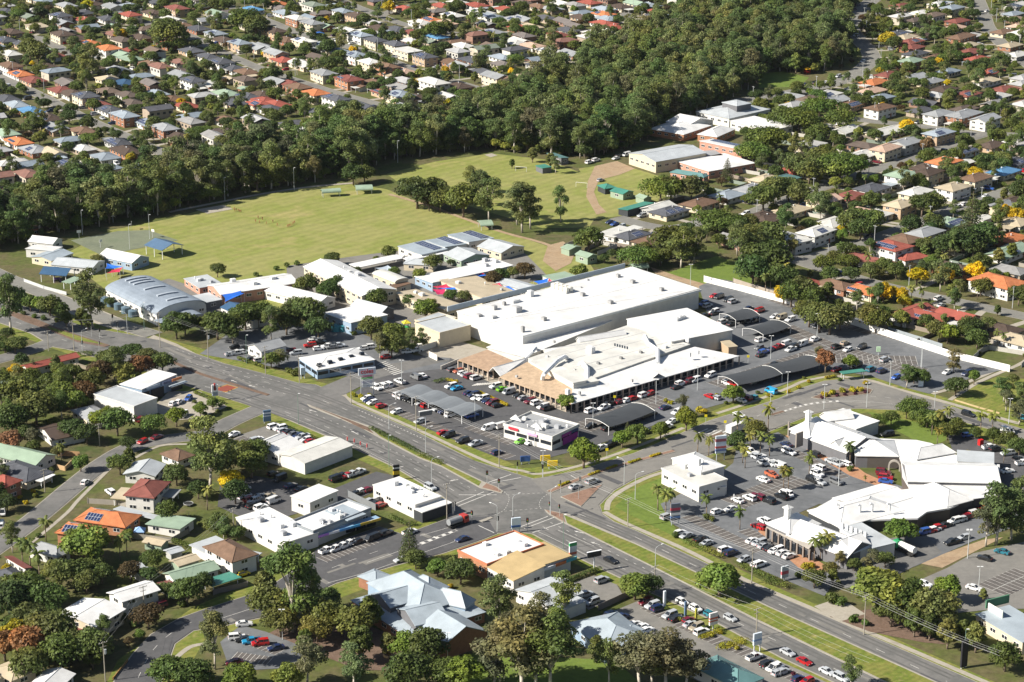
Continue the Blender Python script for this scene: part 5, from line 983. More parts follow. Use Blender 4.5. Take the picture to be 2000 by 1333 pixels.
# houses of the left-hand street
H3(u1(165, 210), u1(215, 235), u1(548, 125), 2.9, 'gable', 1.0, 'r', 'w', 'long red metal-roofed building on the corner by the traffic lights', 'b')
H3(u1(465, 230), u1(560, 262), u1(640, 215), 2.8, 'hip', 1.4, 'y', 'c', 'cream-roofed house hidden behind orange flowering trees')
H3(u1(-60, 360), u1(60, 378), u1(128, 345), 3.2, 'flat', 0, 'G', 'd', 'flat pale green roofed shed under dark trees')
H3(u1(285, 675), u1(400, 765), u1(610, 700), 2.9, 'gable', 1.8, 'k', 'w', 'dark brown gabled white house among dense trees', 'b')
H3(u1(545, 545), u1(690, 632), u1(835, 590), 2.8, 'hip', 1.6, 'g', 'c', 'grey-roofed house directly behind the tyre shop')
H3(u1(-80, 870), u1(265, 955), u1(350, 870), 3.0, 'gable', 2.0, 'G', 'w', 'pale green gabled house beside the brick fence')
H3(u1(-60, 985), u1(200, 1080), u1(320, 985), 2.9, 'hip', 1.8, 'd', 'c', 'charcoal tiled house with white carport')
H3(u1(200, 1055), u1(310, 1080), u1(375, 1030), 2.4, 'flat', 0, 'W', 'w', 'white flat carport roof beside the charcoal tiled house', win=0, name='carport', cat='carport', posts=True)
H3(u1(-90, 1080), u1(40, 1120), u1(130, 1065), 5.0, 'hip', 2.0, 'r', 'b', 'red tiled two-storey house at the picture edge by clipped yellow shrubs', st=2)
H3(u1(940, 1020), u1(1160, 1035), u1(1275, 955), 3.2, 'gable', 1.5, 's', 'w', 'silver-roofed white cottage beside the red-roofed two-storey house', 'b')
H3(u1(942, 1180), u1(1150, 1200), u1(1292, 1085), 5.2, 'hip', 1.9, 'm', 'w', 'two-storey white house with dark red hip roof and trampoline lawn', st=2)
H3(u1(848, 1205), u1(960, 1215), u1(990, 1140), 2.6, 'flat', 0, 'y', 'w', 'cream flat carport leaning on the dark red roofed house', win=0, name='carport', cat='carport', posts=True)
H3(u1(1238, 1195), u1(1300, 1200), u1(1365, 1150), 2.6, 'flat', 0, 'g', 'w', 'grey patio roof on posts behind the dark red roofed house', win=0, name='patio_roof', cat='patio', posts=True)
H3(u1(1215, 870), u1(1340, 920), u1(1420, 870), 2.9, 'hip', 1.6, 'b', 'w', 'brown-roofed house behind the great gum tree')
ho = H3(v1(570, 85), v1(935, 140), v1(1065, 55), 3.4, 'hip', 2.0, 'o', 'o', 'orange tiled brick house with solar panels and hot water unit')
add_solar(ho[1], ho[0].rotation_euler.z, ho[2], ho[3], 2., .6, 2)
hw_ = H3(v1(430, 180), v1(700, 215), v1(850, 150), 4.2, 'hip', 1.6, 'o', 'o', 'orange tiled front wing with balcony and solar panels', st=1); add_solar(hw_[1], hw_[0].rotation_euler.z, hw_[2], hw_[3], 1.6, .6, 2)
H3(v1(215, 300), v1(430, 365), v1(545, 325), 2.9, 'hip', 1.6, 'g', 'w', 'grey-brown roofed house behind tall palms')
H3(v1(55, 375), v1(190, 455), v1(215, 440), 2.6, 'skillion', .5, 'm', 'w', 'narrow maroon lean-to roof beside the grey-brown roofed house')
H3(v1(-90, 500), v1(60, 590), v1(210, 520), 2.9, 'hip', 1.8, 'd', 'b', 'charcoal tiled brick house at the picture edge below the palms')
H3(v1(1110, 115), v1(1350, 160), v1(1425, 85), 2.8, 'skillion', .5, 'G', 'w', 'pale green skillion-roofed granny flat beside the striped patio roof', 'b')
H3(v1(870, 10), v1(1150, 80), v1(1230, 70), 2.6, 'skillion', .3, 's', 'w', 'silver striped patio roof between orange and green roofs', posts=True, name='patio_roof', cat='patio')
H3(v1(1085, 250), v1(1210, 275), v1(1260, 240), 2.5, 'gable', .6, 'y', 'G', 'cream-roofed dark green garden shed', name='shed', cat='shed', win=0)
H3(v1(1540, 290), v1(1745, 402), v1(1925, 345), 5.2, 'hip', 2.0, 'b', 'w', 'two-storey white house with brown hip roof beside the yellow car', st=2)
H3(v1(1440, 280), v1(1550, 335), v1(1660, 240), 2.8, 'flat', 0, 's', 'w', 'silver flat annex roof behind the brown hip roof', win=0, name='annex', cat='annex')
H3(v1(1825, 385), v1(1870, 395), v1(1980, 350), 2.6, 'flat', 0, 's', 'w', 'silver carport roof at the side of the brown-roofed house', win=0, name='carport', cat='carport', posts=True)
H3(v1(1240, 490), v1(1320, 545), v1(1660, 470), 3.2, 'gable', 1.3, 'G', 'w', 'long pale green gabled cottage above the green carport', 'b')
H3(v1(1530, 545), v1(1600, 588), v1(1790, 525), 2.6, 'skillion', .4, 't', 'w', 'dark green carport roof in front of the pale green cottage', 'b', win=0, name='carport', cat='carport', posts=True)
H3(v1(1200, 570), v1(1300, 625), v1(1340, 590), 2.4, 'skillion', .4, 'm', 'w', 'rusty red lean-to roof at the end of the pale green cottage', name='annex', cat='annex', win=0)
H3(v1(1285, 395), v1(1345, 430), v1(1475, 375), 2.8, 'gable', .8, 'y', 'G', 'cream-roofed shed with green roller doors', 'b', name='shed', cat='shed', win=0)
H3(v1(820, 635), v1(920, 698), v1(1180, 610), 4.8, 'gable', 1.2, 'W', 'w', 'two-storey white gabled house with blue-tinted front windows', 'b', st=2)
H3(v1(420, 805), v1(715, 885), v1(890, 750), 4.4, 'gable', 1.3, 'W', 'c', 'white gabled cream house above the maroon verandah roof', 'b', st=2)
H3(v1(480, 925), v1(640, 965), v1(720, 940), 2.4, 'skillion', .4, 'm', 'c', 'maroon verandah roof below the white gabled cream house', name='verandah', cat='verandah', win=0)
for c1, c2, c3, rc, lb_ in ((v1(945, 440), v1(985, 465), v1(1060, 430), 's', 'small silver garden shed, the farther of a pair'), (v1(1010, 475), v1(1050, 500), v1(1125, 465), 's', 'small silver garden shed, the nearer of a pair'), (v1(1245, 315), v1(1285, 340), v1(1350, 305), 's', 'grey square garden shed beside the hedge')): H3(c1, c2, c3, 2.3, 'gable', .5, rc, 'g', lb_, 'b', name='shed', cat='shed', win=0)
H3(v1(-60, 1210), v1(90, 1290), v1(230, 1200), 2.8, 'hip', 1.2, 'y', 'c', 'mustard-roofed house at the bottom corner under the trees')
H3(v1(230, 1330), v1(430, 1360), v1(640, 1262), 2.8, 'gable', 1.2, 'W', 'w', 'white gabled garage roof at the bottom by the power pole', 'b')
# driveways, back fences and garden walls of the individual houses
def nearest_road(P):
    best = (1e9, None, 8)
    for L_, w_ in ROADS:
        for q in L_:
            d_ = (q-P).length
            if d_ < best[0]: best = (d_, q, w_)
    return best
DRIVE = []
for hi, (P, a, L, Wd) in enumerate(HOUSES):
    if L < 10: continue
    d_, q, w_ = nearest_road(P)
    if d_ < 42 and q is not None:
        t = (q-P).normalized(); s0 = P+t*4+Vector((-t.y, t.x, 0))*rng.uniform(-4, 4); s1 = q-t*(w_/2-1)
        if (s1-s0).length > 4:
            b = MB(); strip_quads(b, [s0, s1], 3.0, .018+hi*.00001); tag(b.build('driveway', M['concrete']), kind='structure'); DRIVE.append((s0, s1, t)); occ_poly(strip_pts([s0, s1], 3.4))
    if P.y < 1150 and rng.random() < .75:
        t = (P-q).normalized() if d_ < 60 and q is not None else Vector((0, 1, 0)); s = Vector((-t.y, t.x, 0)); c0 = P+t*rng.uniform(9, 13)
        e = empty('fence', c0, math.atan2(s.y, s.x), 'timber paling fence round a suburban back garden', 'fence', 'back garden fences'); cc = rng.choice([(.24, .20, .16), (.30, .27, .23), (.42, .40, .36), (.20, .24, .20)])
        for (x0, y0, x1, y1) in ((-9, 0, 9, 0), (-9, 0, -9, -14), (9, 0, 9, -14)):
            m = Vector(((x0+x1)/2, (y0+y1)/2, 0)); w0 = Matrix.Rotation(math.atan2(s.y, s.x), 3, 'Z') @ m+c0
            if abs(nearest_road(w0)[0]) < 9: continue
            MB().box((m.x, m.y, .85), (abs(x1-x0) or .08, abs(y1-y0) or .08, 1.7)).build('paling_run', M['wall'], e, col=cc)
        for x in (-9, 9): obj('post', POSTM, e, (x, 0, 0), sc=(.6, .6, 1.85), col=cc)
# ============================================================ VEHICLES
PC = dict(w=(.80, .80, .79), s=(.46, .48, .50), g=(.16, .165, .17), k=(.015, .016, .018), n=(.015, .028, .085), b=(.03, .10, .38), r=(.42, .012, .014), m=(.16, .012, .025), G=(.16, .50, .02), t=(.03, .18, .24), y=(.75, .55, .02), o=(.50, .13, .06), e=(.42, .36, .26), c=(.02, .30, .55))
PN = dict(w='white', s='silver', g='grey', k='black', n='navy blue', b='blue', r='red', m='maroon', G='lime green', t='teal', y='yellow', o='copper', e='beige', c='sky blue')
def car_meshes(kind):
    b = MB(); gl = MB()
    P = dict(sedan=(4.7, 1.80, [(-2.35, .42, .78), (-2.25, .30, .98), (-1.25, .22, 1.0), (1.0, .22, .97), (2.15, .28, .80), (2.35, .42, .62)], (-1.75, 1.1, -1.0, .2, 1.44)),
             hatchback=(4.15, 1.76, [(-2.07, .42, .85), (-2.0, .30, 1.0), (-1.0, .22, 1.0), (.9, .22, .98), (1.9, .28, .82), (2.07, .42, .62)], (-1.98, 1.0, -1.65, .1, 1.5)),
             wagon=(4.8, 1.92, [(-2.4, .5, .95), (-2.35, .36, 1.12), (-1.0, .3, 1.12), (1.05, .3, 1.10), (2.25, .36, 1.0), (2.4, .5, .7)], (-2.32, 1.15, -2.1, .35, 1.8)),
             ute=(5.2, 1.86, [(-2.6, .55, .95), (-2.55, .4, 1.05), (-.75, .32, 1.06), (1.2, .32, 1.06), (2.45, .38, .98), (2.6, .5, .7)], (-.8, 1.35, -.62, .55, 1.76)),
             van=(5.0, 1.9, [(-2.5, .45, 1.1), (-2.45, .35, 1.2), (-1, .3, 1.2), (1.3, .3, 1.2), (2.3, .36, 1.0), (2.5, .5, .75)], (-2.46, 2.0, -2.4, 1.3, 2.05)))[kind]
    Lc, Wc, stn, (xb, xf, rb, rf, zr) = P; hw = Wc/2
    vs = []; n = len(stn)
    for i, (x, z0, z1) in enumerate(stn):
        k = .86 if i in (0, n-1) else 1
        vs += [(x, -hw*k, z0), (x, -hw*k, (z0+z1)/2+.08), (x, -hw*.93*k, z1), (x, hw*.93*k, z1), (x, hw*k, (z0+z1)/2+.08), (x, hw*k, z0)]
    fs = [(0, 1, 2, 3, 4, 5), tuple(range(6*n-1, 6*n-7, -1))]
    for i in range(n-1):
        for j in range(6): fs.append((6*i+j, 6*i+6+j, 6*i+6+(j+1) % 6, 6*i+(j+1) % 6))
    b.add(vs, fs)
    zb = 1.0 if kind in ('sedan', 'hatchback') else 1.1; y0, y1 = hw*.88, hw*.70
    gv = [(xb, -y0, zb-.06), (xf, -y0, zb-.06), (xf, y0, zb-.06), (xb, y0, zb-.06), (rb, -y1, zr-.05), (rf, -y1, zr-.05), (rf, y1, zr-.05), (rb, y1, zr-.05)]
    gl.add(gv, [(0, 1, 5, 4), (1, 2, 6, 5), (2, 3, 7, 6), (3, 0, 4, 7), (4, 5, 6, 7)])
    b.box(((rb+rf)/2, 0, zr-.01), (rf-rb+.12, 2*y1+.08, .10))
    for s in (-1, 1):
        for xt, xl in ((rb, xb), (rf, xf), ((rb+rf)/2, (rb+rf)/2)): b.tube((xl, s*y0*1.01, zb-.05), (xt, s*y1*1.02, zr), .055, n=4)
    if kind == 'van': b.box((-1.2, 0, 1.62), (2.4, 2*y0*.985, .84))
    if kind == 'ute':
        b2 = MB()
        for s in (-1, 1): b.box((-1.7, s*(hw-.06), 1.16), (1.7, .1, .28))
        b.box((-2.55, 0, 1.16), (.1, Wc*.9, .28)); gl.box((-1.7, 0, 1.075), (1.6, Wc*.8, .04))
    wh = MB()
    return b.mesh(kind+'_body', M['paintwork']), gl.mesh(kind+'_windows', M['glass']), Lc, Wc
CARS = {k: car_meshes(k) for k in ('sedan', 'hatchback', 'wagon', 'ute', 'van')}
whm = MB().tube((0, -.11, 0), (0, .11, 0), .33, n=10).mesh('wheel', M['tyre'])
hubm = MB().tube((0, -.125, 0), (0, .125, 0), .2, n=8).mesh('hub', M['galv'])
hlm = MB().box((0, 0, 0), (.06, .34, .14)).mesh('headlight', M['frame']); tlm = MB().box((0, 0, 0), (.06, .3, .16)).mesh('taillight', MR)
CARN = [0]
def car(P, a, c='w', kind=None, place='', moving=False):
    kind = kind or rng.choices(('sedan', 'hatchback', 'wagon', 'ute', 'van'), (4, 4, 4.5, 1.2, .5))[0]
    nm = dict(sedan='sedan', hatchback='hatchback', wagon='four-wheel-drive wagon', ute='utility pickup', van='van')[kind]
    bm, gm_, Lc, Wc = CARS[kind]; lab = f"{PN[c]} {nm} {'driving' if moving else 'parked'} {place}"
    e = empty(nm.replace('-', '_').replace(' ', '_'), P, a, lab, 'car' if kind != 'van' else 'van', lab.replace(nm, nm+'s'))
    e.location.z = .12; body = obj('body', bm, e, col=(lambda f_: tuple(min(.8, v*f_) for v in PC[c]))(rng.uniform(.75, 1.))); obj('windows', gm_, e)
    for x in (-Lc*.29, Lc*.30):
        for s in (-1, 1): obj('wheel', whm, e, (x, s*(Wc/2-.1), .33))
    for s in (-1, 1): obj('headlight', hlm, e, (Lc/2-.02, s*.55, .66 if Lc < 4.75 else .78)); obj('taillight', tlm, e, (-Lc/2+.02, s*.58, .84 if Lc < 4.75 else 1.0))
    CARN[0] += 1
    return e
def cars(tile, a, place, text, flip=True, moving=False):
    for it in text.split(';'):
        it = it.split()
        if len(it) < 3: continue
        px = tile(float(it[0]), float(it[1])); P = at(*px, .7); P.z = 0
        kd = dict(s='sedan', h='hatchback', w='wagon', u='ute', v='van').get(it[3][0]) if len(it) > 3 else None
        car(P, a+(math.pi if flip and rng.random() < .5 else 0)+R(rng.uniform(-2, 2)), it[2], kd, place, moving)
def row(p, q, cols, place, turn=90, a=None):
    """a row of bays from pixel p to pixel q; '.' is an empty bay"""
    A, B = at(*p, .7), at(*q, .7); d = B-A; n = len(cols); ra = math.atan2(d.y, d.x)+R(turn)
    for i, c in enumerate(cols):
        if c == '.': continue
        P = A+d*((i+.5)/n if n > 1 else .5); P.z = 0
        car(P+Vector((rng.uniform(-.2, .2), rng.uniform(-.2, .2), 0)), ra+(math.pi if rng.random() < .6 else 0)+R(rng.uniform(-2, 2)), c, None, place)
AM = ang((735, 810), (925, 901)); AP = AM+R(90); AW = ang((1700, 652), (1958, 722))
p = 'along the main road side of the supermarket car park'
cars(u2, AP, p, "830 455 w;850 470 n;875 487 w;940 512 r;1055 555 w h;1230 628 s;1408 712 r;1447 732 k;1553 775 k w;1650 797 s u;1812 862 n")
p = 'under and beside the curved grey shade canopy'
cars(u2, AP, p, "1075 430 w;1110 445 w;1150 460 k;1190 475 k;1240 490 s;1285 510 r;1330 528 k;1370 535 s w;1415 555 n;1465 578 w w;1200 430 k;1330 480 g;1450 520 w;1580 560 n;1620 585 b")
p = 'along the entry drive of the supermarket car park'
cars(u2, AM, p, "905 375 w;945 362 w;990 352 w;1080 328 w u;1200 298 g;1245 283 w")
p = 'in the middle rows beside the green car park hedge'
cars(u2, AP, p, "1465 365 w w;1507 380 c;1600 415 n;1635 430 n;1660 452 w;1705 457 w;1740 475 n;1775 490 m;1810 508 k;1745 680 w;1845 665 w;1985 780 G h")
p = 'in front of the tiled arcade frontage'
cars(u2, AP, p, "1475 240 g;1520 250 o;1555 265 w;1580 278 s;1610 290 m;1655 302 w;1800 365 w;1850 385 G s;1900 408 s;1970 435 k;2010 452 s;2060 478 m w;2110 490 w w")
cars(u3, AP, 'beside the corner store forecourt', "70 780 G h;140 788 w h;235 520 w w;265 530 k w")
p = 'in front of the white verandah shops'
cars(u3, AW+R(90), p, "590 548 w w;690 525 w u;720 500 k u;810 478 m;865 468 w;910 455 r;990 430 w;1035 420 r;1235 370 k;1265 345 w w;1325 330 m;1375 318 w;1490 283 w w")
p = 'under the dark shade canopy nearest the cross street'
cars(u3, AW+R(90), p, "590 662 k s;715 680 k;755 662 s;800 650 g;850 635 k;900 620 k;950 605 n;1000 590 k;1050 570 k")
p = 'in the cross street side of the car park'
cars(u3, AW+R(90), p, "665 830 w u;745 797 k u;1025 700 k s;1165 668 w;1150 523 n;1200 628 w;1240 560 w")
cars(c5, AM, p, "30 352 r;85 365 s;370 370 m;435 362 t;600 308 c;320 390 w;190 230 w;235 240 r")
p = 'under the long dark shade canopy'
cars(c5, AW+R(90), p, "435 225 g;530 195 k;870 78 k;905 72 s;945 60 s;985 48 s;740 120 k;660 150 k;600 175 n")
p = 'in the open rows of the far car park'
cars(u4, AW+R(90), p, "20 130 k;45 108 b;105 85 n;155 68 r;220 45 w;248 88 w;335 48 w;265 70 k;430 12 w;20 15 w w;590 70 k;655 40 e;675 90 w;780 72 k w;955 165 s;10 75 g;120 200 k;290 215 k;330 215 w;375 200 w;410 185 w")
cars(t7, AW+R(90), p, "1520 955 r;1555 963 k;1625 985 k;1660 997 s;1785 1048 n;1855 1067 r;1975 1108 w;1520 1075 w w;1585 1150 w;1650 1165 k;1600 1130 s;1740 1150 k;1790 1145 g;1830 1140 k;1440 1015 b;1470 1030 s;1450 1100 k;1520 1085 k")
cars(t8, AW+R(90), p, "15 1065 r;135 1105 s;180 1118 e;245 1133 w;450 1185 k w;430 1275 w;20 1285 w w;90 1200 k;130 1195 k;200 1210 k")
cars(c6, AW+R(90), 'beside the green shade shelter', "165 308 r;505 308 t w;610 325 n w;750 385 b;370 270 k;870 405 g;1250 335 w s;1440 350 n")
p = 'among the palms of the village car park'
cars(c8, AM, p, "25 55 w;65 80 w;40 95 s;90 100 w;130 98 w;170 118 w;250 15 w w;110 190 o;45 228 w s;480 135 w w;465 185 w w;430 232 k;485 248 s w;615 245 g;575 85 s;620 103 s;690 105 w;440 30 k")
cars(c8, ang(c8(930, 180), c8(1050, 195)), 'at the paved forecourt of the village shops', "985 185 m;1000 212 r;1000 240 b;1000 308 r;980 170 m")
cars(c5, AM, p, "760 865 w w;740 800 n;1160 960 s;1215 975 s;1300 980 w;610 1085 o;525 1128 w s;410 870 w;450 890 w;475 925 s;520 945 w;570 962 w;610 980 s;680 1000 w;740 1255 w w;695 1285 k w;580 1320 k w;290 1320 w;400 1300 w;460 1290 m")
cars(c8, AM, 'in the village car park beside the tower wing', "20 597 r;55 550 w;85 395 k w;190 362 k w;225 345 w w;10 365 m")
cars(c8, AP, 'in front of the tower wing', "15 725 s;50 745 s;95 765 k;150 782 w;195 800 w;245 825 w;15 890 w")
cars(v3, AP, 'along the hedge of the village car park', "1265 182 w;1310 205 s;1420 235 k;1460 262 s;1600 312 w w;1645 335 n w;1740 385 s;1840 425 w;1540 22 w;1165 65 s;1640 5 w")
cars(v3, AP, 'along the verandah of the village shops', "1805 242 w;1850 260 s;1890 275 g;1935 298 k;1975 318 w")
cars(v3, AM, 'near the village shops entrance', "1845 135 r s;1895 95 w")
p = 'along the rear lane of the village shops'
cars(c8, AM+R(80), p, "1290 640 b w;1345 628 r;1385 615 w;1420 597 r;1470 582 k;1540 553 w w;1585 540 s;1615 525 m;1655 510 r;1700 490 w;1770 455 o;1515 718 k u;1610 680 s;1740 470 r")
cars(c6, AM+R(70), 'in the side lane behind the village shops', "665 945 k w;1665 1070 w;1730 1090 k;1840 1130 s w;1450 950 b;1955 1190 g;1990 1225 w;1840 1300 w")
cars(v4, ang(v4(1200, 550), v4(1310, 580)), 'in the pale bottom car park', "1258 570 w;1625 597 w s;1705 372 k;1835 325 t")
p = 'along the garden bed of the bottom car park'
cars(v3, AP, p, "1005 705 m w;1055 732 s w;1100 752 n;1185 805 s;1235 828 k;1330 840 m;1340 870 s;1385 895 e;1425 930 w;1820 1118 w u;1920 1172 k;1965 1200 w;2000 1235 s;920 870 w;970 893 w;1010 915 w;750 800 n;825 820 n")
cars(v4, AP, p, "75 1178 k;135 1200 w;190 1225 s;305 1280 n;370 1300 r")
cars(v3, AM, 'at the kerb of the main road', "1280 703 w h;1380 752 w h;1490 800 t h", False)
cars(v4, AM, 'at the kerb of the main road', "225 1082 s s;350 1150 r s;520 1225 s s;630 1275 s", False)
cars(v3, AM, 'away along the main road', "740 390 k s;1640 825 s h", False, True)
cars(v3, ang(v3(620, 570), v3(740, 530)), 'in the walled clinic yard', "675 540 s w;550 650 s u;600 705 s")
cars(u2, AM, 'at the kerb of the main road', "1310 1125 s w", False)
p = 'angled in front of the shop row with coloured awning'
cars(v2, AP+R(8), p, "530 318 w u;600 305 w u;655 285 w u;705 265 w u;755 255 k;870 228 k;980 188 k w;1155 180 w u")
cars(v2, ang(v2(1500, 245), v2(1600, 215)), 'turning off the crossroads', "1550 232 n s;1090 385 s s", True, True)
cars(u3, ang(u3(480, 1130), u3(640, 1075)), 'waiting at the crossroads', "475 1118 s s;602 1080 s w", False, True)
cars(u3, ang(u3(1660, 570), u3(1750, 600)), 'leaving the supermarket car park', "1705 578 w s", False, True)
cars(c6, AM+R(8), 'along the curving road', "1455 748 k w", False, True); cars(c6, AM, 'along the curving road', "1840 915 w v;1985 780 t")
p = 'in the yard behind the white corner shops'
cars(u2, AP, p, "135 668 w;180 682 w;205 697 s;255 705 k;285 722 g;315 738 n;350 745 s;375 765 w;415 780 r;455 792 k;10 765 w")
p = 'in the shaded yard behind the shops'
cars(u2, AM+R(100), p, "640 1035 k;680 1035 r;725 1025 s;775 1008 w u;260 1110 n;340 1135 k;130 1225 w;40 1280 w;30 1190 s;600 1060 k;130 1020 k;180 1060 k;15 1215 s u;90 1200 e u;755 1170 k;800 1150 w;845 1140 m;860 1225 s;905 1240 k;940 1255 r")
cars(u1, AM+R(95), p, "1830 1135 s;1835 1190 w v;1880 1215 r;1910 1222 w u;1960 1275 w;1900 1265 k;1925 770 s;1755 725 w;1700 780 w")
cars(u1, A5, 'on the left-hand street', "640 1085 w h;", False, True); cars(u1, A5-R(20), 'at the kerb of the left-hand street', "1070 780 r h;1180 745 m s")
cars(u1, AM-R(5), 'on the lawn of the dark red roofed house', "830 1160 w w"); cars(u1, A5, 'on the tyre shop forecourt', "1300 493 w h;1345 480 w;1415 455 b h;1380 580 w w;1060 615 m")
cars(v1, AP, 'beside the brown-roofed house', "1825 490 y h"); cars(v1, AP, 'beside the two-storey white gabled house', "1195 735 m w"); cars(v1, AP+R(60), 'on the shaded corner near the palms', "20 30 w v;10 130 w")
p = 'in the library car park'
cars(v1, AM+R(65), p, "1780 970 w;1830 985 k;1890 1000 c;1955 1012 r;1760 1155 m;1835 868 w s"); cars(v2, AM+R(75), p, "35 1012 r;150 1048 n")
p = 'in the office car park by the school'
cars(u2, AP-R(20), p, "405 58 r;470 82 w;540 65 w;590 55 k;480 35 k;430 28 w;265 98 m;300 115 s;30 145 w;30 170 w;800 80 w;840 72 w;875 68 w;1140 105 w u;1250 62 w;970 145 r h;1210 90 w;570 70 g;620 60 s;440 10 s")
cars(u1, AP-R(10), p, "1760 70 k;1830 85 k;1735 122 s;1780 115 w;1830 105 s;1955 140 w;1955 170 w;1880 168 k")
cars(t3, A3, 'on the dirt by the sports hall', "580 1220 w w;630 1205 w;780 1190 w;860 1165 w v;800 1170 k"); cars(t7, A3, 'near the end of the playing-field street', "665 85 s;735 400 n;770 415 b;825 430 s;1755 338 w")
p = 'on the streets right of the supermarket'
cars(t8, A3, p, "1545 215 s;1500 285 w;1550 265 w;1115 455 n;830 515 n;650 768 b;1360 975 w;1380 1025 s;870 772 n;1710 205 w;350 605 w;395 590 s")
cars(t4, A3, 'on the upper right streets', "1205 922 k w;1540 952 k w;1035 1168 w;1720 85 w;790 463 s;605 575 s;510 622 w;430 628 k;360 635 n;740 270 s;750 38 n;725 70 n")
cars(T2, A2, 'on the suburban streets beyond the woodland', "590 305 w u;970 428 g s;1185 500 n s;920 65 n;640 390 s"); cars(T1, A1, 'on the suburban streets beyond the woodland', "585 352 w v;1000 520 w;770 890 s;1310 1070 w;1270 620 w;1800 840 w;870 1230 w v;120 1230 s;60 645 s")

for s0, s1, t in DRIVE:
    if rng.random() < .34: c0 = s0.lerp(s1, rng.uniform(.35, .6)); car(Vector((c0.x, c0.y, 0)), math.atan2(t.y, t.x)+rng.choice((0, math.pi)), rng.choice('wwwsssgknbrme'), None, 'in a suburban house driveway')
# ============================================================ PLANTS
def leaves(clumps, n, size, seed, droop=0., shell=.5, up=.35):
    """leaf faces spread over and through a set of ellipsoid clumps: x y z rx ry rz"""
    g_ = np.random.default_rng(seed); C = np.array(clumps, float); wgt = (C[:, 3]*C[:, 4]+C[:, 3]*C[:, 5]); wgt /= wgt.sum()
    k = g_.choice(len(C), n, p=wgt); d = g_.normal(size=(n, 3)); d /= np.linalg.norm(d, axis=1)[:, None]
    d[:, 2] = np.where((d[:, 2] < -.2) & (g_.random(n) < .6), -d[:, 2], d[:, 2])
    r = shell+(1.08-shell)*g_.random(n)**.6; p = C[k, :3]+d*C[k, 3:]*r[:, None]
    nv = d*.9+g_.normal(size=(n, 3))*.55; nv[:, 2] += up; nv /= np.linalg.norm(nv, axis=1)[:, None]
    a = np.cross(nv, g_.normal(size=(n, 3))); a /= np.linalg.norm(a, axis=1)[:, None]+1e-9; b = np.cross(nv, a)
    s = size*(.55+.9*g_.random(n))[:, None]; t = s*(.45+.4*g_.random(n))[:, None]
    sk = (g_.random(n)-.5)[:, None]*.6
    V = np.stack([p-a*s+b*t*sk, p+b*t, p+a*s-b*t*sk, p-b*t], 1); V[..., 2] -= droop*s*g_.random(n)[:, None]
    return V.reshape(-1, 3)
def leaf_mesh(name, V, trunk=None):
    n = len(V)//4; b = MB(); b.v = V.tolist(); b.f = [(4*i, 4*i+1, 4*i+2, 4*i+3) for i in range(n)]; b.m = [0]*n
    if trunk: 
        k = len(b.v); b.v += trunk.v; b.f += [tuple(i+k for i in f) for f in trunk.f]; b.m += [1]*len(trunk.f)
    return b
def gum(seed):
    r = random.Random(seed); t = MB(); C = []; H = 20.; lean = r.uniform(-1, 1)
    fork = (lean*.4, r.uniform(-.5, .5), r.uniform(4, 6.5)); t.tube((0, 0, -.2), fork, .42, .30, 7)
    for i in range(r.randint(10, 13)):
        a = i*2.4+r.uniform(-.4, .4); hz = r.uniform(6.0, 18.0); rad = r.uniform(1.2, 4.4)*(1.15-abs(hz-13)/11)
        e = (fork[0]+math.cos(a)*rad, fork[1]+math.sin(a)*rad, hz); m = ((fork[0]+e[0])/2*.8, (fork[1]+e[1])/2*.8, (fork[2]+e[2])/2+.6)
        t.tube(fork, m, .18, .12, 5, cap=False); t.tube(m, e, .12, .05, 4, cap=False)
        s = r.uniform(1.7, 2.9); C.append((*e, s, s*r.uniform(.85, 1.15), s*r.uniform(.65, .9)))
        for j in range(2): C.append((e[0]+r.uniform(-2, 2), e[1]+r.uniform(-2, 2), e[2]+r.uniform(-1.8, 1.2), s*.6, s*.6, s*.5))
    t.tube(fork, (lean, 0, 16), .24, .08, 5, cap=False); C.append((lean, 0, 18.2, 2.2, 2.2, 1.7))
    return C, t, 4200, .34, .6
def dome(seed, w=5.5, h=8.5, base=2.2, k=16, flat=1.):
    r = random.Random(seed); t = MB(); C = []; top = h-base
    t.tube((0, 0, -.2), (0, 0, base+.8), .34, .26, 7)
    for i in range(k):
        u = (i+.5)/k; a = i*2.4+r.uniform(-.3, .3); el = math.asin(min(1, u*.98)); rr = math.cos(el)*w*.66*r.uniform(.8, 1.08); z = base+top*.30+math.sin(el)*top*.48*flat+r.uniform(-.4, .4)
        s = r.uniform(.26, .42)*w; e = (math.cos(a)*rr, math.sin(a)*rr, z); C.append((*e, s, s*r.uniform(.85, 1.1), s*r.uniform(.6, .85)))
        t.tube((0, 0, base), e, .12, .04, 4, cap=False)
    C.append((0, 0, base+top*.5, w*.55, w*.55, top*.38)); return C, t, 3000, .34, .0
def conifer(seed, H=14, w=4.2):
    r = random.Random(seed); t = MB(); t.tube((0, 0, -.2), (0, 0, H), .3, .04, 6); C = []; z = 1.6
    while z < H-.3:
        k = 7; rr = w*(1-z/H)**.8+.25
        for i in range(k):
            a = 2*math.pi*i/k+z*1.3; C.append((math.cos(a)*rr*.6, math.sin(a)*rr*.6, z+.1, rr*.42, rr*.42, .28)); t.tube((0, 0, z), (math.cos(a)*rr, math.sin(a)*rr, z+.2), .05, .02, 3, cap=False)
        z += .95
    return C, t, 2600, .22, .2
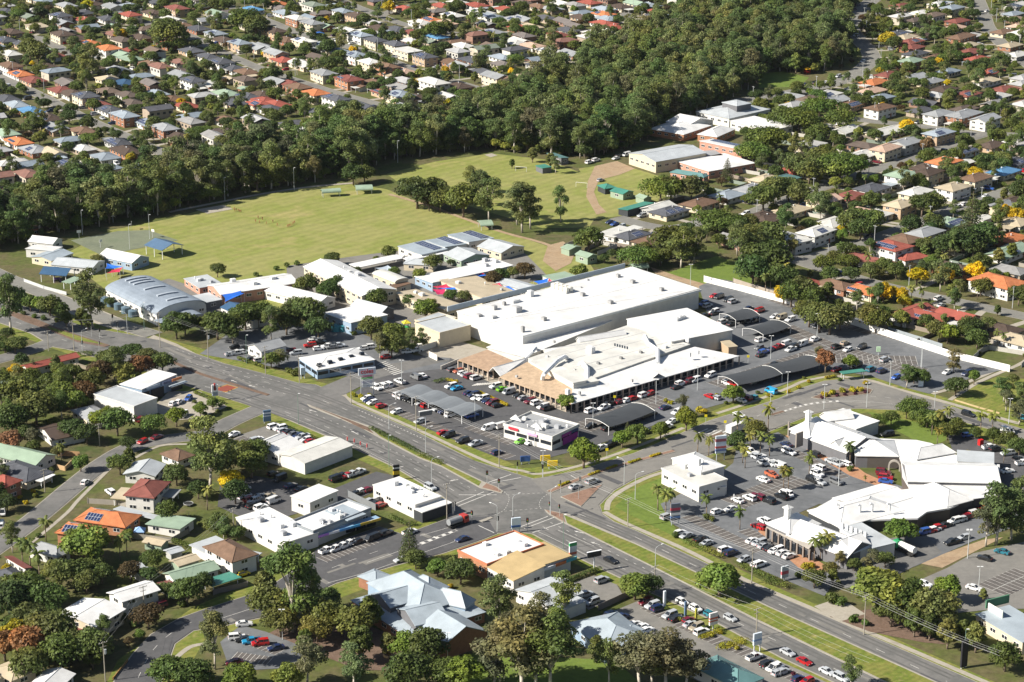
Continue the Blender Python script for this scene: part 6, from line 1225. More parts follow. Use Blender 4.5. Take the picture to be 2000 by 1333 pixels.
def palm(seed, H=8.):
    r = random.Random(seed); t = MB(); bx = r.uniform(-.5, .5); P = [(0, 0, -.2), (bx*.3, 0, H*.5), (bx, 0, H)]
    t.tube(P[0], P[1], .22, .17, 8); t.tube(P[1], P[2], .17, .14, 8); V = []
    for i in range(17):
        a = i*2.4+r.uniform(-.2, .2); el = R(r.uniform(-5, 70)) if i > 4 else R(r.uniform(-45, -10)); L = r.uniform(2.5, 3.3); p = Vector((bx, 0, H)); d = Vector((math.cos(a)*math.cos(el), math.sin(a)*math.cos(el), math.sin(el)))
        side = Vector((-math.sin(a), math.cos(a), 0)); n = 9
        for k in range(n):
            q = p+d*L/n; wd = .62*math.sin(math.pi*(k+.8)/(n+1))**.6
            for s in (-1, 1):
                o = side*s*wd-Vector((0, 0, wd*.55)); V += [p, q, q+o+d*.2, p+o+d*.25]
            p = q; d = (d+Vector((0, 0, -.20))).normalized()
    return np.array([tuple(v) for v in V]), t
def shrub(seed):
    r = random.Random(seed); C = [(r.uniform(-.5, .5), r.uniform(-.5, .5), r.uniform(.5, 1.1), r.uniform(.5, .8), r.uniform(.5, .8), r.uniform(.45, .7)) for _ in range(6)]; t = MB(); t.tube((0, 0, -.1), (0, 0, .7), .06, .04, 5); return C, t, 420, .2, 0.
KIND = {}
def proto(kind, gens, bark, lm='leaf'):
    out = []
    for g_ in gens:
        if kind == 'palm': V, t = g_; 
        else:
            C, t, n, s, dr = g_; V = leaves(C, n, s, 100+len(out)*7+len(kind), dr)
        cr = leaf_mesh('crown', V).mesh(kind+'_crown', M[lm]); tr = t.mesh(kind+'_trunk', M[bark], smooth=True); out.append((cr, tr, V, t))
    KIND[kind] = out
proto('gum', [gum(i) for i in range(6)], 'gumbark')
proto('dense', [dome(i) for i in range(4)], 'bark')
proto('light', [dome(20+i, 4.6, 8, 1.8, 15) for i in range(4)], 'bark')
proto('flat', [dome(40+i, 7.2, 7.5, 3.0, 18, .55) for i in range(3)], 'bark')
proto('tall', [dome(60+i, 3.4, 10, 1.2, 18, 1.25) for i in range(3)], 'bark')
proto('pine', [conifer(i) for i in range(2)], 'bark')
proto('palm', [palm(i) for i in range(4)], 'bark')
proto('shrub', [shrub(i) for i in range(4)], 'bark')
BASEH = dict(gum=20., dense=8.5, light=8., flat=7.5, tall=10., pine=14., palm=10.5, shrub=1.7)
FC = dict(gum=[(.125, .16, .055), (.105, .15, .045), (.15, .17, .07), (.095, .145, .045), (.135, .17, .055)], dense=[(.085, .115, .028), (.10, .125, .032), (.068, .10, .028), (.12, .135, .04)], light=[(.15, .195, .03), (.13, .18, .034), (.175, .20, .042)],
          flat=[(.09, .135, .028), (.105, .145, .03)], tall=[(.12, .15, .038), (.10, .13, .035), (.145, .155, .045)], pine=[(.08, .10, .042), (.095, .11, .045)], palm=[(.12, .155, .04), (.19, .19, .05), (.14, .165, .04)], shrub=[(.105, .14, .03), (.14, .165, .035), (.09, .12, .03)])
SPEC = dict(y=('light', [(.50, .34, .012), (.58, .40, .015), (.42, .32, .02)], 'yellow flowering tree'), o=('light', [(.30, .15, .075), (.34, .18, .09), (.24, .12, .06)], 'orange-brown flowering tree'), g=('gum', None, 'olive gum tree'), d=('dense', None, 'dark green round tree'), l=('light', None, 'bright green tree'),
            f=('flat', None, 'wide flat-topped shade tree'), t=('tall', None, 'upright green tree'), n=('pine', None, 'tiered pine tree'), p=('palm', None, 'feathery palm tree'), s=('shrub', None, 'rounded shrub'), Y=('shrub', [(.42, .34, .02), (.36, .30, .03)], 'yellow-green rounded shrub'), P=('shrub', [(.08, .015, .035)], 'purple shrub'), W=('gum', [(.13, .13, .07)], 'pale olive gum tree'), r=('dense', [(.095, .062, .03)], 'russet round tree'))
NTREE = {}
def tree(P, code, h=None, place='', r=None, wide=1.):
    kind, cols, nm = SPEC[code]; r = r or rng; cr, tr, _, _ = r.choice(KIND[kind]); sc = (h or BASEH[kind])/BASEH[kind]
    c = r.choice(cols or FC[kind]); f_ = r.uniform(.8, 1.2); c = tuple(v*f_*r.uniform(.94, 1.06) for v in c)
    lab = f"{'tall ' if sc > 1.18 else 'small ' if sc < .7 else ''}{nm} {place}"; e = empty(nm.replace(' ', '_').replace('-', '_'), (P.x, P.y, 0), r.uniform(0, 6.28), lab, 'shrub' if kind == 'shrub' else 'tree', nm+'s '+place, (sc*wide, sc*wide, sc))
    obj('trunk', tr, e); obj('crown', cr, e, col=c); NTREE[kind] = NTREE.get(kind, 0)+1
    return e
def trees(place, text):
    for it in text.split(';'):
        it = it.split()
        if len(it) < 4: continue
        P = at(float(it[0]), float(it[1])); tree(P, it[2], float(it[3]), place, wide=float(it[4]) if len(it) > 4 else 1.); occ_disc(P, 2.5)
trees('on the left verge beside the main road', "182 641 g 24;22 652 g 24;258 702 d 6 1.3;290 712 d 6 1.2")
trees('in the gardens left of the tyre shop', "275 738 o 9 1.1;215 728 d 9;240 748 d 8;318 730 d 8;150 742 d 5;115 736 d 5;66 730 n 6;30 742 y 6;8 756 d 6;60 776 d 7;100 780 d 7;130 764 d 6;40 800 d 12;72 832 d 12;25 850 d 11;20 884 o 8;64 880 W 8 1.2;160 792 r 9;152 808 l 9 .8;140 864 d 8;230 852 d 10;190 836 l 6;210 822 l 5;300 850 f 7 .8;345 834 l 7;196 752 r 9;178 770 d 9;120 800 d 10")
trees('on the tyre shop garden strip', "392 814 l 5;416 802 l 4.6;400 812 s 1.6;430 795 s 1.5;380 788 s 1.4;425 806 s 1.4;445 800 s 1.3")
trees('along the left-hand street', "252 882 d 5;235 928 d 7;158 922 l 6;410 962 g 26 1.1;432 934 d 10;452 962 y 8;472 914 d 9;500 904 d 8;492 934 d 9;430 905 t 9;405 997 p 9;388 975 d 6;460 985 d 8;120 900 p 7;70 972 s 1.6;50 985 Y 1.4;40 975 Y 1.4;65 962 Y 1.3")
trees('in the palm gardens near the orange roof', "90 1058 p 9;170 1105 l 12 1.2;140 1090 t 9;60 1115 p 11;78 1130 p 10;45 1108 p 10;120 1152 d 9;60 1192 d 11;100 1205 d 10;20 1212 d 11;235 1095 p 9;248 1085 p 8;300 1112 d 6;255 1135 r 6;200 1140 d 6;170 1160 d 7;30 1180 d 9;150 1145 d 8;130 1060 s 1.8;50 1060 Y 1.5;75 1050 s 1.6;290 1140 d 5")
trees('around the bottom left bend', "366 1182 d 8 1.1;355 1185 s 2;290 1228 r 7 1.1;273 1252 l 3.4;252 1262 r 2.6;205 1275 t 6;100 1275 d 12;60 1295 o 11;30 1272 y 9;150 1290 d 8;10 1292 o 9;120 1310 d 10;180 1300 d 10;60 1330 d 9;240 1218 d 3;260 1225 s 2;225 1222 s 2.2;60 1250 d 10;178 1262 d 4")
trees('around the library', "573 1235 g 27 1.05;606 1218 g 17;530 1220 d 11;548 1245 d 9;520 1190 t 12;640 1240 d 10;668 1242 t 9;690 1252 d 10;722 1235 t 11;595 1275 t 7;705 1295 t 11;800 1098 n 13;812 1112 d 6;855 1128 l 6;900 1142 d 8;885 1130 t 7;640 1195 d 7;620 1255 d 8;420 1308 g 17 .9;330 1342 d 8 1.2;380 1345 d 8 1.2;470 1348 l 7 1.3;600 1335 W 14 1.2;560 1352 l 8;690 1350 g 14 1.1;760 1290 t 8;795 1295 l 9;835 1302 d 11 .9;800 1352 d 11;900 1352 l 10 1.1;860 1350 d 9;975 1235 g 17 1.1;1020 1352 W 24 1.25;965 1340 W 18 1.2;1075 1350 g 22 1.2;1045 1345 W 20 1.2;1100 1210 g 15;1060 1250 W 14;1000 1290 W 14 1.2;1090 1275 g 14")
trees('beside the bottom car park', "1240 1172 l 8.5 1.1;1266 1168 d 7;1405 1168 l 10 1.25;1165 1295 t 8;1250 1350 W 17 1.5;1300 1354 W 18 1.5;1338 1350 W 15 1.4;1275 1340 g 14 1.3;1190 1342 g 14;1660 1345 g 9;1410 1265 Y 1.4;1425 1262 Y 1.5;1440 1270 Y 1.3;1390 1245 Y 1.3;1405 1238 Y 1.4;1330 1215 s 1.5;1350 1222 s 1.5;1375 1232 s 1.6;1310 1200 s 1.5;1300 1192 s 1.4;845 1120 s 1.6;880 1150 Y 1.6;1500 1298 P 1.2;1515 1304 P 1.2;1550 1320 P 1.2")
trees('around the lower end of the village shops', "1622 1128 d 4.5;1640 1112 W 6;1590 1098 p 9;1612 1092 p 10;1602 1094 p 9;1755 1062 l 8 1.2;1720 1205 l 14 1.2;1625 1178 s 3.5;1640 1182 s 3;1700 1122 W 8;1668 1116 d 4;1765 1215 d 12;1825 1232 d 12;1785 1245 t 9;1850 1268 t 9;1905 1275 t 9;1880 1262 t 8;1815 1252 t 8;1850 1178 l 8;1962 1312 d 8;1945 1065 g 20 1.2;1975 1055 g 17 1.2;1925 1068 W 15;1995 1040 g 18;1626 1142 t 5;1700 1160 d 8;1585 1110 Y 2;1572 1112 Y 2;1668 1215 s 2.4;1690 1222 s 2;1920 1175 t 4;1740 1225 d 9;1728 1110 d 5;1590 1150 d 6;1560 1128 s 2")
trees('in the village car park', "1285 998 p 10;1300 1010 p 10;1310 1000 p 9;1380 1012 p 9;1440 852 p 9;1460 858 p 9;1500 840 p 10;1465 884 p 8;1485 884 p 8;1503 892 p 8;1450 905 p 8;1455 915 p 8;1530 958 p 9;1540 958 p 9;1580 930 p 9;1660 908 p 9;1445 1035 p 8;1475 860 d 7;1440 878 d 6;1425 870 s 2;1440 880 s 2;1660 920 s 1.8;1690 945 p 3;1380 1015 s 2.2;1390 1018 s 1.8;1320 1050 s 2;1700 990 p 3")
trees('along the cross street', "1362 888 p 9;1384 892 p 8;1140 915 l 9.5 1.15;1215 876 l 6.5;1245 868 l 7.5;1290 858 l 6;1340 842 l 8;1332 818 W 9 .9;1432 788 l 7 1.1;1225 850 n 5;1106 802 l 6 1.1;1480 770 s 1.4;1400 775 Y 1.4;1418 790 s 1.3;1310 790 Y 1.5;1300 786 Y 1.4;1365 805 Y 2;1375 808 Y 2;1240 850 Y 1.4")
trees('around the far end of the supermarket car park', "1612 728 o 9 .8;1600 722 W 9;1660 724 l 6;1770 758 g 9 1.2;1800 754 d 6;1785 750 d 6;1862 728 W 9 1.3;1866 774 d 7 1.1;1902 752 l 6 .7;1978 752 d 4;1990 832 W 9 1.6;1965 805 W 8 1.5;1960 785 g 9 1.3;1995 800 g 10 1.2;1560 760 Y 1.5;1540 768 Y 1.5;1580 748 Y 1.4;1500 775 Y 1.4;1640 745 s 1.4;1690 752 Y 1.8;1625 772 Y 2.2;1645 768 Y 2.2;1665 766 Y 2.2;1610 776 Y 2.;1680 765 Y 2;1605 780 P 1.2;1650 774 P 1.2;1670 772 P 1.2;1690 769 P 1.2;1635 776 P 1.2")
trees('on the courtyard lawn of the village shops', "1715 838 f 5 .7;1740 830 d 5;1770 818 f 6 .8;1785 812 f 6;1810 836 f 6;1820 850 p 9;1838 848 p 10;1848 838 p 9;1865 850 d 6;1800 830 f 5;1830 870 p 7;1915 845 p 9;1937 848 p 9;1940 865 d 5;1970 878 d 6;1990 890 d 6;1890 890 Y 2;1960 905 p 6;1905 858 d 4;1835 845 d 6;1850 860 d 6")
trees('in front of the school', "345 662 d 10;362 655 d 9;425 664 d 11 1.1;450 660 d 10;480 645 d 11;505 640 d 10;530 664 g 14;560 655 d 11;600 645 d 13;622 664 d 9;320 640 s 3;330 645 s 3;735 604 d 8;720 600 d 7;832 628 l 9 1.1;850 622 W 8;770 674 l 9;725 664 d 9;742 704 W 11;765 700 d 9;760 690 d 8;805 690 g 9;825 685 g 9;545 715 d 6;530 720 d 6;580 730 s 2.4;575 735 s 2.4;565 728 s 2.2;455 672 t 8;395 652 t 7;700 595 s 2;585 625 d 9;655 578 d 8;640 588 d 8;560 640 t 10;800 600 d 5;690 655 s 2;690 775 Y 1.7;705 778 Y 1.7;722 776 Y 1.7")
trees('along the school service road', "38 605 d 7;60 610 l 7;78 612 l 7;98 618 d 8 1.1;120 620 d 6;30 610 s 2;45 616 s 2;68 622 s 2;85 626 s 2;112 630 s 2;10 690 d 5;30 690 d 6 1.2;45 682 s 2.6;15 665 d 5;0 685 d 6;130 640 t 7;160 640 t 8;172 645 t 7")
trees('in the school grounds', "425 542 d 6;650 520 d 6;760 508 d 6;735 510 s 2.4;820 552 l 6;845 530 d 7;1025 545 r 7;1133 548 l 7;978 558 d 7;1002 545 d 5;695 540 d 4;770 545 d 5;880 520 d 3;965 562 r 7;905 592 d 5;880 590 d 5;565 575 d 4;600 580 d 9;500 540 s 2;560 522 s 2.2;580 518 s 2.2;540 528 s 2;940 480 s 2;215 600 d 4;260 525 s 2;190 520 d 5")
trees('between the two playing fields', "690 362 d 10;712 358 d 9;815 408 d 15 1.1;850 404 d 13;905 425 d 15;882 412 d 11;940 405 g 18;955 432 g 20;920 380 g 14;1020 455 g 23 1.1;1036 448 g 20;1010 440 g 20;1095 434 g 17 .8;860 415 d 10;1150 494 d 11 1.1;838 412 r 8;1000 330 t 5;1040 318 t 8;1075 330 t 8;1085 340 g 9")
trees('behind the supermarket', "1245 525 f 9 1.1;1260 522 f 8;1330 524 g 18 1.2;1310 505 d 14 1.1;1355 515 g 16 1.2;1290 398 f 12;1350 394 d 12;1400 455 f 10 1.2;1420 460 f 9;1492 545 d 16 1.1;1450 525 g 18 1.2;1470 560 d 13;1475 515 g 17 1.2;1505 565 p 11;1495 575 p 10;1530 570 d 11;1515 540 p 12;1420 355 n 12;1195 505 d 4;1180 515 d 4;1210 520 t 4;1255 510 d 8;1290 520 d 8;1500 495 d 14;1440 500 g 16;1310 395 d 12")
trees('on the streets right of the supermarket', "1790 558 y 8 1.1;1845 558 y 8;1905 548 y 8;1725 590 y 8;1530 595 y 8;1545 600 d 10;1565 595 d 11;1585 605 d 9;1765 606 y 6;1905 358 y 8;1985 438 y 8;1965 430 y 7;1895 475 n 23;1640 354 f 13 1.1;1655 350 f 12;1470 322 f 11;1600 650 d 12;1620 655 d 11;1580 640 d 11;1640 645 d 10;1700 645 d 10;1715 650 d 9;1760 640 l 7;1850 672 l 8;1835 668 d 8;1800 620 p 7;1695 530 p 9;1640 505 p 8;1700 545 d 7;1750 545 d 7;1670 520 s 2;1740 585 y 6;1760 590 y 6;1800 595 p 8;1780 590 p 8;1530 560 p 11;1515 555 p 11;1550 565 p 10;1660 460 d 11;1700 455 d 11;1680 470 d 10;1800 425 d 11;1820 420 d 10;1600 415 d 10;1560 405 d 11;1540 395 d 12;1510 400 d 13;1490 415 d 13;1580 360 d 12;1555 350 d 12;1600 340 d 12;1920 330 d 8;1990 395 d 10;1960 330 d 8;1880 500 d 12 1.2;1920 490 d 12 1.1;1855 505 p 10;1840 500 d 9;1950 520 t 8;1975 510 t 8;1930 650 d 6;1960 680 p 7;1945 670 p 6;1925 660 W 6;1570 740 s 1")
trees('in the far suburbs', "238 82 y 8;172 22 y 8;760 28 y 9;1732 96 y 11;1745 100 d 9;1636 46 y 9;815 172 y 6;1770 262 y 8;285 8 y 7;870 145 y 5;1000 150 y 5;330 95 d 18 1.1;325 80 d 14;480 68 d 16 1.2;500 75 d 14;160 150 g 20;180 155 g 22;150 130 g 18;170 170 g 20;60 120 d 14;75 125 d 12;1810 300 o 8;1540 255 f 12 1.1;1600 235 f 12;1560 262 f 13;1640 255 f 11;1600 280 d 10;1495 300 f 13;1500 295 f 12;1545 300 p 10;1570 250 d 8;640 145 d 10;850 80 d 12;870 75 d 11;640 110 d 10")
# scattered plants: woodland belt and garden trees
def inpx(poly): return [at(x, y) for x, y in poly]
FOREST = [inpx([(-70, 500), (60, 472), (150, 452), (330, 418), (430, 388), (520, 374), (600, 360), (690, 344), (755, 318), (860, 302), (960, 296), (1060, 304), (1130, 312), (1225, 296), (1290, 262), (1330, 236), (1440, 190), (1500, 150), (1600, 143), (1655, 120), (1655, 85), (1640, 40), (1660, -15), (1400, -15), (1330, 50), (1240, 82), (1150, 118), (1060, 170), (1000, 218), (900, 246), (700, 264), (520, 302), (400, 334), (300, 366), (150, 394), (-70, 425)])]
SUB = [inpx([(-80, 425), (-80, -18), (1400, -18), (1330, 50), (1060, 170), (900, 246), (520, 302), (150, 394)]), inpx([(1640, -18), (2080, -18), (2080, 625), (1990, 715), (1700, 632), (1500, 570), (1400, 500), (1300, 440), (1330, 395), (1440, 340), (1480, 190), (1640, 165)]), inpx([(-80, 725), (150, 705), (300, 745), (190, 815), (250, 865), (420, 880), (430, 990), (520, 1105), (400, 1180), (230, 1275), (190, 1380), (-80, 1380)])]
fmask = np.zeros(gx.shape, bool)
for f in FOREST: fmask |= inside(f)
smask = np.zeros(gx.shape, bool)
for f in SUB: smask |= inside(f)
def jitter(step, jit): 
    out = []
    for y in np.arange(GY0+2, GY1-2, step):
        for x in np.arange(GX0+2, GX1-2, step):
            out.append((x+rng.uniform(-jit, jit), y+rng.uniform(-jit, jit)))
    return out
def cellof(x, y): return min(max(int(y-GY0), 0), OCC.shape[0]-1), min(max(int(x-GX0), 0), OCC.shape[1]-1)
# the small roofs that fill the far streets: one mass of houses
FH = MB(); FCOL = []
RCF = [(.24, .235, .23), (.14, .10, .075), (.08, .08, .09), (.20, .10, .075), (.46, .45, .43), (.20, .24, .28), (.10, .075, .06), (.17, .20, .16), (.15, .13, .12), (.34, .34, .34)]; WCF = [(.46, .41, .33), (.5, .48, .44), (.26, .15, .11), (.36, .29, .22)]
for p_ in jitter(9, 3.5):
    x, y = p_
    if not smask[cellof(x, y)] or y < 780 or abs(x) > y*.245: continue
    i_, j_ = cellof(x, y)
    if rng.random() < (.82 if x > 100 else .5): continue
    if OCC[max(0, i_-6):i_+7, max(0, j_-6):j_+7].any(): continue
    a = (A1 if x < -60 else A2 if x < 100 else A3)+rng.choice((0, 0, math.pi/2))+R(rng.uniform(-4, 4)); L, Wd, h = rng.uniform(12, 15), rng.uniform(8, 9.5), rng.choice((2.7, 2.7, 4.9)); rc_, wc_ = rng.choice(RCF), rng.choice(WCF)
    for mb, z0, c_ in ((walls_mb('hip', L, Wd, h, 1.6, .6), 0, wc_), (roof_mb(rng.choice(('hip', 'hip', 'gable')), L, Wd, 1.6, .6), h, rc_)):
        ca, sa = math.cos(a), math.sin(a); FH.add([(x+ca*vx-sa*vy, y+sa*vx+ca*vy, vz+z0) for vx, vy, vz in mb.v], mb.f); FCOL += [(*c_, 1.)]*len(mb.f)
    gw = MB(); n_ = 4
    for k_ in range(n_):
        for s_ in (-1, 1): gw.box((-L/2+(k_+.5)*L/n_, s_*(Wd/2+.02), h*.6), (1.6, .12, 1.2))
    FH.add([(x+ca*vx-sa*vy, y+sa*vx+ca*vy, vz) for vx, vy, vz in gw.v], gw.f); FCOL += [(.02, .024, .03, 1.)]*len(gw.f)
    occ_disc((x, y), 7.5)
m_, t_, b_ = mat('far_house_surfaces'); at_ = N(t_, 'Attribute'); at_.attribute_name = 'tint'; t_.links.new(mix(t_, at_.outputs['Color'], ramp(t_, noise(t_, opos(t_), .4, 5, .65), [(.3, .78), (.7, 1.12)]), 1., 'MULTIPLY'), b_.inputs['Base Color']); b_.inputs['Roughness'].default_value = .7
fo = FH.build('far_houses', m_); ca_ = fo.data.attributes.new('tint', 'FLOAT_COLOR', 'FACE'); ca_.data.foreach_set('color', [v for c in FCOL for v in c]); tag(fo, 'small muted roofs filling the far suburban streets', None, None, 'stuff')
WOODPTS = []
fp = [p_ for p_ in jitter(6.6, 2.6) if fmask[cellof(*p_)] and not occ_at(*p_)]
fp.sort(key=lambda q: q[1]); k = 0
for (x, y) in fp:
    u = rng.random(); code = 'g' if u < .70 else ('d' if u < .86 else ('W' if u < .93 else 't'))
    if rng.random() < .1: continue
    h = {'g': rng.uniform(11, 24), 'W': rng.uniform(11, 22), 'd': rng.uniform(9, 14), 't': rng.uniform(9, 14)}[code]
    if k < 300: tree(Vector((x, y, 0)), code, h, 'in the woodland belt beyond the playing fields', wide=rng.uniform(.95, 1.25)); k += 1
    else: WOODPTS.append((x, y, code, h))
for p_ in jitter(5.5, 2.4):
    if fmask[cellof(*p_)] and not occ_at(*p_): WOODPTS.append((p_[0], p_[1], rng.choice('ddttlf'), rng.uniform(3, 7)))
GARD = []
gp = [p_ for p_ in jitter(7.4, 3.4) if smask[cellof(*p_)] and not occ_at(*p_)]
gp.sort(key=lambda q: q[1]); k = 0
for (x, y) in gp:
    near_ = y < 720; far_ = y > 1000
    if rng.random() < (.62 if near_ else .15 if far_ else .22): continue
    u = rng.random(); code = 'd' if u < .36 else 'l' if u < .46 else 'g' if u < .60 else 't' if u < .70 else 'p' if u < .79 else 's' if u < .93 else 'r' if u < .96 else 'f' if u < .985 else 'y'
    h = {'d': rng.uniform(4, 9.5), 'l': rng.uniform(3.5, 7), 'g': rng.uniform(8, 15), 't': rng.uniform(4, 9), 'p': rng.uniform(5, 10), 's': rng.uniform(1.4, 2.8), 'r': rng.uniform(3, 6), 'f': rng.uniform(5, 8), 'y': rng.uniform(4, 6.5)}[code]
    h *= .75 if near_ else .85 if far_ else .92
    if k < 260: tree(Vector((x, y, 0)), code, h, 'in the house gardens'); k += 1
    else: GARD.append((x, y, code, h))
# the rest of the wood and of the far gardens: one object each, plants set on points
PROT = bpy.data.collections.new('plant_prototypes'); PIDX = {}
for code in 'gWdtlpsrfy':
    kind, cols, nm = SPEC[code]
    for vi, (cr, tr, V, t) in enumerate(KIND[kind][:3]):
        me = leaf_mesh('p', V, t).mesh('plant', M['leaf_far'], M['gumbark' if kind == 'gum' else 'bark'])
        i_ = sum(len(v) for v in PIDX.values()); o = bpy.data.objects.new(f'plant_{i_:03d}', me); PROT.objects.link(o); PIDX.setdefault(code, []).append(i_)
        ca = me.attributes.new('tint', 'FLOAT_COLOR', 'FACE'); ca.data.foreach_set('color', list((*((cols or FC[kind])[vi % len(cols or FC[kind])]), 1.))*len(me.polygons))
names = sorted(o.name for o in PROT.objects)
def scatter(name, pts, label):
    me = bpy.data.meshes.new(name); n = len(pts); me.vertices.add(n); me.vertices.foreach_set('co', [c for p_ in pts for c in (p_[0], p_[1], 0.)])
    me.attributes.new('idx', 'INT', 'POINT'); me.attributes.new('sc', 'FLOAT', 'POINT'); me.attributes.new('rot', 'FLOAT', 'POINT'); ai, asc, ar_ = (me.attributes[k_] for k_ in ('idx', 'sc', 'rot'))
    ai.data.foreach_set('value', [rng.choice(PIDX[p_[2]]) for p_ in pts]); asc.data.foreach_set('value', [p_[3]/BASEH[SPEC[p_[2]][0]] for p_ in pts]); ar_.data.foreach_set('value', [rng.uniform(0, 6.28) for _ in pts])
    o = bpy.data.objects.new(name, me); COL.objects.link(o); tag(o, label, None, None, 'stuff')
    ng = bpy.data.node_groups.new(name, 'GeometryNodeTree'); ng.interface.new_socket('Geometry', in_out='INPUT', socket_type='NodeSocketGeometry'); ng.interface.new_socket('Geometry', in_out='OUTPUT', socket_type='NodeSocketGeometry')
    I = ng.nodes.new('NodeGroupInput'); O = ng.nodes.new('NodeGroupOutput'); ip = ng.nodes.new('GeometryNodeInstanceOnPoints'); ci = ng.nodes.new('GeometryNodeCollectionInfo')
    ci.inputs['Collection'].default_value = PROT; ci.inputs['Separate Children'].default_value = True; ci.inputs['Reset Children'].default_value = True; ip.inputs['Pick Instance'].default_value = True
    def attr(nm_, ty):
        a_ = ng.nodes.new('GeometryNodeInputNamedAttribute'); a_.data_type = ty; a_.inputs[0].default_value = nm_; return next(q for q in a_.outputs if q.enabled and q.name == 'Attribute')
    cx_ = ng.nodes.new('ShaderNodeCombineXYZ'); ng.links.new(attr('rot', 'FLOAT'), cx_.inputs[2])
    for a_, b_ in ((I.outputs[0], ip.inputs['Points']), (ci.outputs[0], ip.inputs['Instance']), (attr('idx', 'INT'), ip.inputs['Instance Index']), (attr('sc', 'FLOAT'), ip.inputs['Scale']), (cx_.outputs[0], ip.inputs['Rotation']), (ip.outputs[0], O.inputs[0])): ng.links.new(a_, b_)
    md = o.modifiers.new('scatter', 'NODES'); md.node_group = ng; return o
scatter('woodland', WOODPTS, 'far part of the gum woodland read as one mass')
scatter('garden_planting', GARD, 'trees and shrubs of the far suburban gardens')
print('TREES', NTREE, 'wood', len(WOODPTS), 'gardens', len(GARD), 'cars', CARN[0])
# ============================================================ STREET FURNITURE, SIGNS, CANOPIES, PEOPLE
GREY, DARK = (.15, .165, .18), (.045, .05, .056)
def canopy2(A, B, width, z, rise, bays_, col, label):
    a, b = at(*A, z), at(*B, z); d = (b-a); rz = math.atan2(d.y, d.x)-math.pi/2; P = (a+b)/2; P.z = 0
    t = d.normalized(); s = Vector((t.y, -t.x, 0)); 
    # build with local y along A-B, x across
    w = d.length; L = width; e = empty('shade_canopy', P, rz, label, 'shade canopy'); m = MB(); n = 8
    for k in range(bays_):
        y0 = -w/2+w*k/bays_; y1 = -w/2+w*(k+1)/bays_
        for i in range(n):
            for j in range(4):
                q = []
                for aa, cc in ((0, 0), (1, 0), (1, 1), (0, 1)):
                    u, v = (i+aa)/n, (j+cc)/4; q.append((-L/2+L*u, y0+(y1-y0)*v, z+(rise*math.sin(math.pi*u)-.45*math.sin(math.pi*v) if bays_ < 3 else .5*(1-u)+rise*math.sin(math.pi*v))))
                m.add(q, [(0, 1, 2, 3)])
    m.build('cloth', M['cloth'], e, col=col, smooth=True)
    for k in range(bays_+1):
        y = -w/2+w*k/bays_; f = MB()
        rr_ = rise if bays_ < 3 else 0.
        for i in range(n): f.tube((-L/2+L*i/n, y, z+.05+rr_*math.sin(math.pi*i/n)), (-L/2+L*(i+1)/n, y, z+.05+rr_*math.sin(math.pi*(i+1)/n)), .08, n=5)
        f.build('arch_frame', M['frame'], e)
        for x in (-L/2+.1, L/2-.1): obj('post', POSTM, e, (x, y, 0), sc=(.8, .8, z), col=(.7, .7, .7))
canopy2(u2(1130, 385), u2(1625, 565), 10, 2.8, .7, 4, GREY, 'curved grey four-bay shade canopy over parked cars near the coles pylon')
canopy2(u3(640, 640), u3(985, 520), 11, 3.0, .95, 1, DARK, 'dark curved shade canopy in front of the verandah shops')
canopy2(c5(200, 210), c5(1010, 10), 11, 3.0, .95, 2, DARK, 'long dark shade canopy beside the curving road')
canopy2(t7(1620, 1115), t7(1800, 1075), 10, 3.0, .9, 1, DARK, 'small dark shade canopy nearest the supermarket corner')
canopy2(t7(1810, 1225), t8(170, 1160), 10.5, 3.0, .9, 1, DARK, 'dark shade canopy between the small and the long ones')
bld('bus_shelter', 'low dark green shelter with flat roof at the car park edge', 'shelter', c5(1245, 130), c5(1275, 150), c5(1505, 145), 2.6, 'flat', rc='t', posts=True, axis='b')
# lamps, poles, signals
crp = tl(0, 540, 6.667)
def lamp(px, h, label, group, arm=0., col=(.5, .52, .52), heads=1, az=0.):
    e = empty('street_lamp', at(*px), az, label, 'lamp', group); b = MB(); b.tube((0, 0, 0), (0, 0, h), .11, .07, 6)
    if arm:
        for i in range(5): 
            t0, t1 = i/5, (i+1)/5; b.tube((arm*t0*t0, 0, h+1.0*math.sin(t0*1.5)), (arm*t1*t1, 0, h+1.0*math.sin(t1*1.5)), .05, n=5)
    b.build('pole', M['misc'], e, col=col)
    for k in range(heads):
        s = 1 if k == 0 else -1; MB().box(((arm or .5*s), 0, h+(1.0 if arm else .05)), (.7, .3, .14)).build('lamp_head', M['misc'], e, col=(.75, .75, .74))
g1 = 'lamp posts of the car parks'; l1 = 'tall grey car park lamp post with flat head'
for px in ((c6(1000, 295)), c6(690, 465), c6(1120, 770), c6(1850, 840), c6(462, 685), c6(45, 700), c5(750, 355), c5(590, 545), c5(1225, 1190), (1158, 837), (1281, 790), (1362, 763), (1044, 873), u2(1645, 615), u2(1095, 350), t8(445, 1260), t7(1340, 880), u4(1225, 225), (1505, 702), (1310, 705), v4(1655, 660), v4(1575, 380), c8(630, 280), c8(1640, 840), v2(1440, 1170), v2(200, 990), c4(1145, 440)): lamp(px, 9, l1, g1, heads=2)
g2 = 'floodlights around the playing field'
for px in (t5(445, 475), t5(620, 495), t5(1690, 240), t5(1155, 330), t6(287, 165), T2(1065, 1225), t5(975, 605), t5(1125, 530)): lamp(px, 11, 'slim floodlight pole at the edge of the playing field', g2, heads=1)
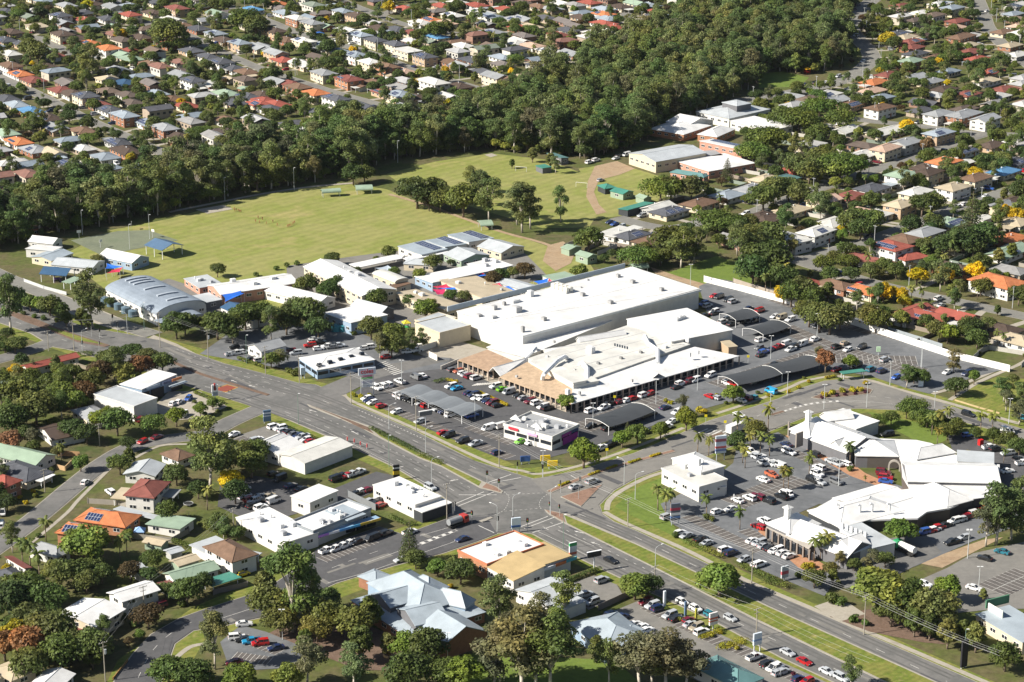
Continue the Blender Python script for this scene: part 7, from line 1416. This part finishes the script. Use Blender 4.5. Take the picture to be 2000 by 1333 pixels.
for px, az in ((c4(720, 950), 2.6), (c4(865, 860), .6), (c4(1215, 800), .8), (c4(1900, 515), 2.6), (c4(110, 510), .5), (crp(1075, 1000), .8), (crp(1660, 760), 2.8), (u2(1000, 690), .5), (u2(1275, 870), .6), (u3(925, 1215), .3), (v3(1075, 500), .6)): lamp(px, 8, 'curved-arm street lamp on the main road', 'street lamps of the main road', arm=2.4, az=az)
def signal(px, az, n=1):
    e = empty('traffic_signal', at(*px), az, 'black traffic signal head on slim pole at a road crossing', 'traffic signal', 'traffic signals at the crossings'); MB().tube((0, 0, 0), (0, 0, 4.2), .07, n=6).build('pole', M['galv'], e)
    MB().box((0, -.15, 3.7), (.42, .3, 1.15)).box((0, -.02, 3.7), (.75, .06, 1.5)).build('signal_head', M['tyre'], e)
    for i, c in enumerate(((.5, .02, .02), (.5, .3, .02), (.02, .35, .08))): MB().tube((0, -.34, 4.05-i*.35), (0, -.28, 4.05-i*.35), .12, n=8).build('lens', M['misc'], e, col=c)
for i, px in enumerate((c4(625, 500), c4(735, 575), c4(325, 790), c4(310, 800), c4(485, 875), c4(725, 930), c4(1000, 945), c4(870, 930), c4(1210, 790), c4(1300, 815), c4(1475, 650), c4(1490, 560), c4(1310, 590), c4(905, 415), c4(1140, 440), crp(1075, 985), crp(1295, 990), crp(1195, 790), crp(1300, 820), crp(1470, 640), crp(1535, 740))): signal(px, rng.uniform(0, 6.28))
XA = .9
def power_pole(px, h, group='power poles along the main road', label='tall timber power pole with cross arms beside the main road', col=None, az=None, tr=False):
    e = empty('power_pole', at(*px), az if az is not None else AM+R(90), label, 'power pole', group); b = MB(); b.tube((0, 0, 0), (0, 0, h), .17, .11, 7); b.build('pole', M['pole'] if not col else M['misc'], e, col=col)
    for z, wd in ((h-.4, 2.4), (h-1.5, 1.8)): MB().box((0, 0, z), (wd, .12, .12)).build('cross_arm', M['pole'], e)
    im = MB()
    for x in (-1.1, -.4, .4, 1.1): im.tube((x, 0, h-.34), (x, 0, h-.1), .06, n=5)
    im.build('insulators', M['frame'], e)
    if tr: MB().tube((.45, 0, h-3.6), (.45, 0, h-2.4), .38, n=10).build('transformer', M['galv'], e)
    return e
LINES = [[((145, 686), 12), ((313, 680), 14), ((407, 703), 11.5), ((519, 733), 11), ((585, 749), 10.5), ((686, 789), 11.5), ((813, 843), 12.5), ((975, 913), 11.5), ((1226, 1030), 9.5), ((1468, 1141), 11), ((1687, 1241), 12), ((1945, 1350), 11)],
         [((95, 686), 8), ((873, 1016), 12)], [((195, 872), 8), ((88, 963), 8), ((-30, 1050), 8)], [((206, 1332), 11.5), ((282, 1196), 8), ((457, 1046), 9)], [((1278, 1159), 8.5), ((1477, 1244), 8.5), ((1700, 1350), 8.5)]]
def wire(pts, group='overhead wires of the main road'):
    e = MB(); 
    for i in range(len(pts)-1):
        (a, ha), (b, hb) = pts[i], pts[i+1]; A, B = at(*a), at(*b); d = B-A; d.z = 0; s = Vector((math.cos(AM+R(90)), math.sin(AM+R(90)), 0))
        for k, (o, dz) in enumerate(((-1.1, 0), (0, 0), (1.1, 0), (.6, -1.1)) if len(pts) > 6 else ((-1.1, 0), (1.1, 0))):
            P = A+s*o+Vector((0, 0, ha-.1+dz)); q = B+s*o+Vector((0, 0, hb-.1+dz)); prev = P; n = 6
            for j in range(1, n+1):
                t = j/n; c = P.lerp(q, t); c.z -= 4*t*(1-t)*min(1.6, d.length*.018); e.tube(prev, c, .02, n=3, cap=False); prev = c
    return e
for i, ln in enumerate(LINES):
    for px, h in ln: 
        if 0 <= px[0] <= 2000 and px[1] < 1340: power_pole(px, h, tr=(px in ((407, 703), (206, 1332))), label=('tall timber power pole with cross arms beside the main road' if i < 2 else 'timber power pole on the left-hand street' if i == 2 else 'power pole along the bottom left bend' if i == 3 else 'power pole at the bottom car park kerb'), group=('power poles along the main road' if i < 2 else f'power poles of line {"abcde"[i]}'))
    if i != 1: o = wire(ln).build('overhead_wires', M['wire']); tag(o, ['overhead wires along the far side of the main road', '', 'overhead wires over the left-hand street', 'overhead wires over the bottom left bend', 'overhead wires beside the bottom car park'][i], 'wires')
for px in (c4(1335, 1110), crp(1880, 700), (583, 829), (760, 913), (482, 711), v4(1545, 1195)):
    lamp(px, 11, 'green lamp pole standing on the main road verge', 'green lamp poles of the main road verge', col=(.16, .24, .19))
sp = 0
for L_, w_ in ROADS[:17]:
    acc = 20.
    for i in range(len(L_)-1):
        acc += (L_[i+1]-L_[i]).length
        if acc > 42 and L_[i].y > 600:
            acc = 0; t = (L_[i+1]-L_[i]).normalized(); s = Vector((-t.y, t.x, 0))*(w_/2+2.2); P = L_[i]+s
            e = empty('power_pole', P, math.atan2(t.y, t.x)+R(90), 'slim grey power pole on a suburban street', 'power pole', 'power poles on the suburban streets'); MB().tube((0, 0, 0), (0, 0, 9), .16, .11, 6).build('pole', M['galv'], e); MB().box((0, 0, 8.6), (2, .12, .12)).build('cross_arm', M['galv'], e)
# pylon and roadside signs
def board_sign(px, h, ww, hh, colr, label, az=0., legs=2, boards=(), txt=None, tm=None, tsize=1.):
    e = empty('sign', at(*px), az, label, 'sign')
    for x in ((-ww*.36, ww*.36) if legs == 2 else (0,)): obj('post', POSTM, e, (x, 0, 0), sc=(1.1, 1.1, h-hh*.5), col=(.55, .57, .6))
    MB().box((0, 0, h-hh/2), (ww, .5, hh)).build('sign_panel', M['misc'], e, col=colr)
    for z, ph, c, pw in boards: MB().box((0, 0, z), (pw, .56, ph)).build('sign_board', M['misc'], e, col=c)
    if txt: obj('lettering', text_mesh(txt, tsize, tm or MR), e, (0, -.3, h-hh/2), (math.pi/2, 0, 0))
    return e
cp3 = tl(540, 680, 6.667)
board_sign(cp3(1185, 618), 10.2, 6.2, 2.5, (.62, .66, .72), 'tall twin-legged pylon sign reading coles above smaller coloured boards', R(18), 2, ((7.2, .5, (.55, .2, .3), 3.8), (6.5, .6, (.15, .5, .15), 3.8), (5.7, .5, (.7, .7, .7), 3.8), (5.0, .5, (.5, .5, .6), 3.8), (4.2, .6, (.75, .75, .75), 3.8), (3.4, .5, (.6, .62, .66), 3.8)), 'coles', MR, 2.2)
board_sign(cp3(345, 400), 4.2, 1.8, 2.6, (.55, .62, .7), 'pale shield-shaped sign in the office garden', R(30), 2)
board_sign(u2(85, 640), 4.6, 2.6, 4.0, (.10, .17, .26), 'dark blue tenant sign board beside the side street', R(20), 2, ((3.6, .5, (.6, .65, .7), 2.62), (2.6, .4, (.5, .55, .6), 2.62)))
board_sign(u2(1055, 1070), 5.2, 2.0, 5., (.02, .02, .022), 'black vertical sign with yellow lettering by the driveway', R(20), 2, ((2.6, 1.2, (.6, .4, .03), 2.02), (4.2, .5, (.6, .6, .6), 2.02)))
board_sign(u1(1617, 475), 6.0, 2.2, 2.6, (.8, .8, .8), 'white and red tyre shop sign on one pole', R(20), 1, ((5.2, 2.5, (.5, .03, .03), .5), (3., .7, (.3, .35, .4), 2.), (2.2, .5, (.3, .35, .4), 2.)), 'B', plain('sign_black', (.02, .02, .02)), 2.)
board_sign(u2(1275, 660), 5.2, 4.6, 1.5, (.16, .17, .18), 'grey restaurant sign panel with white edge on single post', R(25), 1, ((5.3, .25, (.8, .8, .78), 4.8),))
board_sign(c4(895, 960), 5.0, 2.8, 3.4, (.62, .70, .78), 'pale blue and white sign above the red-brick corner building', R(15), 2, ((2.3, .7, (.05, .12, .35), 2.82),))
board_sign(c4(1422, 1210), 5.6, 2.4, 4.4, (.72, .73, .74), 'tall white sign with green top by the tan-roofed shop', R(30), 1, ((5.0, 1.0, (.05, .35, .12), 2.42), (2.2, .8, (.55, .15, .1), 2.42)))
board_sign(c4(1620, 1320), 6.4, 4.4, 1.6, (.03, .03, .035), 'black billboard with white frame on a tall white post', R(25), 1, ((6.45, .14, (.8, .8, .8), 4.6),))
board_sign(u3(1565, 920), 8.5, 3.6, 6.0, (.60, .66, .74), 'large village centre pylon with pointed top and tenant boards', R(15), 2, ((7., 1., (.3, .1, .12), 3.62), (4.6, .7, (.5, .1, .1), 3.62), (3.6, .7, (.15, .2, .4), 3.62)))
board_sign(v3(1225, 125), 7.0, 3.0, 5.4, (.14, .15, .19), 'dark village centre pylon with red and white boards by the hedge', R(15), 2, ((5.2, .8, (.4, .04, .08), 3.02), (3.6, .8, (.7, .7, .72), 3.02), (2.6, .6, (.1, .2, .45), 3.02)))
board_sign(v3(1510, 925), 5.6, 2.6, 3.6, (.70, .68, .66), 'arched white sign with red bands in the yellow garden bed', R(30), 1, ((4., .5, (.55, .12, .06), 2.62), (3.2, .4, (.5, .15, .1), 2.62)))
board_sign(v3(1840, 1080), 5.6, 2.6, 3.4, (.60, .66, .72), 'pale blue arched sign at the bottom car park entry', R(30), 2, ((3.6, .5, (.2, .3, .5), 2.62),))
board_sign(v4(200, 545), 4.6, 2.4, 3.6, (.45, .48, .5), 'grey arched sign with red panel at the village drive', R(30), 1, ((2.6, 1., (.45, .1, .12), 2.42),))
board_sign(v4(1545, 1200), 8., 2.2, 7.6, (.025, .025, .03), 'tall black slab sign on the main road verge', R(35), 2)
board_sign(v3(1145, 735), 4.6, .7, 4.4, (.7, .74, .8), 'slim white blade sign in the bottom car park garden', R(30), 1); board_sign(v3(1302, 810), 4.4, .6, 4.2, (.10, .16, .26), 'slim navy blade sign in the bottom car park garden', R(30), 1); board_sign(v3(1382, 840), 3.4, .6, 3.2, (.35, .33, .05), 'olive blade sign in the bottom car park garden', R(30), 1)
for px, c, lb_ in ((u3(100, 950), (.05, .12, .35), 'blue roadside hoarding on the corner verge'), (u3(250, 945), (.75, .5, .02), 'yellow roadside hoarding on the corner verge'), (u3(305, 985), (.8, .55, .02), 'yellow tilted trailer sign on the corner verge')): board_sign(px, 2.8, 3.2, 1.8, c, lb_, R(10), 2)
board_sign(c6(990, 485), 2.6, 1.8, 2.2, (.62, .7, .78), 'pale blue rounded sign in the garden by the car park exit', R(5), 2)
board_sign(u4(905, 130), 3.2, 1.5, 1.9, (.45, .62, .42), 'pale green notice board in the far car park', 0, 1)
for i, px in enumerate((u3(770, 495), u3(712, 895), u3(1600, 685), c5(385, 45), u3(1455, 640))): 
    e = empty('warning_sign', at(*px), 0, 'small yellow pedestrian warning sign on a thin post', 'sign', 'yellow warning signs'); obj('post', POSTM, e, sc=(.4, .4, 2.6), col=(.6, .6, .6)); MB().box((0, -.1, 2.6), (.9, .06, .9)).build('sign_panel', M['misc'], e, col=(.75, .62, .02))
# walls, fences, hedges
def wallthing(px, h, t, col, label, name='wall', cat='wall', mtl='wall', panels=0.):
    L_ = wp(px); c = sum(L_, Vector())/len(L_); e = empty(name, c, 0, label, cat)
    for i in range(len(L_)-1):
        d = L_[i+1]-L_[i]; n = max(1, int(d.length/(panels or 1e9))); 
        for k in range(n):
            a_, b_ = L_[i]+d*k/n-c, L_[i]+d*(k+1)/n-c; m = (a_+b_)/2; MB().box((m.x, m.y, h/2), ((b_-a_).length-(.02 if panels else 0), t, h+(.05*(k % 2) if panels else 0)), math.atan2(d.y, d.x)).build('panel' if panels else 'wall_section', M[mtl], e, col=col)
        obj('post', POSTM, e, L_[i]-c, sc=(1.4, 1.4, h+.15), col=col)
    for i in range(len(L_)-1): occ_poly(strip_pts(L_[i:i+2], 2))
wallthing([(1375, 551), (1450, 570), (1530, 592), (1600, 613), (1680, 640), (1760, 667), (1860, 700), (1972, 727)], 2.6, .3, (.74, .72, .68), 'long white rendered boundary wall along the far car park')
wallthing([(1432, 552), (1520, 580), (1590, 606)], 1.8, .1, (.34, .29, .24), 'weathered timber fence above the white boundary wall', 'fence', 'fence', panels=2.4)
wallthing([(1735, 650), (1800, 670), (1840, 683)], 2.2, .08, (.28, .31, .33), 'grey sheet fence behind the white boundary wall', 'fence', 'fence', panels=2.4)
wallthing([u1(430, 985), u1(490, 1000), u1(565, 925)], 1.5, .25, (.50, .33, .18), 'low tan brick front fence beside the pale green house', 'fence', 'fence'); wallthing([u1(440, 885), u1(600, 895)], 1.8, .1, (.42, .26, .13), 'orange timber paling fence beside the pale green house', 'fence', 'fence', panels=2.4)
wallthing([u1(660, 1245), u1(900, 1260), u1(1100, 1308)], 1.7, .08, (.30, .27, .23), 'grey paling fence below the dark red roofed house', 'fence', 'fence', panels=2.4); wallthing([v1(1000, 230), v1(1290, 260), v1(1420, 190), v1(1420, 60)], 1.7, .08, (.26, .24, .20), 'paling fence around the granny flat yard', 'fence', 'fence', panels=2.4)
wallthing([v3(650, 770), v3(880, 665), v3(960, 640)], 1.9, .1, (.20, .17, .15), 'dark paling fence between the clinic yard and car park', 'fence', 'fence', panels=2.4); wallthing([v1(1860, 590), v1(1640, 640), v1(1600, 655)], 1.6, .1, (.18, .16, .15), 'dark fence below the dark green carport', 'fence', 'fence', panels=2.4)
wallthing([t5(180, 850), t5(330, 905), t5(500, 950)], 1.4, .1, (.45, .46, .46), 'school boundary fence along the service road', 'fence', 'fence', panels=2.6); wallthing([u2(690, 1195), u2(900, 1300)], 2.2, .1, (.18, .19, .20), 'dark steel fence beside the white restaurant', 'fence', 'fence', panels=2.4)
wallthing([v1(850, 1290), v1(960, 1150)], .7, .2, (.30, .17, .06), 'low timber retaining edge beside the bend', 'retaining edge', 'edging'); wallthing([u2(1225, 110), u2(1375, 60)], 2.2, .2, (.55, .54, .5), 'grey block wall screening the loading dock'); wallthing([u2(1300, 145), u2(1362, 175)], 2.2, .2, (.75, .7, .62), 'short cream wall by the loading dock entry'); wallthing([u2(1390, 240), u2(1520, 185)], 1.4, .25, (.62, .57, .5), 'cream planter wall beside the tiled arcade')
wallthing([c6(1320, 615), c6(1560, 690), c6(1760, 745)], .6, .1, (.40, .31, .17), 'low timber bollard rail along the park lawn', 'bollard rail', 'fence', panels=2.5)
HM = {}
def hedge(px, w, h, code, label):
    col = rng.choice(SPEC[code][1] or FC['shrub']); L_ = smooth(wp(px), 3); c = sum(L_, Vector())/len(L_); e = empty('hedge', Vector((c.x, c.y, .25)), 0, label, 'hedge'); C = []
    for i in range(len(L_)-1):
        d = L_[i+1]-L_[i]; n = max(1, int(d.length/(w*.6)))
        for k in range(n): q = L_[i]+d*(k+.5)/n-c; s = rng.uniform(.9, 1.1); C.append((q.x, q.y, h*.5, w*.6*s, w*.6*s, h*.55*s))
    V = leaves(C, int(min(6000, 130*len(C))), .17, len(C)); obj('foliage', leaf_mesh('h', V).mesh('hedge', M['leaf']), e, col=col); t = MB()
    for q in C[::2]: t.tube((q[0], q[1], -.1), (q[0], q[1], h*.6), .05, .03, 4)
    t.build('stems', M['bark'], e); [occ_poly(strip_pts(L_[i:i+2], w)) for i in range(len(L_)-1)]
hedge([(722, 838), (770, 862), (820, 888)], 2.2, 1.0, 's', 'low green hedge on the narrow median'); hedge([(822, 891), (862, 908)], 2.4, 1.1, 's', 'clipped hedge on the wide median end')
hedge([u2(1660, 415), u2(1780, 470), u2(1890, 520)], 1.2, 1.0, 'Y', 'long yellow-green hedge dividing the car park rows'); hedge([u2(1340, 345), u2(1420, 325)], 2.2, 1.0, 's', 'square clipped green hedge in the car park island'); hedge([u2(1430, 325), u2(1515, 345)], 1.6, 1.0, 'Y', 'clipped yellow hedge in the car park island')
hedge([v3(1300, 262), v3(1440, 320), v3(1580, 380)], 2.2, 1.4, 's', 'thick green hedge along the village car park'); hedge([v3(1700, 440), v3(1840, 500), v3(1990, 560)], 2.2, 1.4, 's', 'thick green hedge beside the village drive'); hedge([v4(60, 560), v4(140, 580), v4(220, 600)], 3, 1.5, 's', 'rounded green hedge under the arched sign')
hedge([v3(430, 560), v3(560, 505), v3(670, 470)], 1.5, 1.3, 's', 'dark hedge beside the clinic yard'); hedge([v3(1420, 985), v3(1500, 955), v3(1570, 920)], 2.0, .8, 'Y', 'yellow flowering bed under the arched white sign'); hedge([v3(1570, 1060), v3(1660, 1030), v3(1750, 1000)], 3.2, .8, 'Y', 'yellow flowering oval bed at the car park entry')
hedge([v2(1010, 70), v2(1110, 125), v2(1200, 130)], 1.8, 1.2, 's', 'round clipped hedge beside the white restaurant'); hedge([v1(1300, 260), v1(1430, 310), v1(1520, 370)], 1.6, 1.4, 's', 'green hedge behind the brown-roofed house'); hedge([v1(1535, 160), v1(1620, 190), v1(1700, 230)], 1.6, 1.6, 's', 'green hedge beside the shop row lane')
hedge([u1(540, 150), u1(640, 135), u1(700, 140)], 1.8, 1.6, 's', 'green hedge behind the long red roof'); hedge([c6(160, 385), c6(50, 405)], 1.2, .8, 'Y', 'low hedge at the kerb beside the green shelter')
hedge([u2(180, 660), u2(380, 740), u2(540, 800)], 1.0, .8, 's', 'low hedge beside the yard of the white corner shops'); hedge([u1(1460, 420), u1(1560, 460), u1(1680, 500)], 1.4, 1., 's', 'garden hedge along the tyre shop verge'); hedge([u1(1790, 165), u1(1990, 235)], 1.4, 1.2, 's', 'dark hedge along the office car park')
for i, (a_, b_) in enumerate((((1092, 952), (1112, 944)), ((1150, 931), (1170, 924)), ((1185, 919), (1205, 912)), ((1228, 907), (1250, 900)), ((1270, 895), (1290, 889)))): hedge([a_, b_], .9, .7, 'Y', 'short orange-green planting strip on the brick median')
for o_ in list(bpy.data.objects):
    if o_.get('label') == 'short orange-green planting strip on the brick median': o_['group'] = 'planting strips on the brick median'
# truck, buses, caravan
def truck(px, a, label, cabc, bodyc, L=8., tank=True, name='truck'):
    P = at(*px, 1.2); P.z = .15; e = empty(name, P, a, label, 'truck'); MB().box((0, 0, .75), (L, 2.2, .35)).build('chassis', M['tyre'], e)
    cb = MB(); x1 = L/2; cb.add([(x1-2.1, -1.2, .7), (x1, -1.2, .7), (x1, 1.2, .7), (x1-2.1, 1.2, .7), (x1-2.1, -1.2, 2.9), (x1-.35, -1.15, 2.9), (x1-.35, 1.15, 2.9), (x1-2.1, 1.2, 2.9)], [(0, 1, 5, 4), (1, 2, 6, 5), (2, 3, 7, 6), (3, 0, 4, 7), (4, 5, 6, 7)]); cab_ = cb.build('cab', M['paintwork'], e, col=cabc)
    MB().box((x1-.12, 0, 2.1), (.2, 2.1, .9)).box((x1-1.1, 0, 2.2), (1.0, 2.44, .7)).build('cab_window', M['glass'], cab_)
    if tank: t = MB(); t.tube((-L/2+.2, 0, 2.0), (x1-2.4, 0, 1.9), 1.0, n=14); t.build('tank', M['misc'], e, col=bodyc, smooth=False)
    else: MB().box((-1.1, 0, 2.2), (L-2.4, 2.45, 2.6)).build('cargo_body', M['misc'], e, col=bodyc)
    for x in (-L*.36, -L*.22, L*.33):
        for s in (-1, 1): obj('wheel', whm, e, (x, s*1.0, .35), sc=(1.45, 1.6, 1.45))
truck(c4(350, 860), ang(c4(270, 890), c4(440, 830)), 'red-cabbed tanker truck waiting at the crossroads', (.42, .035, .02), (.25, .26, .27), 7.5)
truck(T2(490, 278), A2, 'blue and white rubbish truck on the far suburban street', (.75, .75, .75), (.03, .12, .42), 9, False, 'rubbish_truck')
truck(u3(1690, 690), ang(u3(1640, 700), u3(1770, 650)), 'white box truck partly hidden behind roadside palms', (.7, .7, .7), (.72, .71, .68), 9, False, 'box_truck')
truck(c8(1150, 770), ang(c8(1220, 790), c8(1070, 720)), 'white and green rubbish truck beside the village wing', (.05, .35, .15), (.72, .72, .70), 8.5, True, 'rubbish_truck')
# people: one continuous body, clothing colour by object
def person_mesh():
    me = bpy.data.meshes.new('person'); V = [(0, 0, .95), (0, 0, 1.2), (0, 0, 1.45), (0, 0, 1.56), (0, .02, 1.72), (.18, 0, 1.42), (.26, .05, 1.15), (.24, .16, .92), (-.18, 0, 1.42), (-.27, -.03, 1.15), (-.25, .08, .9), (.10, 0, .9), (.12, .10, .5), (.12, .02, .06), (-.10, 0, .9), (-.12, -.06, .5), (-.13, -.16, .06), (.12, .16, .03), (-.13, -.02, .03)]
    E_ = [(0, 1), (1, 2), (2, 3), (3, 4), (2, 5), (5, 6), (6, 7), (2, 8), (8, 9), (9, 10), (0, 11), (11, 12), (12, 13), (0, 14), (14, 15), (15, 16), (13, 17), (16, 18)]; rad = [.15, .14, .15, .06, .12, .07, .055, .04, .07, .055, .04, .10, .075, .05, .10, .075, .05, .04, .04]
    me.from_pydata(V, E_, []); o = bpy.data.objects.new('person', me); COL.objects.link(o); sk = o.modifiers.new('s', 'SKIN'); ss = o.modifiers.new('d', 'SUBSURF'); ss.levels = 1
    for i, r_ in enumerate(rad): me.skin_vertices[0].data[i].radius = (r_, r_)
    me.skin_vertices[0].data[0].use_root = True; bpy.context.view_layer.update(); m2_ = bpy.data.meshes.new_from_object(o.evaluated_get(bpy.context.evaluated_depsgraph_get())); bpy.data.objects.remove(o)
    m2_.materials.clear(); m2_.materials.append(M['misc']); return m2_
PM = person_mesh()
def person(px, col, label, group=None, s=1.):
    o = obj('person', PM, None, at(*px), rng.uniform(0, 6.28), col); o.scale = (s, s, s); tag(o, label, 'person', group)
lab = 'child in brown and red sports clothes standing on the playing field'; kids = 'children on the playing field'
for x, y in ((1760, 310), (1775, 318), (1790, 322), (1800, 328), (1765, 322), (1810, 330), (1940, 375), (1972, 384), (1920, 402), (1950, 410)): person(t5(x, y), (.30, .12, .06), lab, kids, .85)
for x, y in ((15, 372), (48, 384), (27, 408), (78, 415), (127, 405), (237, 440), (252, 435), (262, 432), (272, 425), (280, 418), (290, 412), (245, 438), (160, 428)): person(t6(x, y), (.30, .12, .06), lab, kids, .85)
person(cp3(1442, 300), (.04, .04, .05), 'person in dark clothes walking over the zebra crossing', None); person(v4(160, 365), (.05, .05, .06), 'person in dark clothes standing behind a white car', None); person(v4(175, 362), (.5, .5, .5), 'person in grey clothes beside a white parked car', None); person(c5(255, 1310), (.6, .6, .6), 'person in pale clothes near the restaurant car park', None)
# field and garden things
def frame(px, ww, hh, az, label, name='goal'):
    e = empty(name, at(*px), az, label, 'goal'); 
    for x in (-ww/2, ww/2): MB().tube((x, 0, 0), (x, 0, hh), .07, n=6).build('goal_post', M['frame'], e)
    MB().tube((-ww/2, 0, hh), (ww/2, 0, hh), .07, n=6).build('crossbar', M['frame'], e)
frame(t7(522, 140), 5.5, 2.3, R(-20), 'white football goal frame beside the dirt track'); frame(t3(68, 1290), 5.5, 2.3, R(-20), 'white football goal frame by the teal shed')
for i, (x, y) in enumerate(((595, 510), (755, 580), (985, 445), (1147, 505), (850, 390))):
    e = empty('basketball_hoop', at(*t5(x, y+14)), R(20+40*i), 'white basketball backboard on a post at the school court', 'hoop', 'basketball hoops of the school court'); obj('post', POSTM, e, sc=(.6, .6, 3.), col=(.5, .5, .5)); MB().box((0, -.3, 3.2), (1.8, .08, 1.1)).build('backboard', M['frame'], e)
e = empty('trampoline', at(368, 988), 0, 'round dark trampoline on the lawn by the dark red roofed house', 'trampoline'); MB().tube((0, 0, .75), (0, 0, .8), 1.4, n=20).build('mat', M['tyre'], e); rm = MB()
for i in range(20):
    a0, a1 = 2*math.pi*i/20, 2*math.pi*(i+1)/20; rm.tube((1.5*math.cos(a0), 1.5*math.sin(a0), .8), (1.5*math.cos(a1), 1.5*math.sin(a1), .8), .07, n=5, cap=False)
rm.build('rim', M['galv'], e); [obj('leg', POSTM, e, (1.4*math.cos(a0), 1.4*math.sin(a0), 0), sc=(.4, .4, .75), col=(.5, .5, .5)) for a0 in (.5, 2.1, 3.6, 5.2)]
def playset(px, c1_, c2_, label):
    e = empty('playground_frame', at(*px), .4, label, 'playground')
    for x in (-1.2, 1.2):
        for y in (-1.2, 1.2): obj('post', POSTM, e, (x, y, 0), sc=(.7, .7, 3.2), col=c1_)
    MB().box((0, 0, 1.5), (2.4, 2.4, .15)).build('deck', M['misc'], e, col=c1_); roof_mb('hip', 2.4, 2.4, 1.0, .2).build('roof', M['misc'], e, (0, 0, 3.2), col=c2_); MB().box((2.6, 0, .8), (3.2, .8, .12)).build('slide', M['misc'], e, (0, 0, 0), (0, R(28), 0), col=c2_)
playset(t4(370, 560), (.5, .03, .02), (.75, .40, .02), 'red and yellow playground tower at the woodland edge'); playset(t5(430, 850), (.12, .03, .25), (.05, .05, .3), 'purple climbing frame under the school pavilion'); playset(t6(1130, 1215), (.05, .3, .08), (.6, .5, .05), 'green toddler playground behind the loading dock trees')
b = MB()
for i in range(9):
    a0 = R(100+i*20); b.add([(1.6*math.cos(t_), 1.6*math.sin(t_), z_) for t_ in (a0, a0+R(20)) for z_ in (0, .6)]+[(1.3*math.cos(t_), 1.3*math.sin(t_), .6) for t_ in (a0, a0+R(20))], [(0, 2, 3, 1), (1, 3, 5, 4)])
tag(b.build('curved_seat', M['wall'], None, at(*v2(1000, 1110)), col=(.62, .42, .2)), 'curved orange playground seat in the mulch', 'seat')
e = empty('tent', at(*v1(1050, 190), 1), 0, 'blue and white garden gazebo beside the granny flat', 'gazebo'); e.location.z = 0; roof_mb('hip', 3, 3, 1.1, .1).build('canopy', M['cloth'], e, (0, 0, 2.1), col=(.25, .38, .6)); [obj('post', POSTM, e, (x, y, 0), sc=(.4, .4, 2.1), col=(.6, .6, .6)) for x in (-1.4, 1.4) for y in (-1.4, 1.4)]
for i, (x, y) in enumerate(((600, 1195), (655, 1195))):
    e = empty('water_tank', at(*t6(x, y+25)), 0, 'round teal water tank beside the blue-walled hall', 'water tank', 'teal water tanks by the blue-walled hall'); obj('tank_shell', tankm, e, col=(.05, .22, .26)); obj('lid', lidm, e, col=(.1, .3, .33))
b = MB().box((0, 0, 1), (1.6, 1.2, 2)).build('charity_bin', M['misc'], None, at(*c6(1575, 1050)), R(30), col=(.5, .02, .02)); tag(b, 'bright red donation bin in the side lane', 'bin')
for i, (x, y) in enumerate(((925, 1190), (1015, 1215), (1095, 1250), (1180, 1280))):
    f = board_sign(cp3(x, y+40), 1.9, .28, 1.2, (.55, .10, .10), 'small red feather flag at the roadside', R(20), 1); f['group'] = 'red roadside flags'

# air between the camera and the far streets
hz, ht, hb = mat('haze'); ht.nodes.remove(hb); pv = ht.nodes.new('ShaderNodeVolumePrincipled'); pv.inputs['Color'].default_value = (.80, .87, .95, 1); pv.inputs['Density'].default_value = .000012; pv.inputs['Anisotropy'].default_value = .2
ht.links.new(pv.outputs[0], [n for n in ht.nodes if n.type == 'OUTPUT_MATERIAL'][0].inputs['Volume'])
tag(MB().box((0, 3000, 139), (9000, 9000, 280)).build('haze', hz), 'thin pale air over the whole place', None, None, 'stuff')
